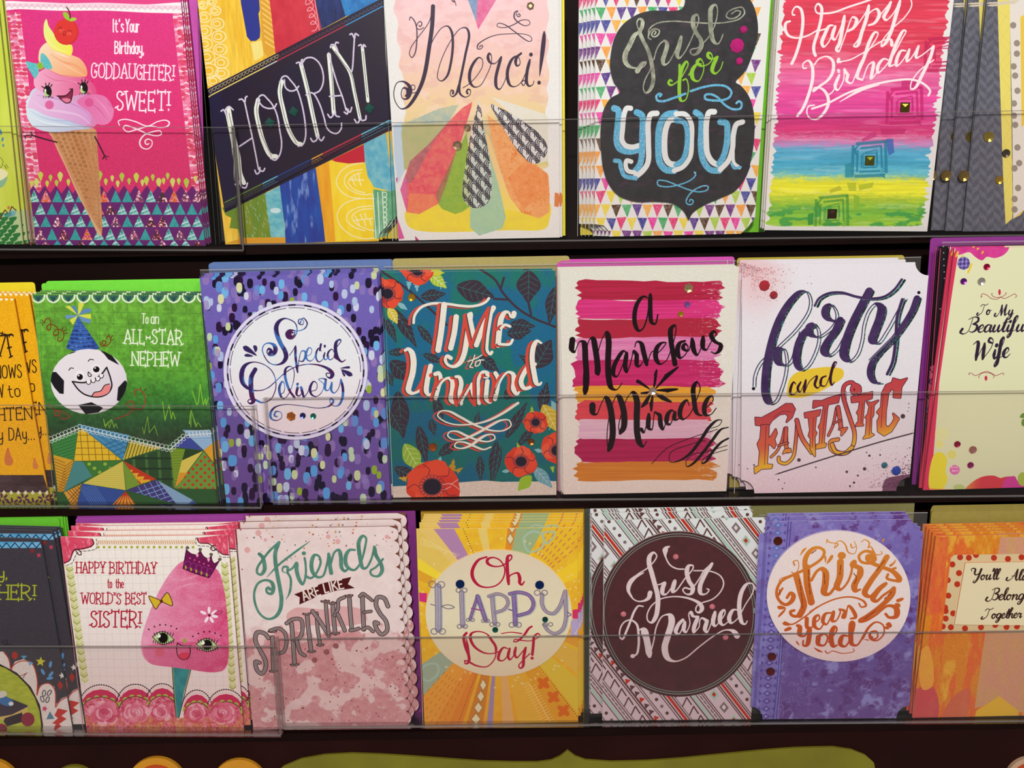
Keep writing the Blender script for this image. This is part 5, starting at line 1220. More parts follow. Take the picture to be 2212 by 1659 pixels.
# ================================================================== middle row: brush-striped cream card
K = Card(2, [(1210, 582), (1596, 576), (1569, 1061), (1217, 1068)], 'e2dccf'); a = K.art
a.rgb[:] = mixc(a.grad([(576, C('dfddd0')), (900, C('e2d9d0')), (1068, C('e2ccc4'))]), 'c8c2b8', a.noise(.5, .5, 3, 2)*.3); a.A[:] = .66
a.view(1180, 550, 4.608)
def swipe(y0, y1, xl, xr, c1, c2, seed, soft=.25):
    r = RS(seed); L = []; R_ = []
    for i in range(9):
        y = y0+(y1-y0)*i/8; L.append((xl+r.randn()*22+(28 if i in (0, 8) else 0), y)); R_.append((xr+r.randn()*26-(45 if i in (0, 8) else 0), y))
    top = [(xl+(xr-xl)*t, y0+10*math.sin(t*4+seed)+r.randn()*3) for t in np.linspace(.05, .95, 12)]; bot = [(xl+(xr-xl)*t, y1+8*math.sin(t*5+seed)+r.randn()*3) for t in np.linspace(.95, .05, 12)]
    m = a.mpoly(top + R_ + bot + L[::-1]); st = a.noise(40, 1.1, seed, 3)
    x = np.arange(a.w)[None]/a.w; dry = sstep(a.noise(3, .5, seed+3, 3)+(x-.9)*1.6, .62, .85)*(x > .6)
    a.fill(m*(1-dry*.7), mixc(c1, c2, st), gl=1.)
for i, (y0, y1, c1, c2) in enumerate([(262, 455, 'b8244a', 'a01f38'), (450, 640, 'dc3c84', 'c02868'), (640, 830, 'b02440', 'a4283a'), (828, 1058, 'dc88b0', 'c9669c'), (1055, 1318, 'c8306c', 'ac2054'), (1312, 1470, 'e0a238', 'd08a30'), (1462, 1660, 'd84a50', 'c83c4c'), (1640, 1840, 'dcb4c4', 'd0a0b8'), (1828, 2065, 'b02456', '9c1c48'), (2060, 2250, 'd08434', 'c06c28')]):
    swipe(y0, y1, [320, 310, 300, 310, 275, 300, 320, 310, 290, 300][i], [1740, 1740, 1700, 1720, 1740, 1660, 1640, 1640, 1660, 1680][i], c1, c2, 30+i)
ink = '1a0a10'; a.gl = 1.
a.line("1005,430 965,420 910,480 880,580 885,700 920,760 960,740 1000,640 1035,400^ 1035,550 1050,680 1085,690 1110,600", ink, 20, pen=(14, 44))
a.line("260,850 255,950 280,970 330,870 370,870 390,1050 400,1250 385,1385^ 370,1300 375,1150 400,950 430,850 460,830 490,950 510,1100 515,1190^ 490,1180 500,1050 560,830 600,775 620,850 615,1050 620,1220 650,1330 700,1345 755,1280", ink, 14, pen=(9, 58))
a.line("800,985 770,960 720,1020 670,1130 670,1200 700,1215 760,1100 800,980^ 785,1110 800,1170 830,1110 860,990 870,960 900,1000^ 905,1110 930,1110 960,1070", ink, 12, pen=(10, 46))
a.line("880,920 900,870 940,880 970,980 1000,1100^ 1050,970 1080,960 / 1080,1010 1160,930 1190,880 1150,880 1100,930 1090,1030 1130,1090 1190,1060 1240,950 1290,760 1280,705 1240,740 1240,850 1265,1000 1280,1090 / 1380,860 1330,880 1305,950 1330,1030 1380,1000 1410,920 1380,890 1360,930 1410,960 1450,840^ 1470,960 1500,1000 1540,930 1560,820^ 1560,930 1590,950 1640,870 1690,790 1670,765 1640,800 1680,870 1735,900 1720,960 1680,985 1640,970", ink, 12, pen=(10, 50))
a.line("460,1500 465,1580 500,1590 550,1480 590,1420 630,1500 655,1650 660,1800 640,1900 620,1950^ 605,1850 620,1650 670,1460 710,1400 750,1480 775,1600 770,1720 735,1780^ 720,1720 750,1580 810,1420 860,1370 900,1450 900,1620 905,1780 930,1880 960,1910 1000,1860", ink, 14, pen=(9, 62))
a.line("945,1740 970,1770 1020,1590^ 1020,1730 1050,1740 1080,1570 1100,1580 1130,1600^ 1140,1700 1160,1740 1190,1680 / 1280,1580 1250,1550 1210,1590 1200,1680 1230,1690 1280,1570^ 1275,1640 1310,1640 1350,1560 / 1420,1500 1400,1450 1350,1500 1330,1600 1360,1640 1420,1600 1480,1480 1530,1330 1500,1270 1465,1320 1470,1450 1500,1580 1550,1600 1590,1530 1660,1450 1650,1410 1610,1430 1570,1530 1590,1600 1640,1590 1690,1530", ink, 12, pen=(10, 48))
a.line("1640,1730 1720,1700 1745,1650 1700,1650 1620,1720 1540,1840 1420,1990 1300,2060 1230,2060 1240,1970 1400,1900 1580,1850", ink, 10, pen=(7, 40)); a.line("1050,2080 1200,1930 1400,1840 1640,1760 1700,1740 / 1810,1720 1740,1740 1650,1850 1560,1970 1460,2080 1400,2110 1390,2060 1460,1990 1600,1960 1800,1900 / 1810,1830 1740,1870 1650,1970 1590,2060 1550,2080 1560,2040 1640,1990 1800,1940", ink, 8, pen=(7, 36))
for q in ("1055,1360 905,1250 900,1275", "1060,1350 1085,1280 1098,1148 1075,1200", "1070,1350 1200,1230 1312,1120 1180,1200", "1070,1355 1180,1340 1308,1340 1200,1370", "1070,1370 1150,1440 1245,1468 1150,1400", "1055,1380 1060,1440 1045,1560 1030,1480", "1050,1380 1000,1430 948,1520 1010,1480", "1050,1365 1000,1370 942,1380 1000,1385"): a.poly(q, ink); a.line(q, ink, 12)
for x, y, rr, c, kd in ((1415, 332, 11, (190, 160, 120), 'hex'), (1403, 495, 7, (150, 110, 190), 'hex'), (1338, 590, 7, (200, 160, 50), 'hex'), (1057, 1357, 9, (210, 190, 180), 'hex')): K.gem(1180+x/4.608, 550+y/4.608, rr, c, kd)
K.build('cream glitter card with pink, red and orange brush stripes under black script', copies=2, clist=[(-.0012, .0006), (-.0018, .0014)], edge=(232, 226, 218), copy_label='brush-striped card')
envelope(2, .011, 1203, 566, 1580, 561, (206, 76, 176), 'orchid pink envelope behind the brush-striped card', n=3, dxy=(.0016, .001))

# ================================================================== middle row: white card with purple script
def ticket(q, r_, which='1111'):
    TL, TR, BR, BL = [np.array(p, float) for p in q]; out = []
    def cnr(p, u, v):   # concave bite; u = direction arriving, v = leaving
        return [tuple(p + r_*((1-math.sin(t))*0 + 0)*u + r_*(u*math.cos(t) + v*math.sin(t))) for t in np.linspace(0, math.pi/2, 8)]
    ux = (TR-TL)/np.linalg.norm(TR-TL); uy = (BL-TL)/np.linalg.norm(BL-TL)
    for p, u, v, w in ((TL, uy, ux, which[0]), (TR, -ux, uy, which[1]), (BR, -uy, -ux, which[2]), (BL, ux, -uy, which[3])):
        out += cnr(p, u, v) if w == '1' else [tuple(p)]
    return out
Q = [(1603, 572), (2006, 566), (1965, 1060), (1601, 1066)]
K = Card(2, Q, 'dcd6e0', outline=ticket(Q, 29)); a = K.art; a.view(1580, 550, 4.608); r = RS(6)
a.rgb[:] = mixc(a.grad([(566, C('e2dee6')), (860, C('ded8e0')), (960, C('ddd0d8')), (1062, C('dcbcc8'))]), 'f4f0f4', a.noise(.4, .4, 3, 2)*.25); a.A[:] = .72
for i in range(420):
    t = abs(r.randn()); an = r.rand()*1.6; x = 200+t*230*math.cos(an); y = 130+t*200*math.sin(an); s = 2+r.rand()*4.5; a.dot(x, y, s, s, ['c86a6c', 'a85058', '6a5a6c', 'b87a80'][r.randint(4)], a=.65)
m = sstep(1-np.hypot((np.arange(a.w)[None]-.08*a.w)/a.w, (np.arange(a.h)[:, None]-.05*a.h)/a.h)*4.2, 0, 1); a.fill(m*.45, C('e09a9c'))
a.poly("640,1180 780,1140 1000,1120 1110,1150 1110,1220 1000,1300 820,1390 680,1425 560,1410 555,1330 580,1240", 'e2c038', smooth=True)
pu = mixc('38264f', '4c3560', a.noise(5, 5, 4)); tq = mixc('16342e', '2c6a68', sstep(a.noise(3, 3, 8), .6, .8))
def forty(q, pen, taper=0):
    a.line(q, tq, 10, pen=(pen[0], pen[1]*.8), off=(28, 10), gl=.35); a.line(q, 'b8dce0', 10, pen=(pen[0]+2, pen[1]+3), off=(4, 2), a=.6); a.line(q, pu, 10, pen=(pen[0], pen[1]*1.2))
for q, p in (("215,1310 225,1200 280,1080 400,970 500,880 640,740 760,560 775,450 740,370 690,370 600,450 500,600 430,770 370,1000 340,1200 340,1400 380,1480 430,1460 490,1330 530,1180 540,1040 510,940 470,940 450,1000 470,1080 540,1100 590,1050 620,960 680,770", (10, 66)),
             ("820,710 760,740 690,830 650,960 650,1080 690,1145 750,1110 820,990 860,850 850,740 810,690 770,720 780,790 850,820 930,780 1010,700 1040,620 1020,540 980,500 940,530 930,590 960,640 1040,670", (10, 62)),
             ("1080,660 1040,750 950,880 920,960 960,1005 1040,950 1110,830", (10, 70)), ("1370,370 1300,500 1200,700 1130,900 1120,1010 1170,1060 1240,1000 1290,850 1310,700 1360,560 1430,490 1490,530 1480,620 1420,780 1400,860 1450,880 1540,760 1640,580 1720,440", (10, 74)),
             ("830,510 870,440 960,390 1090,380 1240,420 1380,440 1520,420 1620,350 1695,250", (24, 24)), ("1700,450 1650,620 1640,760 1630,900 1600,1080 1550,1190", (12, 26)), ("1845,440 1800,560 1700,720 1600,850 1480,970 1400,1080 1380,1190 1420,1270 1480,1280", (12, 56)), ("1370,1050 1500,920 1620,800", (10, 30))):
    forty(q, p)
for x, y, s in ((220, 1335, 17), (1865, 380, 16)): a.dot(x, y, s, s, '1c1418')
a.line("640,1290 620,1270 590,1330 590,1390 630,1390 690,1270^ 660,1330 680,1370 740,1250^ 725,1370 780,1260 850,1210 830,1300 860,1330 900,1270 / 940,1210 900,1230 890,1300 930,1310 990,1180 1045,1075 1030,1070 1000,1150 985,1250 1000,1300 1025,1270", '34122a', 10, pen=(8, 28))
# FANTASTIC
a.view(1580, 780, 4.608); g = a.grad([(770+120, C('c24a48')), (950, C('c85848')), (985, C('d08038')), (1010, C('dca032'))]); 
base = np.zeros((a.h, a.w, 3), np.float32)
p0 = a.P([(240, 560), (240, 1110)]); p1 = a.P([(1700, 200), (1700, 760)])
yy = np.arange(a.h)[:, None]; xx = np.arange(a.w)[None]; y_t = p0[0, 1]+(p1[0, 1]-p0[0, 1])*(xx-p0[0, 0])/(p1[0, 0]-p0[0, 0]); y_b = p0[1, 1]+(p1[1, 1]-p0[1, 1])*(xx-p0[1, 0])/(p1[1, 0]-p0[1, 0])
tt = np.clip((yy-y_t)/(y_b-y_t), 0, 1); g = mixc(mixc('bc4448', 'cc5c44', sstep(tt, 0, .5)), 'e0aa34', sstep(tt, .5, .95)); oc = '4a1630'
def fl(q, w=44): deco(a, q, w, oc, g, 7)
def pl(q): a.line(q, oc, 24, closed=True, smooth=False); a.line(q, g, 11, closed=True, smooth=False); a.poly(q, g); 
pl("240,565 300,570 450,490 540,430 600,430 630,480 600,560 550,605 570,550 540,520 480,530 400,590 370,640 300,640 245,635"); pl("300,640 370,640 365,780 400,745 440,680 450,720 425,780 440,830 425,865 390,830 365,820 355,960 350,1030 405,1035 395,1065 300,1070 235,1115 232,1060 275,1045 285,900 262,825 290,770")
fl("530,670 500,800 450,900 395,955", 18); fl("545,670 540,820 560,900", 30); pl("515,920 535,880 585,875 590,905 545,905"); fl("470,840 560,815", 16)
fl("655,600 640,800 610,960 540,1020 475,1000 470,960", 26); fl("650,590 700,760 800,910", 36); pl("730,520 885,490 870,540 840,550 825,690 845,715 825,760 830,945 790,880 790,770 770,745 785,690 770,560 735,560")
pl("820,400 900,400 960,375 1075,340 1060,410 960,430 950,480 915,820 940,825 930,855 845,870 850,835 880,825 885,680 870,655 890,620 925,440 880,440 815,465")
fl("1045,470 1010,640 965,740", 18); fl("1060,460 1080,580 1090,660", 34); pl("1095,740 1100,690 1070,680 1150,665 1130,700"); fl("1015,620 1090,590", 14)
fl("1250,290 1220,320 1200,290 1220,240 1270,260 1270,320 1200,215 1130,240 1110,330 1140,450 1190,600 1225,720 1210,840 1150,910 1060,920 990,870 990,800 1060,780", 32); fl("1000,830 1040,900 1130,915 1200,860", 34)
pl("1195,360 1260,350 1300,335 1400,310 1395,370 1320,395 1300,620 1310,640 1240,645 1250,620 1265,610 1268,540 1250,515 1270,480 1280,400 1200,410")
pl("1350,410 1390,420 1460,395 1415,440 1410,540 1390,570 1385,720 1415,735 1370,760 1315,770 1340,735 1350,580 1335,560 1360,530 1375,450")
pl("1610,175 1680,195 1745,175 1690,260 1680,365 1615,360 1620,290 1600,270 1560,320 1535,500 1530,640 1560,665 1600,620 1625,570 1610,525 1665,575 1640,620 1590,700 1520,740 1460,700 1455,600 1480,540 1450,510 1490,460 1500,320 1540,240 1600,215")
for q in ("345,650 335,1030 / 365,640 375,600 470,520 540,490 590,520 / 560,690 570,880 / 660,640 650,800 / 690,700 800,900 / 945,460 905,820 / 1305,400 1290,620 / 1400,450 1375,740 / 1500,400 1490,650 1530,710 / 1130,270 1140,420 1200,600 1240,740 / 1010,830 1050,900"): pass
a.line("345,650 330,1030 / 420,560 520,500 590,510 / 935,470 900,820 / 1305,420 1288,620 / 1395,450 1370,740 / 1510,340 1495,560 1490,660 / 1140,300 1150,430 1210,600 / 1020,830 1050,890 1130,900 / 815,560 805,860 / 560,700 565,860", '7a2430', 6)
a.line("430,1132 700,1045 1100,920 1500,800 1830,712", '4a3a42', 14, taper=.03)
for i in range(700):
    t = abs(r.randn()); x = 1830-t*330*r.rand(); y = 1260-abs(r.randn())*210*r.rand(); s = 2.5+r.rand()*6*math.exp(-t); a.dot(x, y, s, s, '4a2238', a=.85)
for (x, y, s) in ((1345, 910, 7), (1373, 942, 12), (1325, 1073, 17), (1148, 1103, 13), (1258, 1140, 10), (672, 985, 18), (1706, 550, 23), (1480, 935, 9), (840, 1058, 8), (1220, 1210, 12), (1180, 1245, 10), (508, 1270, 7), (1765, 425, 6), (1765, 465, 5), (1755, 500, 5), (470, 1180, 8), (530, 1215, 6), (225, 1035, 9), (160, 1072, 6)): a.dot(x, y, s, s, '4a3a40')
a.poly("1500,1300 1530,1180 1620,1150 1850,1140 1850,1320 1500,1320", '5a2a48', .8, smooth=True)
a.view(1580, 550, 4.608)
for x, y, rr, c, kd in ((328, 308, 12, (168, 26, 44), 'gem'), (420, 402, 9, (150, 24, 40), 'gem'), (1522, 2095, 7, (36, 96, 116), 'gem'), (1640, 2150, 10.5, (24, 60, 160), 'gem')): K.gem(1580+x/4.608, 550+y/4.608, rr, c, kd)
K.build('white ticket-cornered card with large purple script and orange block lettering', copies=2, pitch=.004, clist=[(-.0055, .0018), (-.0092, .0030)], edge=(226, 216, 224), copy_label='white ticket-cornered card')
envelope(2, .014, 1592, 554, 1954, 554, (186, 168, 50), 'mustard envelope behind the white ticket-cornered card', n=1)
# ================================================================== top row: thank-you card with paper petals
K = Card(1, [(828, -22), (1207, -22), (1209, 513), (861, 520)], 'e6e4e2'); a = K.art; a.view(800, 0, 5.027)
a.rgb *= (1+(a.noise(.6, .6, 3, 2)-.5)*.04)[..., None]
g = a.grad([(0, C('f0c8cc')), (110, C('eec4bc')), (190, C('ecc8a8')), (240, C('e8cc98')), (300, C('c8c090')), (420, C('e8d468')), (520, C('ecdc50'))], wob=4, sx=30, sy=12)
r = RS(3); L = [(255+i*7.5+14*math.sin(i*1.7)+r.randn()*7, -140+i*85) for i in range(19)]+[(330, 1430), (350, 1560), (370, 1700), (375, 1840)]
R_ = [(1925+10*math.sin(i*1.9)+r.randn()*8, -140+i*85) for i in range(24)]
m = a.mpoly(R_+L[::-1], True); a.fill(m, g); a.fill(m*sstep(a.noise(9, 7, 8, 3), .55, .8)*.35, C('f4d4d8')); a.fill(m*sstep(a.noise(10, 6, 18, 3), .6, .8)*.3, C('dca8a8'))
m = a.mpoly("250,1350 340,1330 345,1600 375,1850 300,2000 260,1700"); a.fill(m*.6, C('a8c8e4'))
m = a.mpoly("340,1340 850,1350 900,1500 700,1700 480,1800 370,1850 345,1600"); a.fill(m*.8, mixc('b4b480', 'a8b078', a.noise(5, 5, 4)))
yl = a.mpoly("380,2300 500,2250 1000,2150 1500,2150 1940,2200 1940,2400 1900,2480 1500,2500 500,2500 400,2440", True); a.fill(yl, mixc('efd93c', 'e8cf48', a.noise(6, 4, 4)))
a.fill(a.mpoly("1270,1450 1500,2110 1940,2320 1600,2300 1300,2250 1090,2240 1060,2200 740,2200 800,2100 1000,1600"), mixc('ecc88c', 'f0dc58', np.clip((np.arange(a.h)[:, None]/a.h-.72)*5, 0, 1)+np.zeros((1, a.w))))
def petal(q, c1, c2, s, al=1., crum=.5):
    m = a.mpoly(q); n = a.noise(3, 3, s); a.fill(m, mixc(c1, c2, n), al); a.fill(m*sstep(np.abs(a.noise(5, 5, s+7, 3)-.5), .0, .05)*crum*.25, C('fff0e0')); return m
petal("960,1135 740,1180 380,1340 500,1345 840,1345", 'b8b894', '8fa8a4', 3); petal("1050,-100 1170,320 1370,-10 1390,-100", 'd84a88', 'e070a0', 4); petal("1020,-100 1150,240 1165,-100", '5f88b4', '7894bc', 5)
petal("1310,1050 1900,1240 1935,1290 1925,1500 1930,1750 1800,1780 1600,1300", 'dedad4', 'd8d8c8', 6, .9)
petal("1105,1108 1100,1150 990,1520 920,1700 830,1900 745,2060 740,2210 530,2325 395,2305 325,2060 430,1750 640,1560 870,1300 1000,1170", 'd83a54', 'e0685a', 7); petal("870,1300 640,1560 430,1750 370,1990 450,1980 700,1520", '8c4450', 'a86468', 8, .75); petal("380,1890 325,2060 395,2300 400,1990", 'd848a0', 'c85a9c', 9, .8); petal("395,2305 530,2325 740,2210 680,2110 420,2100", 'e07040', 'e88048', 10, .7)
petal("1045,1440 1075,1700 1085,2240 1000,2300 920,2325 780,2270 740,2220 820,1980 930,1650", '8fae2c', '7aa832', 11); petal("930,1640 810,1900 710,2110 740,2220 830,1980", '8c5838', '9c6440', 12, .9)
petal("1230,1400 1300,1700 1390,2000 1470,2360 1430,2480 1180,2560 1080,2470 1090,1700 1150,1400", '9cc4a0', '8fbca8', 13, .92)
petal("1270,1250 1430,1370 1640,1640 1880,1860 1930,1900 1945,2100 1940,2310 1830,2370 1640,2310 1510,2140 1400,1820 1310,1500", 'dc7424', 'e89444', 14, 1., 1.2); petal("1490,1930 1700,1730 1920,1880 1940,2100 1700,2240 1660,2280", 'd86a20', 'e8843c', 15, .6)
def braid(q, base):
    m = a.mpoly(q, True)
    a.fill(m, C(base) if base else C('d8d2d8'), 1. if base else .6); a.clip = m
    for i in range(-8, 11):
        for j in range(-6, 9):
            x = 1180+i*100+j*8; y = 1500+i*112+j*150
            for k in (0, 19, 38): a.line([[(x-50+k, y+105-k*.1, 1), (x-50+k, y+k*.6, 1), (x-22+k*.4, y-36+k, 1), (x+16-k*.1, y-36+k, 1), (x+110-k*.1, y+64+k*.9, 1)]], '2a2230', 9, smooth=False)
    a.clip = None
braid("1183,1085 1150,1200 1090,1450 1030,1800 1000,2120 1030,2200 1120,2258 1230,2240 1300,2150 1315,1950 1280,1650 1230,1400 1200,1180", None); braid("1305,1130 1370,1270 1480,1450 1600,1640 1740,1770 1800,1780 1900,1690 1920,1600 1860,1480 1700,1350 1500,1220 1380,1160", 'd8d4d2')
ink = '38263e'
a.line("425,220 435,185 470,215 500,290 500,500 480,590 450,625 425,590 440,520 500,430 640,230 675,70 / 500,290 515,250 545,235 560,260 540,290 528,275 / 505,310 540,320 580,300", ink, 8, pen=(8, 12))
a.line("680,70 670,280 640,500 590,800 540,950 450,1110 390,1170 330,1180 270,1100 255,1000 290,900 350,885 410,920 435,980 400,1070 350,1070 335,1010 360,955 400,970 405,1030 390,1040", ink, 12, pen=(9, 44)); a.line("500,1000 460,1010 440,970 450,925 480,930 480,970 460,975", ink, 8)
a.line("650,500 700,400 780,300 840,285 880,340 895,480 870,700 830,830 770,880 730,850 740,750 800,580 900,400 980,310 1040,305 1070,370 1030,600 990,800 965,940 975,1020 1030,1055 1080,1030 1085,980 1060,970 1045,1000 1055,1015 / 960,930 930,1020 890,1050 865,1020 880,980 900,990 895,1015", ink, 9, pen=(8, 26))
a.line("1005,955 1060,920 1150,830 1215,720 1215,650 1180,625 1130,670 1080,780 1085,900 1130,945 1190,930 1260,820 1310,690 1310,600 1290,580 1275,620 1300,680 1350,690 1420,620^ 1390,720 1360,860 1370,950 1400,970 1440,920 1480,820 / 1635,580 1590,620 1575,680 1590,715 1620,700 1620,650 1590,610 1540,640 1490,760 1490,860 1520,930 1570,940 1630,900 1690,780 1730,650^ 1700,780 1695,890 1720,935 1760,920 1775,880", ink, 9, pen=(8, 34)); a.dot(1742, 593, 20, 22, ink)
a.line("1640,905 1660,930 1680,900 1665,870 1645,890 / 1600,160 1615,150 1625,175 1600,180 1580,150 1600,120 1570,130 1560,190 1600,240 1680,280 1730,260 1720,225 1640,220 1550,270 1450,300 1375,285 1385,255 1450,265 1560,340 1650,410 1720,450 1750,440 1740,400 1660,370 1500,368 1350,385 1240,430 1165,490 1165,530 1200,530 1220,500 1200,495 1185,510", ink, 7, pen=(7, 14))
a.poly("1870,370 1885,335 1900,370 1900,480 1870,680 1835,830 1835,700 1850,500", ink, smooth=True); a.dot(1830, 898, 19, 22, ink); a.line("875,-5 920,30 930,60 / 900,-5 920,20 890,15", ink, 7)
a.poly("278,1935 298,1925 295,1965 285,1990", 'c8508c'); a.poly("290,2360 370,2590 305,2600", 'd85a9c'); a.poly("485,2560 530,2610 490,2615", 'b83a7c'); a.poly("2000,2090 2040,2100 2060,2150 2040,2250 1995,2240", 'dc8048')
for x, y, rr in ((1738, 65, 8.5), (1055, 1388, 8.5), (945, 1582, 11)): K.gem(800+x/5.027, y/5.027, rr, (176, 150, 118), 'hex')
K.build('white thank-you card with a fan of coloured paper petals, French lettering', copies=1, clist=[(.0022, .0004)], edge=(226, 224, 220), copy_label='white petal card')
envelope(1, .0125, 842, -25, 1219, -25, (244, 232, 40), 'yellow envelope showing along the right side of the petal card', n=1)

# ================================================================== top row: triangle-patterned card with charcoal plaque
Q = [(1286, -22), (1666, -22), (1637, 505), (1285, 511)]
K = Card(1, Q, 'e6e6e4', outline=[(1286, -22), (1666, -22), (1631, 470), (1616, 490), (1600, 505), (1316, 511)] + [(1314, 498), (1304, 487), (1285, 484)]); a = K.art; a.view(1210, 0, 4.608); a.gl = .7
cols = ['e8389c', 'f29a38', '4c2a84', 'ecd43c', 'a6cc3c', '3aa45c', 'e0306c', '3a3c94', 'f2a83c', '6a2a7c', '4a2c18']
r = RS(31)
for j in range(19):
    y = -60+j*131
    for i in range(17):
        x = 250+i*103+(51 if j % 2 else 0); hgt = 128; c = cols[r.randint(len(cols))]
        m = a.mpoly([(x-50, y+r.randn()*3), (x+50, y+r.randn()*3), (x+r.randn()*5, y+hgt)]); a.fill(m, mixc(c, (C(c)*.78+.2), a.noise(2, 2, int(r.randint(30)), 2)), .96)
a.gl = 1.
pq = "1230,-110 1240,20 1210,90 1100,110 900,110 760,150 620,250 540,380 500,560 495,680 530,820 590,920 500,980 430,1100 400,1300 405,1500 430,1700 490,1850 580,1950 750,2010 950,2010 1120,2030 1220,2100 1275,2200^ 1310,2130 1400,2060 1600,1970 1740,1900 1850,1750 1900,1580 1930,1350 1920,1100 1870,950 1790,850 1745,820 1830,720 1920,520 1965,330 1950,150 1900,20 1820,-60 1700,-110"
o = crom([p[:2] for p in parse(pq)[0]], True, 14, [p[2] for p in parse(pq)[0]])
m = a.mpoly([tuple(p) for p in o]); a.fill(m, mixc(mixc('38383a', '2e2c30', a.noise(5, 5, 6)), '5a3a54', sstep(a.noise(8, 3, 9, 3), .72, .9)*.35))
K.lift('plaque', [(1210+x/4.608, y/4.608) for x, y in o], .0011, 'charcoal plaque with silver, green and blue lettering')
sv = mixc('a4a894', '6c6c60', a.noise(4, 4, 5)); a.gl = 0.1
a.line("770,330 740,350 690,450 650,530 645,610 680,660 750,680 830,660 850,625 820,630 790,670 765,710", sv, 14, pen=(14, 52)); a.line("790,320 765,260 765,210 790,190 815,210 810,270 790,320 820,400 870,500 900,600 920,720 920,830 880,910 845,925 825,880 840,800 890,700 920,600", sv, 14, pen=(12, 40))
a.line("930,590 960,490 1000,430 1040,410 1060,440 1045,520 1020,600 1030,645 1070,630 1130,530 1200,370^ 1175,480 1160,550 1180,580 1230,530 1320,350 1375,200 1360,150 1325,170 1320,250 1350,330 1395,400 1400,460 1350,540 1310,545 1290,510 1310,490 1360,480 1440,410 1500,330 1550,200 1560,90 1540,50 1500,80 1490,200 1500,330 1520,410 1560,440 1590,410 1615,345", sv, 11, pen=(11, 44))
a.line("935,345 950,320 930,310 905,345 930,370 970,350 985,310 950,290 910,300 880,340 875,380 900,395 / 880,350 880,300 950,240 1100,215 1300,225 1500,235 1650,225 1780,190 1830,130 1810,80 1740,85 1660,130 1650,170 1700,190 1770,160 1790,120 1750,110 1700,140", sv, 13)
a.gl = 1.; gr = '8cc434'
a.line("1110,810 1090,800 1075,830 1100,850 1180,800 1240,710 1270,640 1255,615 1220,660 1190,760 1185,950 1200,1005 1240,1000 1270,920 1270,840 1250,790 1220,800 / 1275,750 1320,680", gr, 12, pen=(12, 36)); a.line("1185,650 1185,800 1185,930", gr, 24)
a.line("1400,640 1360,640 1310,710 1320,790 1370,810 1420,720 1420,630 1390,590 1360,620 1400,660 1470,640 1510,590 1500,540 1470,530 1465,560 1500,590 1560,570^ 1520,650 1510,710 1540,735 1590,690 1615,620", gr, 12, pen=(11, 42))
bl = mixc('52a4cc', '6cbadc', a.noise(.8, .8, 6, 2)); a.gl = .6
a.line("1000,940 990,960 1005,945 985,935 955,960 965,1000 1020,1010 1120,980 1245,935 / 1295,910 1420,870 1560,850 1660,870 1700,920 1680,970 1610,1000 1500,1000 1440,985 1440,950 1490,940 1560,970 1640,1050 1720,1090 1790,1080 1800,1030 1770,1010 1750,1030", bl, 22)
wh = 'e2e4e4'
def lt(q, c, w): a.line(q, c, w)
lt("535,1080 575,1100 570,1250 560,1400 590,1480 680,1510 790,1490", bl, 62); lt("700,1080 660,1080 635,1140 620,1280 615,1400 650,1450 720,1465 780,1450", wh, 50)
lt("760,1120 810,1150 815,1350 810,1550 790,1640 740,1710", bl, 62); lt("960,1130 900,1140 875,1220 875,1400 870,1620 820,1700 750,1760", wh, 54); lt("545,1600 590,1610 605,1680 640,1750 750,1775", bl, 44); lt("705,1610 660,1600 650,1650 670,1700 740,1720", wh, 44)
lt("1150,1130 1050,1150 990,1250 975,1450 990,1620 1050,1690 1130,1700", bl, 66); lt("1150,1135 1240,1140 1300,1230 1305,1400 1290,1560 1220,1660 1130,1700", wh, 48); lt("1150,1190 1090,1200 1050,1280 1035,1450 1050,1580 1090,1630 1150,1640", wh, 58); lt("1150,1200 1230,1220 1260,1300 1250,1500 1210,1600 1150,1640", bl, 52)
lt("1345,1120 1395,1160 1400,1300 1395,1450 1420,1600 1490,1690 1580,1700", bl, 60); lt("1530,1115 1480,1120 1455,1200 1450,1400 1465,1540 1520,1620 1570,1640", wh, 56); lt("1590,1215 1650,1230 1660,1300 1650,1450 1620,1560 1580,1630", bl, 62); lt("1810,1215 1750,1240 1720,1340 1710,1480 1670,1600 1590,1690", wh, 52); lt("1715,1500 1725,1620 1780,1670", wh, 34); lt("1700,1630 1730,1675 1790,1665", bl, 26)
lt("1345,1720 1330,1715 1345,1740 1300,1790 1180,1840 1050,1860 970,1840 970,1800 1040,1800 1150,1840 1280,1890 1380,1910 1460,1890 1470,1860 1430,1850 1350,1880 1280,1940 1250,2010 1270,2035 1310,2030 1320,2000 1295,1985 1285,2005", bl, 14)
a.gl = None
for x, y, rr in ((1823, 297, 8), (1757, 457, 15.5), (1780, 612, 8)): K.gem(1210+x/4.608, y/4.608, rr, (188, 14, 116), 'gem')
K.build('triangle-patterned card with a charcoal plaque, large blue and white letters', copies=4, clist=[(-.0030, .0002), (-.0056, .0002), (-.0082, .0002), (-.0112, .0002)], edge=(206, 208, 206), copy_label='triangle-patterned card')
envelope(1, .0155, 1296, -25, 1673, -25, (126, 214, 36), 'bright green envelope showing right of the triangle-patterned card', n=1)
envelope(1, .0170, 1253, -25, 1640, -25, (240, 222, 40), 'yellow envelope showing left of the triangle-patterned card', n=1)

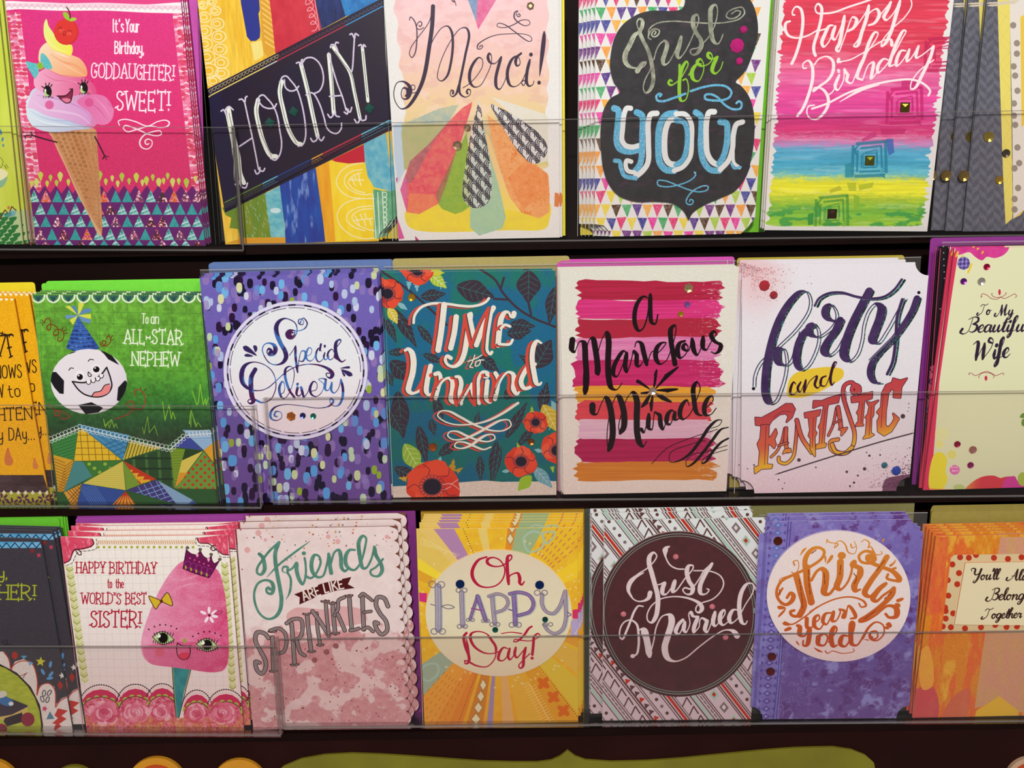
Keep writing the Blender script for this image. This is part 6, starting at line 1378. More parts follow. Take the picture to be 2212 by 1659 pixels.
# ================================================================== top row: rainbow watercolour card
K = Card(1, [(1685, -22), (2063, -22), (2003, 500), (1651, 497)], 'e8e6e6'); a = K.art; a.view(1659, 0)
g = a.grad([(0, C('de4058')), (90, C('e0405a')), (130, C('e25078')), (165, C('e668a0')), (200, C('e8509c')), (250, C('e0489c')), (265, C('d83a84')), (285, C('d63c7c')), (300, C('e47aac')), (312, C('b890c8')), (322, C('64b4d8')), (350, C('48a8cc')), (375, C('6cc0d4')), (386, C('c8dc70')), (395, C('ecea34')), (415, C('f0ee3c')), (430, C('b8d03c')), (455, C('7cbc44')), (485, C('9ccc3c'))], wob=2.4, seed=9, sx=16, sy=4)
g = g*(1+(a.noise(30, 1.2, 5, 3)-.5)*.14)[..., None]; g = mixc(g, g*.7+.3, sstep(a.noise(25, 2, 15, 3), .6, .85)*.6); g = mixc(g, C('3f9c50')*np.ones((a.h, a.w, 3)), (sstep(a.noise(8, 4, 25, 3), .55, .75)*sstep(np.arange(a.h)[:, None]/a.h, .86, .93)*.8))
r = RS(5); L = []; R_ = []
for i in range(125):
    t = i/124; y = -120+t*2060; L.append((150-t*145+r.randn()*7*(1+t)+8*math.sin(i*.9), y)); R_.append((1570-t*235+r.randn()*10*(1+t)+8*math.sin(i*.7), y))
m = a.mpoly(R_+L[::-1], True); a.fill(m, g)
# stencilled diamonds running along the diagonal
def stamp(x, y, c, s=1., al=.75):
    def q(pts): a.poly([(x+p[0]*s, y+p[1]*s) for p in pts], c, al)
    for d, w_ in ((62, 9), (95, 15), (130, 22)):
        q([(-d, -d+20), (-d+w_, -d+20), (-d+w_*.7, d-10), (-d-w_*.3, d-10)]); q([(-d+20, d-5), (d-20, d-12), (d-20, d-12-w_), (-d+20, d-5-w_)])
        q([(-d+30, -d), (d-10, -d-18), (d-10, -d-18+w_), (-d+30, -d+w_)]); q([(d-5, -d-10), (d-5-w_, -d-10), (d-w_, d-40), (d, d-40)])
    a.line([[(x-48*s, y-50*s, 0), (x+48*s, y-54*s, 0), (x+52*s, y+48*s, 0), (x-48*s, y+52*s, 0)]], c, 8*s, closed=True, smooth=False, a=al)
    for i in range(5): a.line([[(x-(90+i*7)*s, y-(70+i*12-40)*s, 0), (x-(120-i*12)*s, y-(95+i*10-20)*s, 0)], [(x+(75+i*6)*s, y+(95-i*14)*s, 0), (x+(110)*s, y+(125-i*22)*s, 0)]], c, 7*s, a=al)
stamp(1182, 925, 'c4256c', 1.25); stamp(878, 1387, '1c7c9c', 1.2, .7); stamp(553, 1847, '3a8c3c', 1.15, .6); stamp(1500, 480, 'c02458', 1.15)
a.poly("1155,700 1290,680 1290,740 1150,755", 'c4256c', .7); a.poly("810,1200 930,1130 940,1180 815,1225", 'c83a80', .8); a.poly("970,1110 1200,1110 1170,1160 980,1165", 'c42c70', .8); a.poly("1020,1200 1080,1200 1090,1320 1040,1345", '3c68b8', .8); a.poly("665,1420 720,1410 715,1530 665,1535", '2c90a0', .8)
a.poly("530,1640 620,1605 640,1640 535,1670", 'bcc034', .9); a.poly("680,1580 760,1580 760,1650 700,1650", 'b4c02c', .8); a.poly("780,1600 915,1575 900,1620 790,1645", 'b8c430', .9); a.poly("740,1680 790,1700 790,1800 740,1815", '8cb838', .8); a.poly("345,1850 395,1840 390,1940 345,1945", '2f8c44', .85)
a.poly("-60,1955 1400,1955 1400,2060 -60,2060", 'e2e0e0', gl=.6)
wh = 'fbe9ec'; a.gl = .7
a.line("230,130 215,130 210,105 240,60 280,75 300,150 295,260 270,380 230,500 205,550 / 190,185 155,200 150,260 180,310 250,330 340,310 430,260 / 445,120 420,110 408,70 430,35 460,60 460,150 430,280 395,400 400,460 410,480 / 430,270 500,250 520,240", wh, 13, pen=(13, 27)); a.line("445,120 560,110 700,60 880,0 1000,-60", wh, 16)
a.line("560,220 530,225 490,300 465,370 480,405 520,370 580,230^ 555,320 575,345 620,260 660,140^ 640,260 615,380 590,430 610,445 640,380 680,270 730,150 765,170 740,240 690,270 / 760,230 850,100 870,50^ 850,160 810,280 770,400 740,400 780,340 830,210 880,110 940,80 960,130 920,200 870,220 / 930,180 1010,80 1060,20^ 1030,90 1000,150 1020,175 1080,120 1140,10^ 1100,150 1060,280 1010,380 980,400 985,360 1060,260 1180,150 1240,50 1230,-20", wh, 12, pen=(11, 32))
a.line("330,590 305,590 305,550 350,525 380,570 385,680 350,820 300,940 255,1000 / 400,560 440,510 510,490 560,530 560,620 520,690 440,750 390,790 400,760 460,765 510,820 520,900 480,980 420,1030 360,1020 335,970 350,920 400,910", wh, 13, pen=(12, 28))
a.line("525,820 560,790 600,700 615,650^ 580,750 600,780 650,700 660,600 670,620 690,650^ 680,700 720,720 760,640 800,540 860,450 950,290 925,280 880,350 830,500 770,670 810,690 / 605,535 700,520 800,470 1010,345 1060,345 1070,390 / 610,515 605,535 630,540 / 815,695 870,560 910,540 900,620 890,680 930,640 960,560 / 1040,520 1000,510 950,570 950,630 990,600 1080,480 1150,350 1190,270 1170,265 1130,330 1070,480 1050,570 1090,560 / 1190,440 1150,440 1110,520 1110,570 1150,540 1220,430^ 1200,500 1200,530 1230,510 1300,400^ 1280,460 1280,500 1310,490 1430,400^ 1400,500 1330,650 1270,760 1235,770 1235,720 1300,620 1430,520", wh, 11, pen=(11, 30))
a.line("380,940 500,900 700,800 900,735 1100,695 1250,690 1350,730 1400,790 1385,825", wh, 18); a.gl = None; a.line("620,880 800,780 960,735", wh, 26, taper=.5); a.line("608,608 612,622", wh, 22)
for x, y, c in ((1182, 927, (96, 88, 24)), (878, 1387, (104, 110, 20)), (553, 1847, (70, 48, 26))): K.gem(1659+x/4, y/4, 10.5, c, 'square')
K.build('watercolour rainbow card in red, pink, blue and yellow with white birthday script', copies=2, clist=[(-.0010, .0012), (-.0018, .0018)], edge=(224, 216, 196), copy_label='rainbow watercolour card')

# ================================================================== top row, far right: grey herringbone card
def herring(a, x0, c1, c2, n=16):
    for i in range(n):
        for j in range(-3, 30):
            x = x0+i*62; y = j*96+(0 if i % 2 else 0); s = 1 if i % 2 else -1
            a.poly([(x, y), (x+62, y+s*52), (x+62, y+s*52+48), (x, y+48)], c2)
K = Card(1, [(2134, -22), (2520, -22), (2470, 497), (2080, 500)], '5c5c68'); a = K.art; a.view(1659, 0)
herring(a, 1640, None, '6c6c78'); a.rgb *= (1+(a.noise(1, 1, 3, 2)-.5)*.1)[..., None]
a.poly("1980,-100 2120,-100 2090,200 2115,1800 2110,1890 2052,1940 2030,1500 2000,600", 'eadb70'); a.line("2000,100 2100,200 2010,350 2100,500 2020,650 2100,800 2020,950 2110,1150 2040,1300 2110,1500 2040,1700", 'ccb858', 3, a=.6); a.line("2090,100 2000,250 2100,420 2010,560 2110,720 2030,880 2110,1050 2040,1220 2110,1400 2050,1600", 'ccb858', 3, a=.6)
a.poly("2090,-100 2900,-100 2700,1500 2380,1600 2240,1790 2118,1890 2110,1000 2090,200", 'e6dfd6')
for x, y in ((2118, 220), (2150, 375), (2150, 465), (2122, 575), (2135, 655), (2155, 785), (2125, 895), (2125, 1000), (2135, 1080), (2155, 1275), (2170, 1410), (2130, 1455), (2160, 1625), (2130, 1720), (2130, 1810)): a.dot(x, y, 27, 28, '9a8f84')
a.poly("2180,150 2400,0 2400,900 2190,1100", 'ecc84c'); a.poly("2118,1890 2250,1780 2300,1700 2180,1860", 'e8c860')
a.line("1890,30 1990,25 2080,15 2170,10 / 1895,50 1980,45 2060,30 2150,28", 'd8ccb4', 14, taper=.1)
for x, y, rr, c in ((1905, 1183, 11.5, (170, 150, 60)), (2055, 1325, 9, (90, 80, 66)), (1995, 1556, 9, (190, 150, 50))): K.gem(1659+x/4, y/4, rr, c, 'round')
K.gem(1659+1690/4, 1520/4, 12, (150, 124, 60), 'round')
K.build('grey herringbone card with a yellow ribbon tag, cut off by the right edge', copies=2, clist=[(-.0120, .0004), (-.0215, .0008)], pitch=.0032, edge=(96, 98, 104), copy_label='grey herringbone card')

# ================================================================== middle row, far right: cream card for a wife
K = Card(2, [(2062, 536), (2440, 530), (2380, 1048), (1994, 1059)], 'dcdcb4'); a = K.art; a.view(1659, 300)
a.rgb[:] = mixc('e2e2ba', 'd4d4b0', np.clip((np.arange(a.h)[:, None]/a.h-.4)*1.6, 0, 1)+np.zeros((1, a.w)))
a.poly("1630,940 1640,1010 1580,1400 1480,2100 1400,3100 1330,3100 1450,2100 1600,1000", 'd43a5c'); 
m = a.mpoly("1625,900 2080,900 2080,950 2040,1000 1960,1030 1890,1020 1850,1050 1790,1020 1740,980 1640,1000", True); a.fill(m, mixc('e0489c', 'c83484', a.noise(4, 4, 3)))
for i in range(30): a.dot(1600+(i*37) % 200+i*2, 950+(i*53) % 260-(i*37) % 200*.5, 9, 16, 'e8c83c', 30, a=.85)
m = a.mpoly(a.ell(1690, 1075, 54, 56)); a.fill(m, C('6c5cac')); a.clip = m
for i in range(6): a.line([[(1620, 1030+i*18, 0), (1760, 1020+i*18, 0)], [(1650+i*17, 1000, 0), (1640+i*17, 1150, 0)]], '3c2c6c' if i % 2 else 'a89cd4', 5)
a.clip = None
rd = 'c83050'; ink = '2e2236'
a.line("1850,1360 1840,1370 1850,1340 1890,1350 1930,1380 1980,1385 2010,1370 2040,1380 2090,1360 2130,1340 2148,1360 2135,1372 / 1940,1335 1930,1340 1950,1365 1990,1370 2030,1360 2060,1335 2050,1330", '9c4a50', 5); a.dot(2000, 1325, 11, 26, rd)
def script(t, x0, y0, x1, y1, h_, w=6, th=14): a.text(t, x0, y0, x1, y1, h_, ink, w=w, font=SCR, gap=.02, shear=.2, pen=(w*.8, th))
script("To", 1830, 1520, 1920, 1518, 95, 6, 19); script("My", 1985, 1530, 2120, 1518, 95, 6, 19)
script("Beautiful", 1715, 1672, 2250, 1662, 135, 7, 25); script("Wife", 1775, 1920, 2085, 1885, 175, 8, 30)
a.view(1659, 680)
a.line("1740,520 1735,505 1755,505 1790,525 1850,500 1890,490 1930,505 1970,525 2010,510 2035,505 2035,520 / 1825,545 1820,535 1850,505 1890,500 1930,510 1955,535 1945,545", '9c4a50', 5); a.dot(1883, 548, 12, 22, rd)
m = a.mpoly("1440,1200 1500,1190 1545,1240 1535,1350 1550,1430 1500,1510 1400,1510", True); a.fill(m, C('e4d43c')); a.dot(1588, 1208, 40, 38, 'dcd470', a=.9); a.dot(1483, 1118, 32, 34, 'e4dc7c', a=.8); a.dot(1500, 1030, 60, 60, 'e4e090', a=.5)
m = a.mpoly("1700,1520 1760,1450 1850,1400 1950,1390 2010,1410 2050,1400 2120,1400 2170,1440 2400,1440 2400,1520", True); a.fill(m, mixc('dc8848', 'cc3c48', sstep(np.arange(a.w)[None]/a.w+np.zeros((a.h, 1)), .22, .33)))
m = a.mpoly("2030,1520 2050,1420 2130,1395 2160,1440 2260,1450 2260,1520", True); a.fill(m, C('c83c90')); a.poly("1400,1500 1500,1505 1600,1510 1600,1530 1400,1530", 'e07858', .8); a.dot(1650, 1490, 50, 26, 'a4b858', a=.6)
m = a.mpoly(a.ell(1613, 1340, 44, 42)); a.fill(m, C('d86cac')); 
for i in range(12): a.dot(1585+(i*23) % 60, 1312+(i*31) % 60, 5, 6, 'f0b8d8')
a.dot(2200, 1420, 44, 60, 'a4b44c'); a.poly("2200,850 2225,860 2215,890 2175,885", '6c8c3c', smooth=True); a.poly("2200,900 2230,910 2215,965 2190,950", '6c8c3c', smooth=True)
a.view(1659, 300)
for x, y, rr, c in ((1888, 1105, 7, (180, 20, 70)), (1688, 1230, 7, (116, 40, 140)), (1842, 1230, 8.5, (196, 190, 176)), (1634, 2637, 7, (170, 16, 70)), (1748, 2818, 7, (170, 40, 120)), (1768, 2685, 8.5, (206, 140, 130))): K.gem(1659+x/4, 300+y/4, rr, c, 'round')
K.build('cream card with pink floral edge for a wife, cut off by the right edge', copies=1, clist=[(-.002, .001)], edge=(200, 60, 90), copy_label='cream wife card')
K = Card(2, [(2030, 532), (2420, 524), (2350, 1050), (1988, 1058)], '1e1a20', off=.005); a = K.art; a.view(1659, 300)
for i in range(200): a.dot(1395+(i*47) % 230+(200-i)*.6, 930+i*11, 5, 5, 'd8d0d0')
m = a.mpoly("1390,1980 1480,1960 1480,2200 1440,2500 1380,2680 1330,2680 1350,2300", True); a.fill(m, mixc(mixc('a83c64', 'd87c94', a.noise(2, 3, 5)), '584a84', sstep(a.noise(4, 5, 9), .5, .7))); a.line("1400,1990 1440,2050 1390,2100 1460,2150 1380,2230 1450,2300 1360,2400 1440,2450 1350,2560 1420,2600", '2c1220', 8)
K.build('black polka-dot card tucked behind the cream card for a wife', copies=0, edge=(30, 24, 28), name='greeting_card')
envelope(2, .014, 2010, 516, 2420, 505, (142, 44, 142), 'deep purple envelope behind the cream card for a wife', n=1)
# ================================================================== bottom row: marbled pink scalloped card
sc = []
for i in range(15):
    y0 = 1140+i*28.4; x0 = 850+i*1.95; sc += [(x0+11*math.sin(t), y0+14-13.5*math.cos(t)) for t in np.linspace(.15, math.pi-.15, 7)]
out = [(511, 1143), (840, 1137)] + sc + [(878, 1567), (547, 1577)]
K = Card(3, [(511, 1143), (858, 1137), (884, 1567), (547, 1577)], 'e8d4d0', outline=out); K.back = [(511, 1143), (858, 1137), (884, 1567), (547, 1577)]; a = K.art; a.view(480, 1080, 4.608); r = RS(14)
a.rgb[:] = mixc('ead8d6', 'e2ccca', a.noise(6, 6, 3, 3)); x_, y_ = a.noise(16, 22, 5, 4), a.noise(20, 14, 6, 4)
n = a.noise(7, 9, 8, 4); yy = np.arange(a.h)[:, None]/a.h + np.zeros((1, a.w)); xx = np.arange(a.w)[None]/a.w + np.zeros((a.h, 1))
dg = xx*2.2+yy*3.2; w_ = np.sin(dg*3.4+x_*5+y_*4); mk = sstep(yy-.5+(n-.5)*.12, -.01, .03)*(.3+.7*sstep(w_, -.5, .1))
a.fill(mk*.8, mixc('cc8c90', 'bc7078', a.noise(3, 3, 12))); a.fill(sstep(yy-.48, 0, .08)*sstep(np.abs(np.sin(dg*3.4+x_*5+y_*4+.3)), .1, 0)*.3, C('9c4a54')); a.fill(sstep(yy-.5, 0, .08)*sstep(np.abs(np.sin(dg*5+x_*9)), .25, 0)*.4, C('e4c0c2'))
m = a.mpoly("640,1150 720,1080 850,1075 1000,1090 1200,1060 1400,1100 1440,1200 1200,1260 900,1250 700,1300", True); a.fill(m*.55, C('cc8488'))
for i in range(60): x, y = 160+r.rand()*1560, 290+abs(r.randn())*140; s = 4+r.rand()*6; a.dot(x, y, s, s, ['b8484c', '6a7474', 'c88a50', 'a85a5c', '7a8484'][r.randint(5)])
for i in range(90): x, y = 300+r.rand()*1500, 1450+r.rand()*750; s = 4+r.rand()*5; a.dot(x, y, s, s, ['8c3c44', '7a4a54', 'a4545c'][r.randint(3)])
for (x, y, s) in ((360, 330, 30), (1055, 368, 24), (1150, 418, 26), (430, 400, 18), (1640, 370, 22), (250, 500, 30)): a.dot(x, y, s, s, 'dc9c9c', a=.8)
tl = mixc('4c7c6c', '5f9080', a.noise(4, 4, 9))
a.line("370,540 400,570 420,640 420,700 385,745 350,730 350,680 400,600 480,500 565,425^ 530,520 530,620 550,750 575,880 590,1000 570,1110 520,1170 450,1185 380,1140 330,1040 320,920 360,830 430,800 490,820 510,880 490,935 450,925 440,890 460,875 475,890", tl, 22, pen=(24, 40)); a.line("445,770 560,650 700,540 870,415", tl, 22, taper=.25)
a.line("640,730 600,710 610,670 650,670 650,720 680,780 680,880 660,950 635,990", tl, 24, taper=.2); a.line("650,710 700,680 740,630 740,700 770,800 800,840 830,760 830,640 820,580 / 830,760 880,780 930,740 980,620 960,560 920,550 890,620 900,720 950,770 1000,760 1040,650 1060,540^ 1070,640 1085,730 / 1080,640 1120,520 1160,500 1180,560 1190,680 1220,710 1260,680 / 1320,500 1270,500 1230,560 1240,660 1310,700 1370,640 1420,480 1430,380 1400,360 1360,420 1370,560 1400,680 1430,680 1480,600 1515,470^ 1530,550 1580,640 1590,710 1550,760 1490,750 1475,710 1530,670 1600,590", tl, 24, pen=(22, 40)); a.dot(813, 533, 22, 20, tl)
a.poly("715,942 800,910 1000,830 1285,768 1250,840 1320,878 1130,905 950,960 768,1043 772,970", '4c1416')
a.text("ARE", 815, 1005, 980, 945, 95, 'e8d8d0', w=15); a.text("LIKE", 1025, 925, 1210, 880, 90, 'e8d8d0', w=15)
sg = mixc('9a9090', '8a7e80', a.noise(.6, 8, 4)); oc = '4a2a28'
def sp(q, w=30):
    a.line(q, oc, w+16); a.line(q, sg, w); a.line(q, '5a4444', 3)
def serif(*pts):
    for x, y, w_ in pts: a.line([[(x-w_, y, 0), (x, y+6, 0), (x+w_, y-4, 0)]], oc, 24); a.line([[(x-w_+4, y, 0), (x, y+6, 0), (x+w_-4, y-4, 0)]], sg, 9)
sp("460,1375 420,1330 350,1320 330,1400 380,1500 430,1600 430,1680 390,1730 345,1690 335,1610 370,1620"); a.view(400, 1244)
sp("690,545 690,640 655,510 620,560 660,650 700,720 690,810 650,790 620,740", 10) if False else None
a.view(480, 1080, 4.608)
sp("500,1370 505,1520 510,1700"); serif((500, 1310, 36), (512, 1705, 36)); sp("480,1300 560,1280 620,1320 640,1420 610,1510 560,1530", 24)
sp("690,1230 705,1400 720,1620"); serif((722, 1640, 38)); sp("640,1230 700,1190 780,1190 800,1260 780,1360 720,1400", 26); sp("740,1400 780,1520 820,1550", 26)
sp("845,1150 860,1300 885,1500"); serif((840, 1135, 32), (890, 1510, 32)); sp("940,1130 950,1280 975,1440", 24); serif((975, 1445, 28)); sp("900,1110 980,1220 1060,1350", 30); sp("1030,1010 1040,1150 1060,1330", 24); serif((1025, 1010, 36))
sp("1100,1030 1110,1180 1125,1330"); serif((1097, 1030, 30), (1128, 1330, 34)); sp("1215,970 1160,1000 1150,1090 1120,1150", 24); sp("1150,1140 1190,1230 1220,1300", 28)
sp("1265,960 1275,1130 1290,1290"); serif((1262, 955, 32)); sp("1275,1300 1330,1290 1360,1280", 24)
sp("1395,960 1400,1100 1410,1290"); sp("1370,960 1400,935 1440,960 1490,1000", 22); sp("1410,1120 1480,1110", 20); sp("1400,1290 1450,1270 1500,1310", 24)
sp("1650,1060 1610,980 1550,970 1530,1040 1570,1130 1630,1210 1640,1300 1590,1340 1540,1290 1520,1220 1550,1230")
a.view(400, 1244)
for x, y, s in ((1118, 725, 6), (1222, 655, 6.5), (1302, 603, 6.5)): K.gem(400+x/4, 1244+y/4, s, (150, 84, 84), 'gem')
K.build('marbled pink card with a scalloped right edge, teal and grey lettering', copies=2, clist=[(.0022, .0046), (.0060, .0085)], edge=(120, 66, 52), copy_label='scalloped pink marbled card')
envelope(3, .013, 534, 1098, 896, 1091, (126, 40, 126), 'purple envelope behind the marbled pink card', n=2, dxy=(.0004, .0006))

# ================================================================== bottom row: yellow sunburst card
K = Card(3, [(899, 1143), (1248, 1140), (1249, 1560), (917, 1565)], 'e8b428'); a = K.art; a.view(860, 1070, 4.608); r = RS(17)
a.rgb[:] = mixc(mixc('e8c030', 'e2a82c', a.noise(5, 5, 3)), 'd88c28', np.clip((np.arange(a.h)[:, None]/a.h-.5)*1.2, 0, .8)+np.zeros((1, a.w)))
cx, cy = 1000, 1165
def ray_(a0, a1, c, al=1., glo=None, r0=500):
    q = [(cx+r0*math.cos(math.radians(a0)), cy-r0*math.sin(math.radians(a0))), (cx+1900*math.cos(math.radians(a0)), cy-1900*math.sin(math.radians(a0))), (cx+1900*math.cos(math.radians(a1)), cy-1900*math.sin(math.radians(a1))), (cx+r0*math.cos(math.radians(a1)), cy-r0*math.sin(math.radians(a1)))]
    a.poly(q, c, al, gl=glo); return q
for a0, a1, c, al in ((118, 128, 'a87cb8', .9), (128, 134, 'e0c47c', .8), (134, 146, 'dcc068', .8), (146, 152, 'ecd43c', .9), (152, 158, 'dca02c', 1), (98, 104, 'e0c880', .8), (78, 84, 'dc8430', .9), (62, 78, '8cac90', .85), (44, 60, 'e4b82c', .9), (24, 34, 'ecc430', 1), (176, 182, 'c83078', 0), (236, 246, 'dc8c34', 1), (246, 252, 'd87830', .8), (214, 228, '94a89c', .9), (228, 240, 'e0983c', .9), (254, 262, 'c8782c', .9), (264, 267, '9c84a8', 1), (272, 278, 'd8a880', .7), (280, 292, 'dca83c', .9), (294, 306, 'd89828', 1), (308, 320, 'd8b83c', 1), (322, 334, 'dcb048', 1), (336, 346, 'dc9c38', 1), (350, 356, 'b09cc4', .9)):
    if al: ray_(a0, a1, c, al)
for k in range(7):
    an = 40+k*3
    for j in range(14): d = 620+j*75; a.line([[(cx+d*math.cos(math.radians(an)), cy-d*math.sin(math.radians(an)), 0), (cx+(d+34)*math.cos(math.radians(an)), cy-(d+34)*math.sin(math.radians(an)), 0)]], 'b8486c', 9, a=.7)
    an = 228+k*2.6
    for j in range(14): d = 800+j*75; a.line([[(cx+d*math.cos(math.radians(an)), cy-d*math.sin(math.radians(an)), 0), (cx+(d+34)*math.cos(math.radians(an)), cy-(d+34)*math.sin(math.radians(an)), 0)]], 'b06a20', 7, a=.7)
for an, c in ((113, '4a3c2c'), (250, '6c4420'), (307, '4c3420')):
    for j in range(34): d = 640+j*26; a.dot(cx+d*math.cos(math.radians(an)), cy-d*math.sin(math.radians(an)), 5, 5, c)
for an, s0 in ((258, 1), (81, -1)):
    for j in range(6):
        d = 740+j*115; x, y = cx+d*math.cos(math.radians(an)), cy-d*math.sin(math.radians(an)); w_ = 34+j*4
        a.poly([(x, y-58), (x+w_, y), (x, y+58), (x-w_, y)], 'e2d0a8'); a.line([[(x, y-58, 1), (x+w_, y, 1), (x, y+58, 1), (x-w_, y, 1)]], '8c7448', 7, closed=True, smooth=False)
for j in range(3):
    x, y = 1445+j*100, 1870+j*137
    for d in range(4): an = d*math.pi/2+.7; a.dot(x+34*math.cos(an), y+34*math.sin(an), 38, 26, 'd4681c', math.degrees(an))
for q in ("1250,430 1340,360 1440,400 1430,520 1300,560", "1560,370 1440,380 1480,480", "260,1700 380,1680 400,1760 300,1850 230,1800"): a.line(q, 'a4bcac', 22, closed=True, a=.8)
for i in range(14): a.line([[(220+i*26, 500+i*6, 0), (245+i*26, 420+i*14, 0), (270+i*26, 505+i*6, 0)]], 'e8d8a0', 6, a=.6)
for i in range(15): x = 1240+i*14; y = 1890+i*26; a.line([[(x, y, 0), (x+50, y-26, 0), (x+90, y+14, 0), (x+130, y-6, 0)]], 'ecd49c', 6, a=.7)
a.poly("208,968 288,975 282,1068 212,1055", 'd03078'); a.poly("1735,1140 1800,1130 1795,1228 1735,1228", 'cc3468'); a.poly("1730,1260 1800,1258 1800,1400 1710,1390", 'b0a0cc')
for i in range(60): t = r.rand()*6.28; d = 700+r.rand()*120; a.dot(cx+d*1.04*math.cos(t), cy-d*.93*math.sin(t), 16, 10, 'e8d49c', r.rand()*180, a=.5, gl=.5)
a.poly(a.ell(1000, 1168, 728, 630, 0, 80, .006, 3), 'e2d4b4'); m = a.mpoly(a.ell(1000, 1168, 728, 630, 0, 80)); a.fill(m, mixc(a.grad([(1190, C('dccab0')), (1320, C('e2d8b8')), (1372, C('e0d6b4')), (1460, C('dcc8aa'))]), 'd8c8b0', a.noise(3, 3, 8)*.3))
K.lift('oval_plate', [(860+x/4.608, 1070+y/4.608) for x, y in a.ell(1000, 1168, 726, 628, 0, 60)], .0009, 'cream oval with red and mauve lettering')
ink = 'b01c3c'
a.line("880,610 800,640 740,740 745,820 800,890 880,912 980,890 1045,820 1060,720 1010,640 940,615 890,635 890,670 940,700 1020,700 1090,660 1130,620 1125,595 1095,600 1085,650 1090,780 1100,880^ 1110,800 1150,775 1190,770 1210,820 1210,870 1230,885 1255,855", ink, 14, pen=(14, 34)); a.line("780,650 740,740 750,830 810,895", ink, 30, taper=.5)
a.line("680,1365 655,1400 670,1500 705,1600 700,1660 670,1670 665,1640 700,1650 780,1690 880,1700 950,1640 975,1560 950,1460 890,1380 800,1350 730,1370 720,1420 760,1500 850,1560 930,1570 1000,1550 1040,1520 / 1090,1520 1050,1510 1010,1560 1000,1630 1040,1640 1090,1590 1110,1520^ 1095,1600 1110,1630 1150,1590 1170,1510^ 1160,1580 1180,1610 1230,1560 1270,1510^ 1250,1600 1240,1700 1215,1715 1200,1690 1240,1640 1310,1570", ink, 12, pen=(12, 30))
a.line("1030,1370 1120,1358 1230,1370 / 1330,1300 1300,1320 1250,1390 1180,1450 1150,1450 1160,1430 1240,1440 1330,1440 1410,1390 1390,1370 1350,1400^ 1345,1480 1335,1580", ink, 16, pen=(10, 28)); a.dot(1333, 1615, 16, 15, ink); a.line("680,1420 700,1560 705,1640", ink, 26, taper=.3); a.line("890,1390 970,1500 970,1600", ink, 26, taper=.3)
mv = mixc('9a9cb0', 'a4a8b4', a.noise(2, 2, 4)); vi = mixc('8478b4', '6c64a4', a.noise(2, 2, 5))
def hp(q, w, c):
    a.line(q, '8c94a8', w+10, off=(12, 8), a=.6); a.line(q, '4a3448', w+8); a.line(q, c, w); a.line(q, 'c0647c', 5)
def curl(*ps):
    for x, y, s in ps: a.ring(x-s, y, s*.8, s*.7, '4a3448', 9); a.ring(x+s, y, s*.8, s*.7, '4a3448', 9); a.ring(x-s, y, s*.8, s*.7, 'a8a8b8', 4); a.ring(x+s, y, s*.8, s*.7, 'a8a8b8', 4)
hp("395,900 400,1100 400,1330", 52, mv); curl((385, 885, 44), (400, 1350, 40)); a.line("325,1080 365,1090 / 430,1100 500,1085 560,1110 500,1125 430,1100", '6a6478', 9); hp("630,960 635,1120 640,1290", 36, mv); curl((632, 940, 30), (640, 1300, 28))
hp("790,1000 750,1120 715,1230", 22, vi); hp("790,1000 830,1120 870,1240", 34, vi); a.line("730,1120 830,1140", '8c4a84', 14); curl((720, 1235, 22), (870, 1245, 22))
hp("935,1000 945,1130 960,1270", 32, mv); hp("900,1000 990,975 1070,1010 1090,1070 1050,1130 970,1160", 22, mv); curl((962, 1280, 28))
hp("1150,990 1160,1150 1165,1280", 38, vi); hp("1110,975 1200,960 1300,990 1345,1070 1310,1150 1200,1190", 28, vi); curl((1165, 1285, 34)); a.line("1100,1130 1130,1140", '6a5a90', 14)
hp("1430,980 1430,1080 1470,1150 1540,1170 1600,1110 1660,950^ 1665,1100 1665,1230 1630,1330 1560,1370 1490,1340 1450,1280", 26, mv); curl((1420, 965, 36), (1490, 1280, 26)); a.line("1690,1160 1720,1185 1690,1200", '6a5a90', 10)
for x, y, rr, c in ((618, 877, 10, (22, 52, 112)), (1408, 886, 10, (22, 52, 112)), (1463, 1229, 6.5, (24, 84, 84)), (967, 1331, 6.5, (20, 100, 92))): K.gem(860+x/4.608, 1070+y/4.608, rr, c, 'round')
K.build('yellow sunburst card with a cream oval and red script', copies=4, clist=[(.0022, .0040), (.0034, .0052), (.0044, .0066), (.0050, .0080)], edge=(240, 214, 120), copy_label='yellow sunburst card')
envelope(3, .0165, 908, 1090, 1262, 1083, (176, 134, 34), 'ochre envelope behind the yellow sunburst card', n=2, dxy=(.0004, .0006))

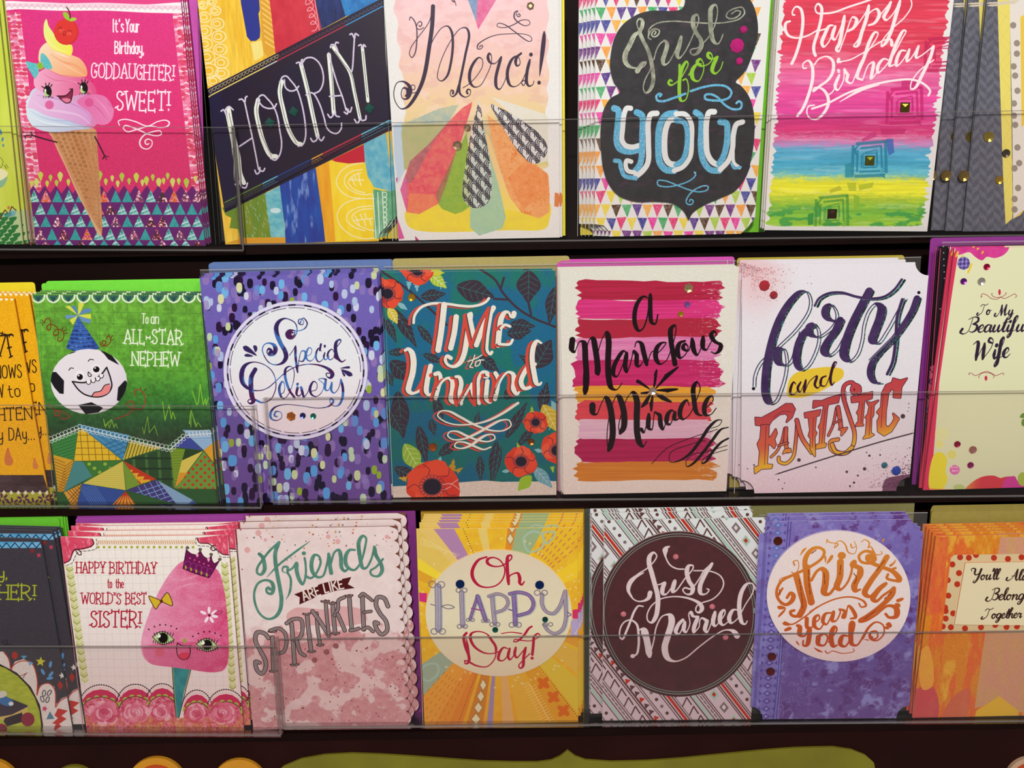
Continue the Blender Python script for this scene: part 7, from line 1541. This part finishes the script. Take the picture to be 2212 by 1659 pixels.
# ================================================================== bottom row: wedding card with brown disc
K = Card(3, [(1306, 1124), (1654, 1118), (1622, 1554), (1301, 1557)], 'd8c8cc'); a = K.art; a.view(1240, 1080, 4.608); r = RS(23)
a.rgb[:] = a.grad([(1118, C('d8dcdc')), (1300, C('d4ccd0')), (1380, C('d0bcc4')), (1557, C('ccb4bc'))])
br, gr_, rd, mt = '5c3c3c', '7c6c6c', 'b8301c', 'a0bcae'
def stripe(k, kind):     # diagonal bands, k = offset along x at the card's top
    X = lambda t, o=0: k+o+t*1.32*100; Y = lambda t: 150+t*170
    def ln(o, w, c, al=1., dash=None): a.line([[(X(0, o), Y(0), 0), (X(18, o), Y(18)*1, 0)]], c, w, a=al, dash=dash)
    if kind == 0: ln(0, 14, br); ln(40, 26, rd); ln(75, 12, br)
    elif kind == 1:
        ln(0, 9, br); ln(140, 9, br)
        for i in range(44): t = i*.4; a.dot(X(t, 70), Y(t), 17, 17, br if i % 2 else gr_)
    elif kind == 2:
        ln(0, 10, gr_); ln(160, 12, br)
        for i in range(34): t = i*.52; x, y = X(t, 75), Y(t); a.line([[(x-30, y+44, 1), (x+10, y-40, 1), (x+56, y+30, 1)]], br, 14, smooth=False)
    elif kind == 3:
        ln(0, 26, mt); ln(36, 10, br); ln(70, 16, gr_, 1., (40, 22)); ln(100, 10, br)
    elif kind == 4:
        ln(0, 10, br); ln(190, 10, br)
        for i in range(24): t = i*.75; x, y = X(t, 95), Y(t); a.poly([(x, y-56), (x+50, y+6), (x+6, y+60), (x-44, y)], gr_ if i % 2 else mt); a.poly([(x, y-26), (x+22, y+2), (x+2, y+28), (x-20, y)], 'd8ccd0' if i % 2 else rd)
    elif kind == 5:
        ln(0, 18, br)
        for i in range(46): t = i*.36; x, y = X(t, 45), Y(t); a.poly([(x-26, y-22), (x+30, y-8), (x-14, y+34)], br if i % 3 else rd)
        ln(95, 8, br)
k = -2300; i = 0
while k < 2100:
    kd = [5, 1, 0, 2, 3, 4, 0, 1, 3, 2][i % 10]; stripe(k, kd); k += [120, 170, 100, 190, 125, 215, 100, 170, 125, 190][i % 10]; i += 1
o = a.ell(1040, 1130, 790, 822, 0, 80)
a.poly(o, '4a2a2c'); a.poly(a.ell(1040, 1130, 768, 800, 0, 80), '7c8c84'); a.line([tuple(p) for p in a.ell(1040, 1130, 752, 784, 0, 80)], '4a2a2c', 16, dash=(7, 11)); 
m = a.mpoly(a.ell(1040, 1130, 738, 770, 0, 80)); a.fill(m, mixc('4a2a2c', '542c30', a.noise(6, 6, 4)))
for i in range(200): a.dot(300+r.rand()*1480, 340+r.rand()*1560, 2.5, 2.5, '8c6a6a', a=.6)
fr = np.array(Q2 := [(1306, 1124), (1654, 1118), (1622, 1554), (1301, 1557)], float)
disc = []
for x, y in o:
    px, py = 1240+x/4.608, 1080+y/4.608
    xl = 1306+(py-1124)*(-5/433.); xr = 1654+(py-1118)*(-32/436.); disc.append((min(max(px, xl), xr), py))
K.lift('disc', disc, .0010, 'dark brown disc with pale pink script')
wh = mixc('dcc4ca', 'd4c4c4', a.noise(.7, .7, 5, 2)); a.gl = .65
a.line("755,920 740,970 690,1000 620,1000 560,950 530,870 560,800 640,730 720,680 800,600 820,550 790,520 750,560 745,630 770,720 800,830 830,950 830,1060 810,1160 770,1215 735,1200 725,1140 760,1060 800,1020 850,985 950,960 1060,960 1170,985 1250,1030 1270,1080 1240,1115 1210,1100 1220,1050 1270,1020 1380,980 1460,900 1485,820 1450,750 1350,705 1190,700", wh, 14, pen=(14, 48)); a.line("690,720 600,770 550,830 540,900 580,970", wh, 46, taper=.4)
a.line("945,460 920,470 905,540 950,640 1020,680 1090,685", wh, 15); a.line("945,460 910,480 905,560", wh, 62, taper=.6)
a.line("835,840 870,830 900,820 880,870 880,930 910,935 960,880 1000,800 980,880 980,910 1010,900 1100,780 1180,680 1180,650 1140,650 1120,700 1140,800 1180,870 1160,930 1110,930 1080,890 1100,870 1160,880 1250,770 1290,700 1370,630^ 1300,740 1250,860 1260,930 1310,930 1340,890 1320,880", wh, 14, pen=(14, 46))
a.line("685,1055 640,1050 600,1100 560,1200 520,1300 480,1380 455,1360 460,1270 500,1210 560,1190 620,1230 640,1330 640,1450 620,1530 580,1550", wh, 14, pen=(15, 24)); a.line("640,1290 690,1280 720,1380 750,1550^ 790,1400 820,1250 880,1150 950,1140 970,1200 930,1350 900,1470 930,1570 1000,1600 1100,1570 1250,1450 1400,1340 1500,1290 1580,1300 1620,1350", wh, 14, pen=(14, 66)); a.dot(1610, 1350, 22, 20, wh); a.dot(582, 1548, 24, 20, wh); a.line("670,1290 720,1400 745,1550", wh, 46, taper=.15)
a.line("1080,1190 1040,1230 1010,1310 1040,1330 1100,1210^ 1090,1290 1110,1310 1150,1230 1140,1130 1160,1110 1180,1150 1230,1160^ 1190,1270 1190,1310 1240,1260 1250,1190 1270,1170 1320,1200^ 1300,1290 1320,1310 1370,1200 1400,1110^ 1380,1220 1400,1250 1450,1200 1500,1120 1490,1090 1460,1120 1450,1210 1480,1240 1540,1200 / 1630,1090 1580,1090 1540,1170 1560,1220 1620,1180 1700,1040 1780,900 1770,830 1720,830 1660,920 1640,1080 1670,1220 1700,1230 1720,1200", wh, 12, pen=(12, 44)); a.line("1700,840 1655,950 1640,1080", wh, 36, taper=.4)
a.gl = None
for x, y in ((1010, 560), (490, 1130), (1372, 1055), (1505, 1362)): K.gem(1240+x/4.608, 1080+y/4.608, 6.5, (196, 110, 120), 'gem')
K.build('wedding card with a brown disc on diagonal red, mint and brown bands', copies=2, clist=[(-.0092, .0048), (-.0100, .0072)], edge=(206, 208, 204), copy_label='wedding disc card')
envelope(3, .015, 1264, 1087, 1612, 1080, (66, 72, 70), 'charcoal grey envelope behind the wedding disc card', n=2, dxy=(.0004, .0006))

# ================================================================== bottom row: violet marbled card
Q = [(1642, 1127), (1996, 1122), (1963, 1551), (1621, 1554)]
K = Card(3, Q, '6c5aa0', off=-.0025, outline=ticket(Q, 27, '1111')); a = K.art; a.view(1659, 1020); r = RS(29)
n1, n2 = a.noise(10, 10, 3, 4), a.noise(7, 7, 6, 4); xx = np.arange(a.w)[None]/a.w; yy = np.arange(a.h)[:, None]/a.h
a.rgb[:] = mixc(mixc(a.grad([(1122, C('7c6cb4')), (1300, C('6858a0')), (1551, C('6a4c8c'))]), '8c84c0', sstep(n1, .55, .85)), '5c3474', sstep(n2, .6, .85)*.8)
w_ = np.sin(xx*5+yy*9+n1*10+n2*5); a.fill(sstep(np.abs(w_), .07, 0)*.4, C('a89cc8')); a.fill(sstep(np.abs(np.sin(xx*3-yy*7+n2*9)), .03, 0)*.5, C('b8a8cc')); a.fill(sstep(w_, .75, 1)*.3, C('9c90c4'))
a.poly("-140,350 170,350 130,1300 90,2200 -160,2200", '8480c4', .55); a.line("200,430 165,900 110,1700 65,2200 / 175,430 140,900 90,1700 40,2200", '4a3c84', 7, dash=(26, 5))
for i in range(26):
    y = 460+i*66; x = 88-(y-460)*.065
    a.poly([(x-42, y), (x, y-28), (x+42, y), (x, y+28)], '5c6cb0' if y < 900 else '5a4490', .8); a.poly([(x-16, y), (x, y-12), (x+16, y), (x, y+12)], 'a8a8dc', .7); a.poly([(x-70, y-20), (x-45, y), (x-70, y+20)], '4c3c88', .7); a.poly([(x+70, y-20), (x+46, y), (x+70, y+20)], '4c3c88', .7)
for i in range(110): y = 440+i*16; x = -25-(y-440)*.066; a.line([[(x, y, 0), (x+26, y-22, 0)]], '4a3c84', 5)
o = a.ell(605, 1066, 620, 565, 4, 80)
a.poly(o, 'e6cecc', gl=.65); m = a.mpoly(o); a.fill(m, mixc('e6d4d2', 'e2c4c4', np.clip((yy-.45)*3, 0, 1)+xx*0), gl=.65)
K.lift('round_plate', [(1659+x/4, 1020+y/4) for x, y in o], .0012, 'pale pink glitter plate with orange lettering')
p0 = a.P([(600, 600)])[0, 1]; p1 = a.P([(600, 1500)])[0, 1]
og = mixc('d88c34', 'b84a24', np.clip((np.arange(a.h)[:, None]-p0)/(p1-p0), 0, 1)**.8+np.zeros((1, a.w))); dk = '8c3c1c'
def th(q, pen, w=12):
    a.line(q, og, w, pen=pen)
th("160,1080 190,1040 215,1060 200,1110 150,1140 90,1100 70,1030 110,940 220,880 330,830 460,740 480,680 440,650 380,660 320,740 320,860 340,980 370,1110 / 240,900 270,1000 300,1120 290,1210 240,1240 200,1230 190,1200 220,1190", (26, 44)); th("240,890 280,1040 305,1150 270,1230", (40, 56)); th("330,820 335,960 370,1120", (40, 60)); th("370,930 420,850 460,830 490,860 490,960 480,1040 520,1050 580,980", (26, 60)); th("620,770 615,900 590,990 620,1010 680,950 720,830 710,790 740,770 740,800 790,830 790,880^ 740,980 750,1020 790,1010", (20, 58))
a.dot(632, 717, 36, 32, og); th("870,740 850,750 850,720 900,720 910,750 870,780 800,770 780,720 830,680 900,690 / 860,770 960,810 1080,860 1130,930 1070,930 1020,910 1030,880 / 1020,730 960,830 880,940 830,1040 870,1070 960,990 1010,960^ 960,1000 920,1050 900,1090 930,1110 990,1060 1080,1000^ 1060,1060 960,1160 850,1240 790,1280 830,1280 920,1230 1030,1150 1100,1170 1100,1240 1040,1250 1010,1220", (24, 54))
th("360,1200 480,1130 600,1085 720,1075 820,1110 840,1150 800,1160 780,1130 / 140,1290 200,1310 290,1260 420,1160 / 120,1000 80,1080 110,1130", (14, 22), 18)
th("330,1260 335,1340 360,1350 400,1290 / 380,1310 440,1260 430,1230 400,1250 400,1330 440,1350 480,1300 / 540,1210 490,1220 470,1290 500,1310 560,1200 550,1280 580,1280 620,1200 610,1180 660,1200 640,1250 660,1250 690,1150 740,1210 750,1250 710,1260", (14, 36)); th("250,1320 270,1330 270,1400 310,1410 350,1340 350,1420 330,1490 300,1490 300,1450 / 430,1420 430,1480 480,1490 510,1420 480,1390 440,1410 / 520,1460 590,1350 570,1330 540,1400 560,1500 590,1490 / 690,1410 640,1410 620,1480 660,1500 720,1400 740,1300 720,1290 710,1400 720,1480 760,1490 810,1430", (16, 44))
th("890,1420 900,1440 940,1420 930,1370 880,1380 880,1430 930,1450 990,1400 990,1320 930,1290 870,1330 810,1430", (14, 26))
for q in ("120,1150 75,1155 90,1180 150,1170", "150,1170 85,1235 85,1250 140,1200", "160,1300 120,1295 130,1315 180,1320", "190,1330 135,1355 140,1370 200,1350", "540,760 560,720 545,710 510,760 500,790", "480,700 500,740 490,780", "1040,800 1070,780 1100,750 1090,780 1050,815", "1060,830 1100,815 1105,830 1070,840", "1100,1100 1160,1080 1165,1095 1110,1120", "1090,1130 1130,1130 1135,1160 1100,1160", "1010,1310 1040,1290 1065,1320 1050,1340", "1000,1330 1010,1350 1040,1350 1030,1330", "390,1510 420,1520 470,1550 430,1545", "240,1450 270,1490 240,1470", "820,1440 860,1440 870,1450", "270,720 300,660 330,650 290,700"): a.poly(q, og, smooth=True)
a.line("500,610 505,580 520,600 600,620 570,650 590,600 620,590 660,620 690,690 740,700 760,650 740,595 / 710,620 720,650 750,640 / 800,600 830,580 870,610 860,650 880,640 930,710 980,700 970,680 / 90,940 100,920 210,880 / 200,860 230,870 260,820 250,760 215,770 225,800 / 490,1540 510,1560 550,1540 640,1560 740,1540 730,1520 / 1000,580 990,600", og, 8, pen=(7, 14))
a.line("95,1010 100,1060 / 265,920 275,980 290,1100 295,1170 / 345,840 350,960 360,1060 / 410,670 370,700 / 480,870 485,960 / 625,800 615,880 / 735,870 760,910 740,960 / 1000,760 930,850 / 830,1260 930,1190 / 1060,1030 1000,1090", dk, 8, dash=(46, 14))
for x, y, rr, c in ((85, 593, 10, (110, 44, 24)), (33, 1592, 9.5, (120, 28, 30)), (22, 1722, 9.5, (120, 24, 24))): K.gem(1659+x/4, 1020+y/4, rr, c, 'round')
K.build('violet marbled ticket-cornered card with a pale pink round plate', copies=2, clist=[(-.0012, .0030), (-.0024, .0044)], edge=(166, 158, 208), copy_label='violet marbled card')
envelope(3, .015, 1620, 1075, 1977, 1072, (128, 122, 72), 'olive khaki envelope behind the violet marbled card', n=1)

# ================================================================== bottom row, far right: orange card
K = Card(3, [(2022, 1158), (2400, 1151), (2330, 1543), (1971, 1551)], 'd87c28'); a = K.art; a.view(1659, 1020)
n = a.noise(6, 25, 3, 4); a.rgb[:] = mixc(mixc('d88428', 'dc6a30', sstep(n, .45, .7)), 'e0a438', sstep(a.noise(8, 18, 13, 4), .55, .8)); speckle(a, 3, .08)
m = a.mpoly("1440,560 1560,560 1500,1200 1360,1250"); a.fill(m*.8, mixc('d4503c', 'e08038', a.noise(4, 12, 6)))
for q, c in (("1250,1900 1420,1850 1460,2130 1240,2130", 'c44858'), ("1610,1930 1730,1870 1700,2130 1510,2130", 'cc6450'), ("1320,1550 1380,1500 1420,1850 1340,1880", 'e4a840')): m = a.mpoly(q, True); a.fill(m*.85, C(c))
m = a.mpoly("2010,560 2560,560 2210,2080 2165,2070 2010,1990 1785,2040 1860,1500"); a.fill(m, mixc('cc9c68', 'd0907c', a.noise(5, 15, 5))); speckle(a, 9, .05); a.poly("1800,2060 2000,1935 2165,2060 2165,2140 1780,2140", 'e0b02c')
m = a.mpoly("1610,715 2600,700 2520,1400 1500,1375 1580,740"); a.fill(m, mixc('d8c094', 'ccb088', np.clip((np.arange(a.h)[:, None]/a.h-.2)*1.5, 0, 1)+np.zeros((1, a.w)))); a.clip = m
for x, y in ((1660, 735), (1735, 740), (1797, 715), (1952, 740), (2073, 750), (2190, 735), (1593, 797), (1650, 872), (1553, 933), (1635, 968), (1558, 1067), (1535, 1200), (1600, 1220), (1535, 1265), (1510, 1333), (1580, 1340), (1702, 1350), (1840, 1340), (1962, 1320), (2060, 1337), (2150, 1333), (1530, 1170), (2260, 1345), (2290, 740)): a.dot(x, y, 26, 26, 'b8341c')
a.clip = None
a.poly("1700,780 2500,765 2440,1320 1600,1310 1690,800", 'e2d4ae'); ink = '3a2420'
K.lift('name_tag', [(1659+x/4, 1020+y/4) for x, y in [(1700, 780), (2600, 763), (2530, 1330), (1606, 1312)]], .0010, 'cream tag with brown script')
a.text("You'll", 1765, 925, 1985, 922, 95, ink, w=6, font=SCR, gap=.02, shear=.2, pen=(6, 19)); a.text("Always", 2085, 930, 2380, 925, 95, ink, w=6, font=SCR, gap=.02, shear=.2, pen=(6, 19))
a.text("Belong", 1915, 1100, 2205, 1095, 105, ink, w=6, font=SCR, gap=.02, shear=.2, pen=(6, 19)); a.text("Together", 1865, 1260, 2180, 1252, 90, ink, w=6, font=SCR, gap=.02, shear=.2, pen=(6, 19))
K.build('orange painted card with a red-dotted cream tag, cut off by the right edge', copies=4, clist=[(-.0012, .0022), (-.0026, .0034), (-.0036, .0046), (-.0052, .0056)], edge=(222, 130, 84), copy_label='orange tag card')
envelope(3, .016, 2012, 1105, 2400, 1098, (156, 140, 66), 'khaki yellow envelope behind the orange tag card', n=4, dxy=(.0004, .0012))
# ------------------------------------------------------------------ clear plastic sleeves standing behind the front cards
SLE = clear_mat('cellophane_edge', tint=(.8, .78, .76), gloss=.8, haze=.35, rough=.2)
def sleeve(row, x0, y0, x1, y1, what, off=.0098):
    pl = ROW[row].behind(off)
    A, B = pl.at(x0, y0), pl.at(x1, y1); fl = ROW[row].at(x0, foot(row, x0)); h = float((A-fl) @ UW)
    A0, B0 = A-UW*h, B-UW*(h+float((B-A) @ UW))
    root = empty('clear_sleeve', (A0+B0)/2); tag(root, 'clear plastic sleeve rising behind the ' + what, 'sleeve')
    quad_box('sheet', [A, B, B0, A0], .0003, BACK_CLEAR, root)
    e = UW*.0005; quad_box('top_edge', [A+e, B+e, B, A], .0004, SLE, root)
for q in ((2, 432, 584, 816, 575, 'speckled violet card'), (2, 830, 577, 1203, 571, 'teal poppy card'), (2, 1212, 569, 1590, 564, 'brush-striped card'), (2, 1592, 566, 1990, 556, 'white ticket-cornered card'), (2, 2035, 524, 2430, 518, 'cream card for a wife'),
          (3, 515, 1126, 862, 1119, 'marbled pink card'), (3, 1272, 1112, 1620, 1106, 'wedding disc card'), (3, 1640, 1114, 2004, 1108, 'violet marbled card'), (1, 436, -22, 846, -26, 'dark plum banner card')):
    sleeve(*q)
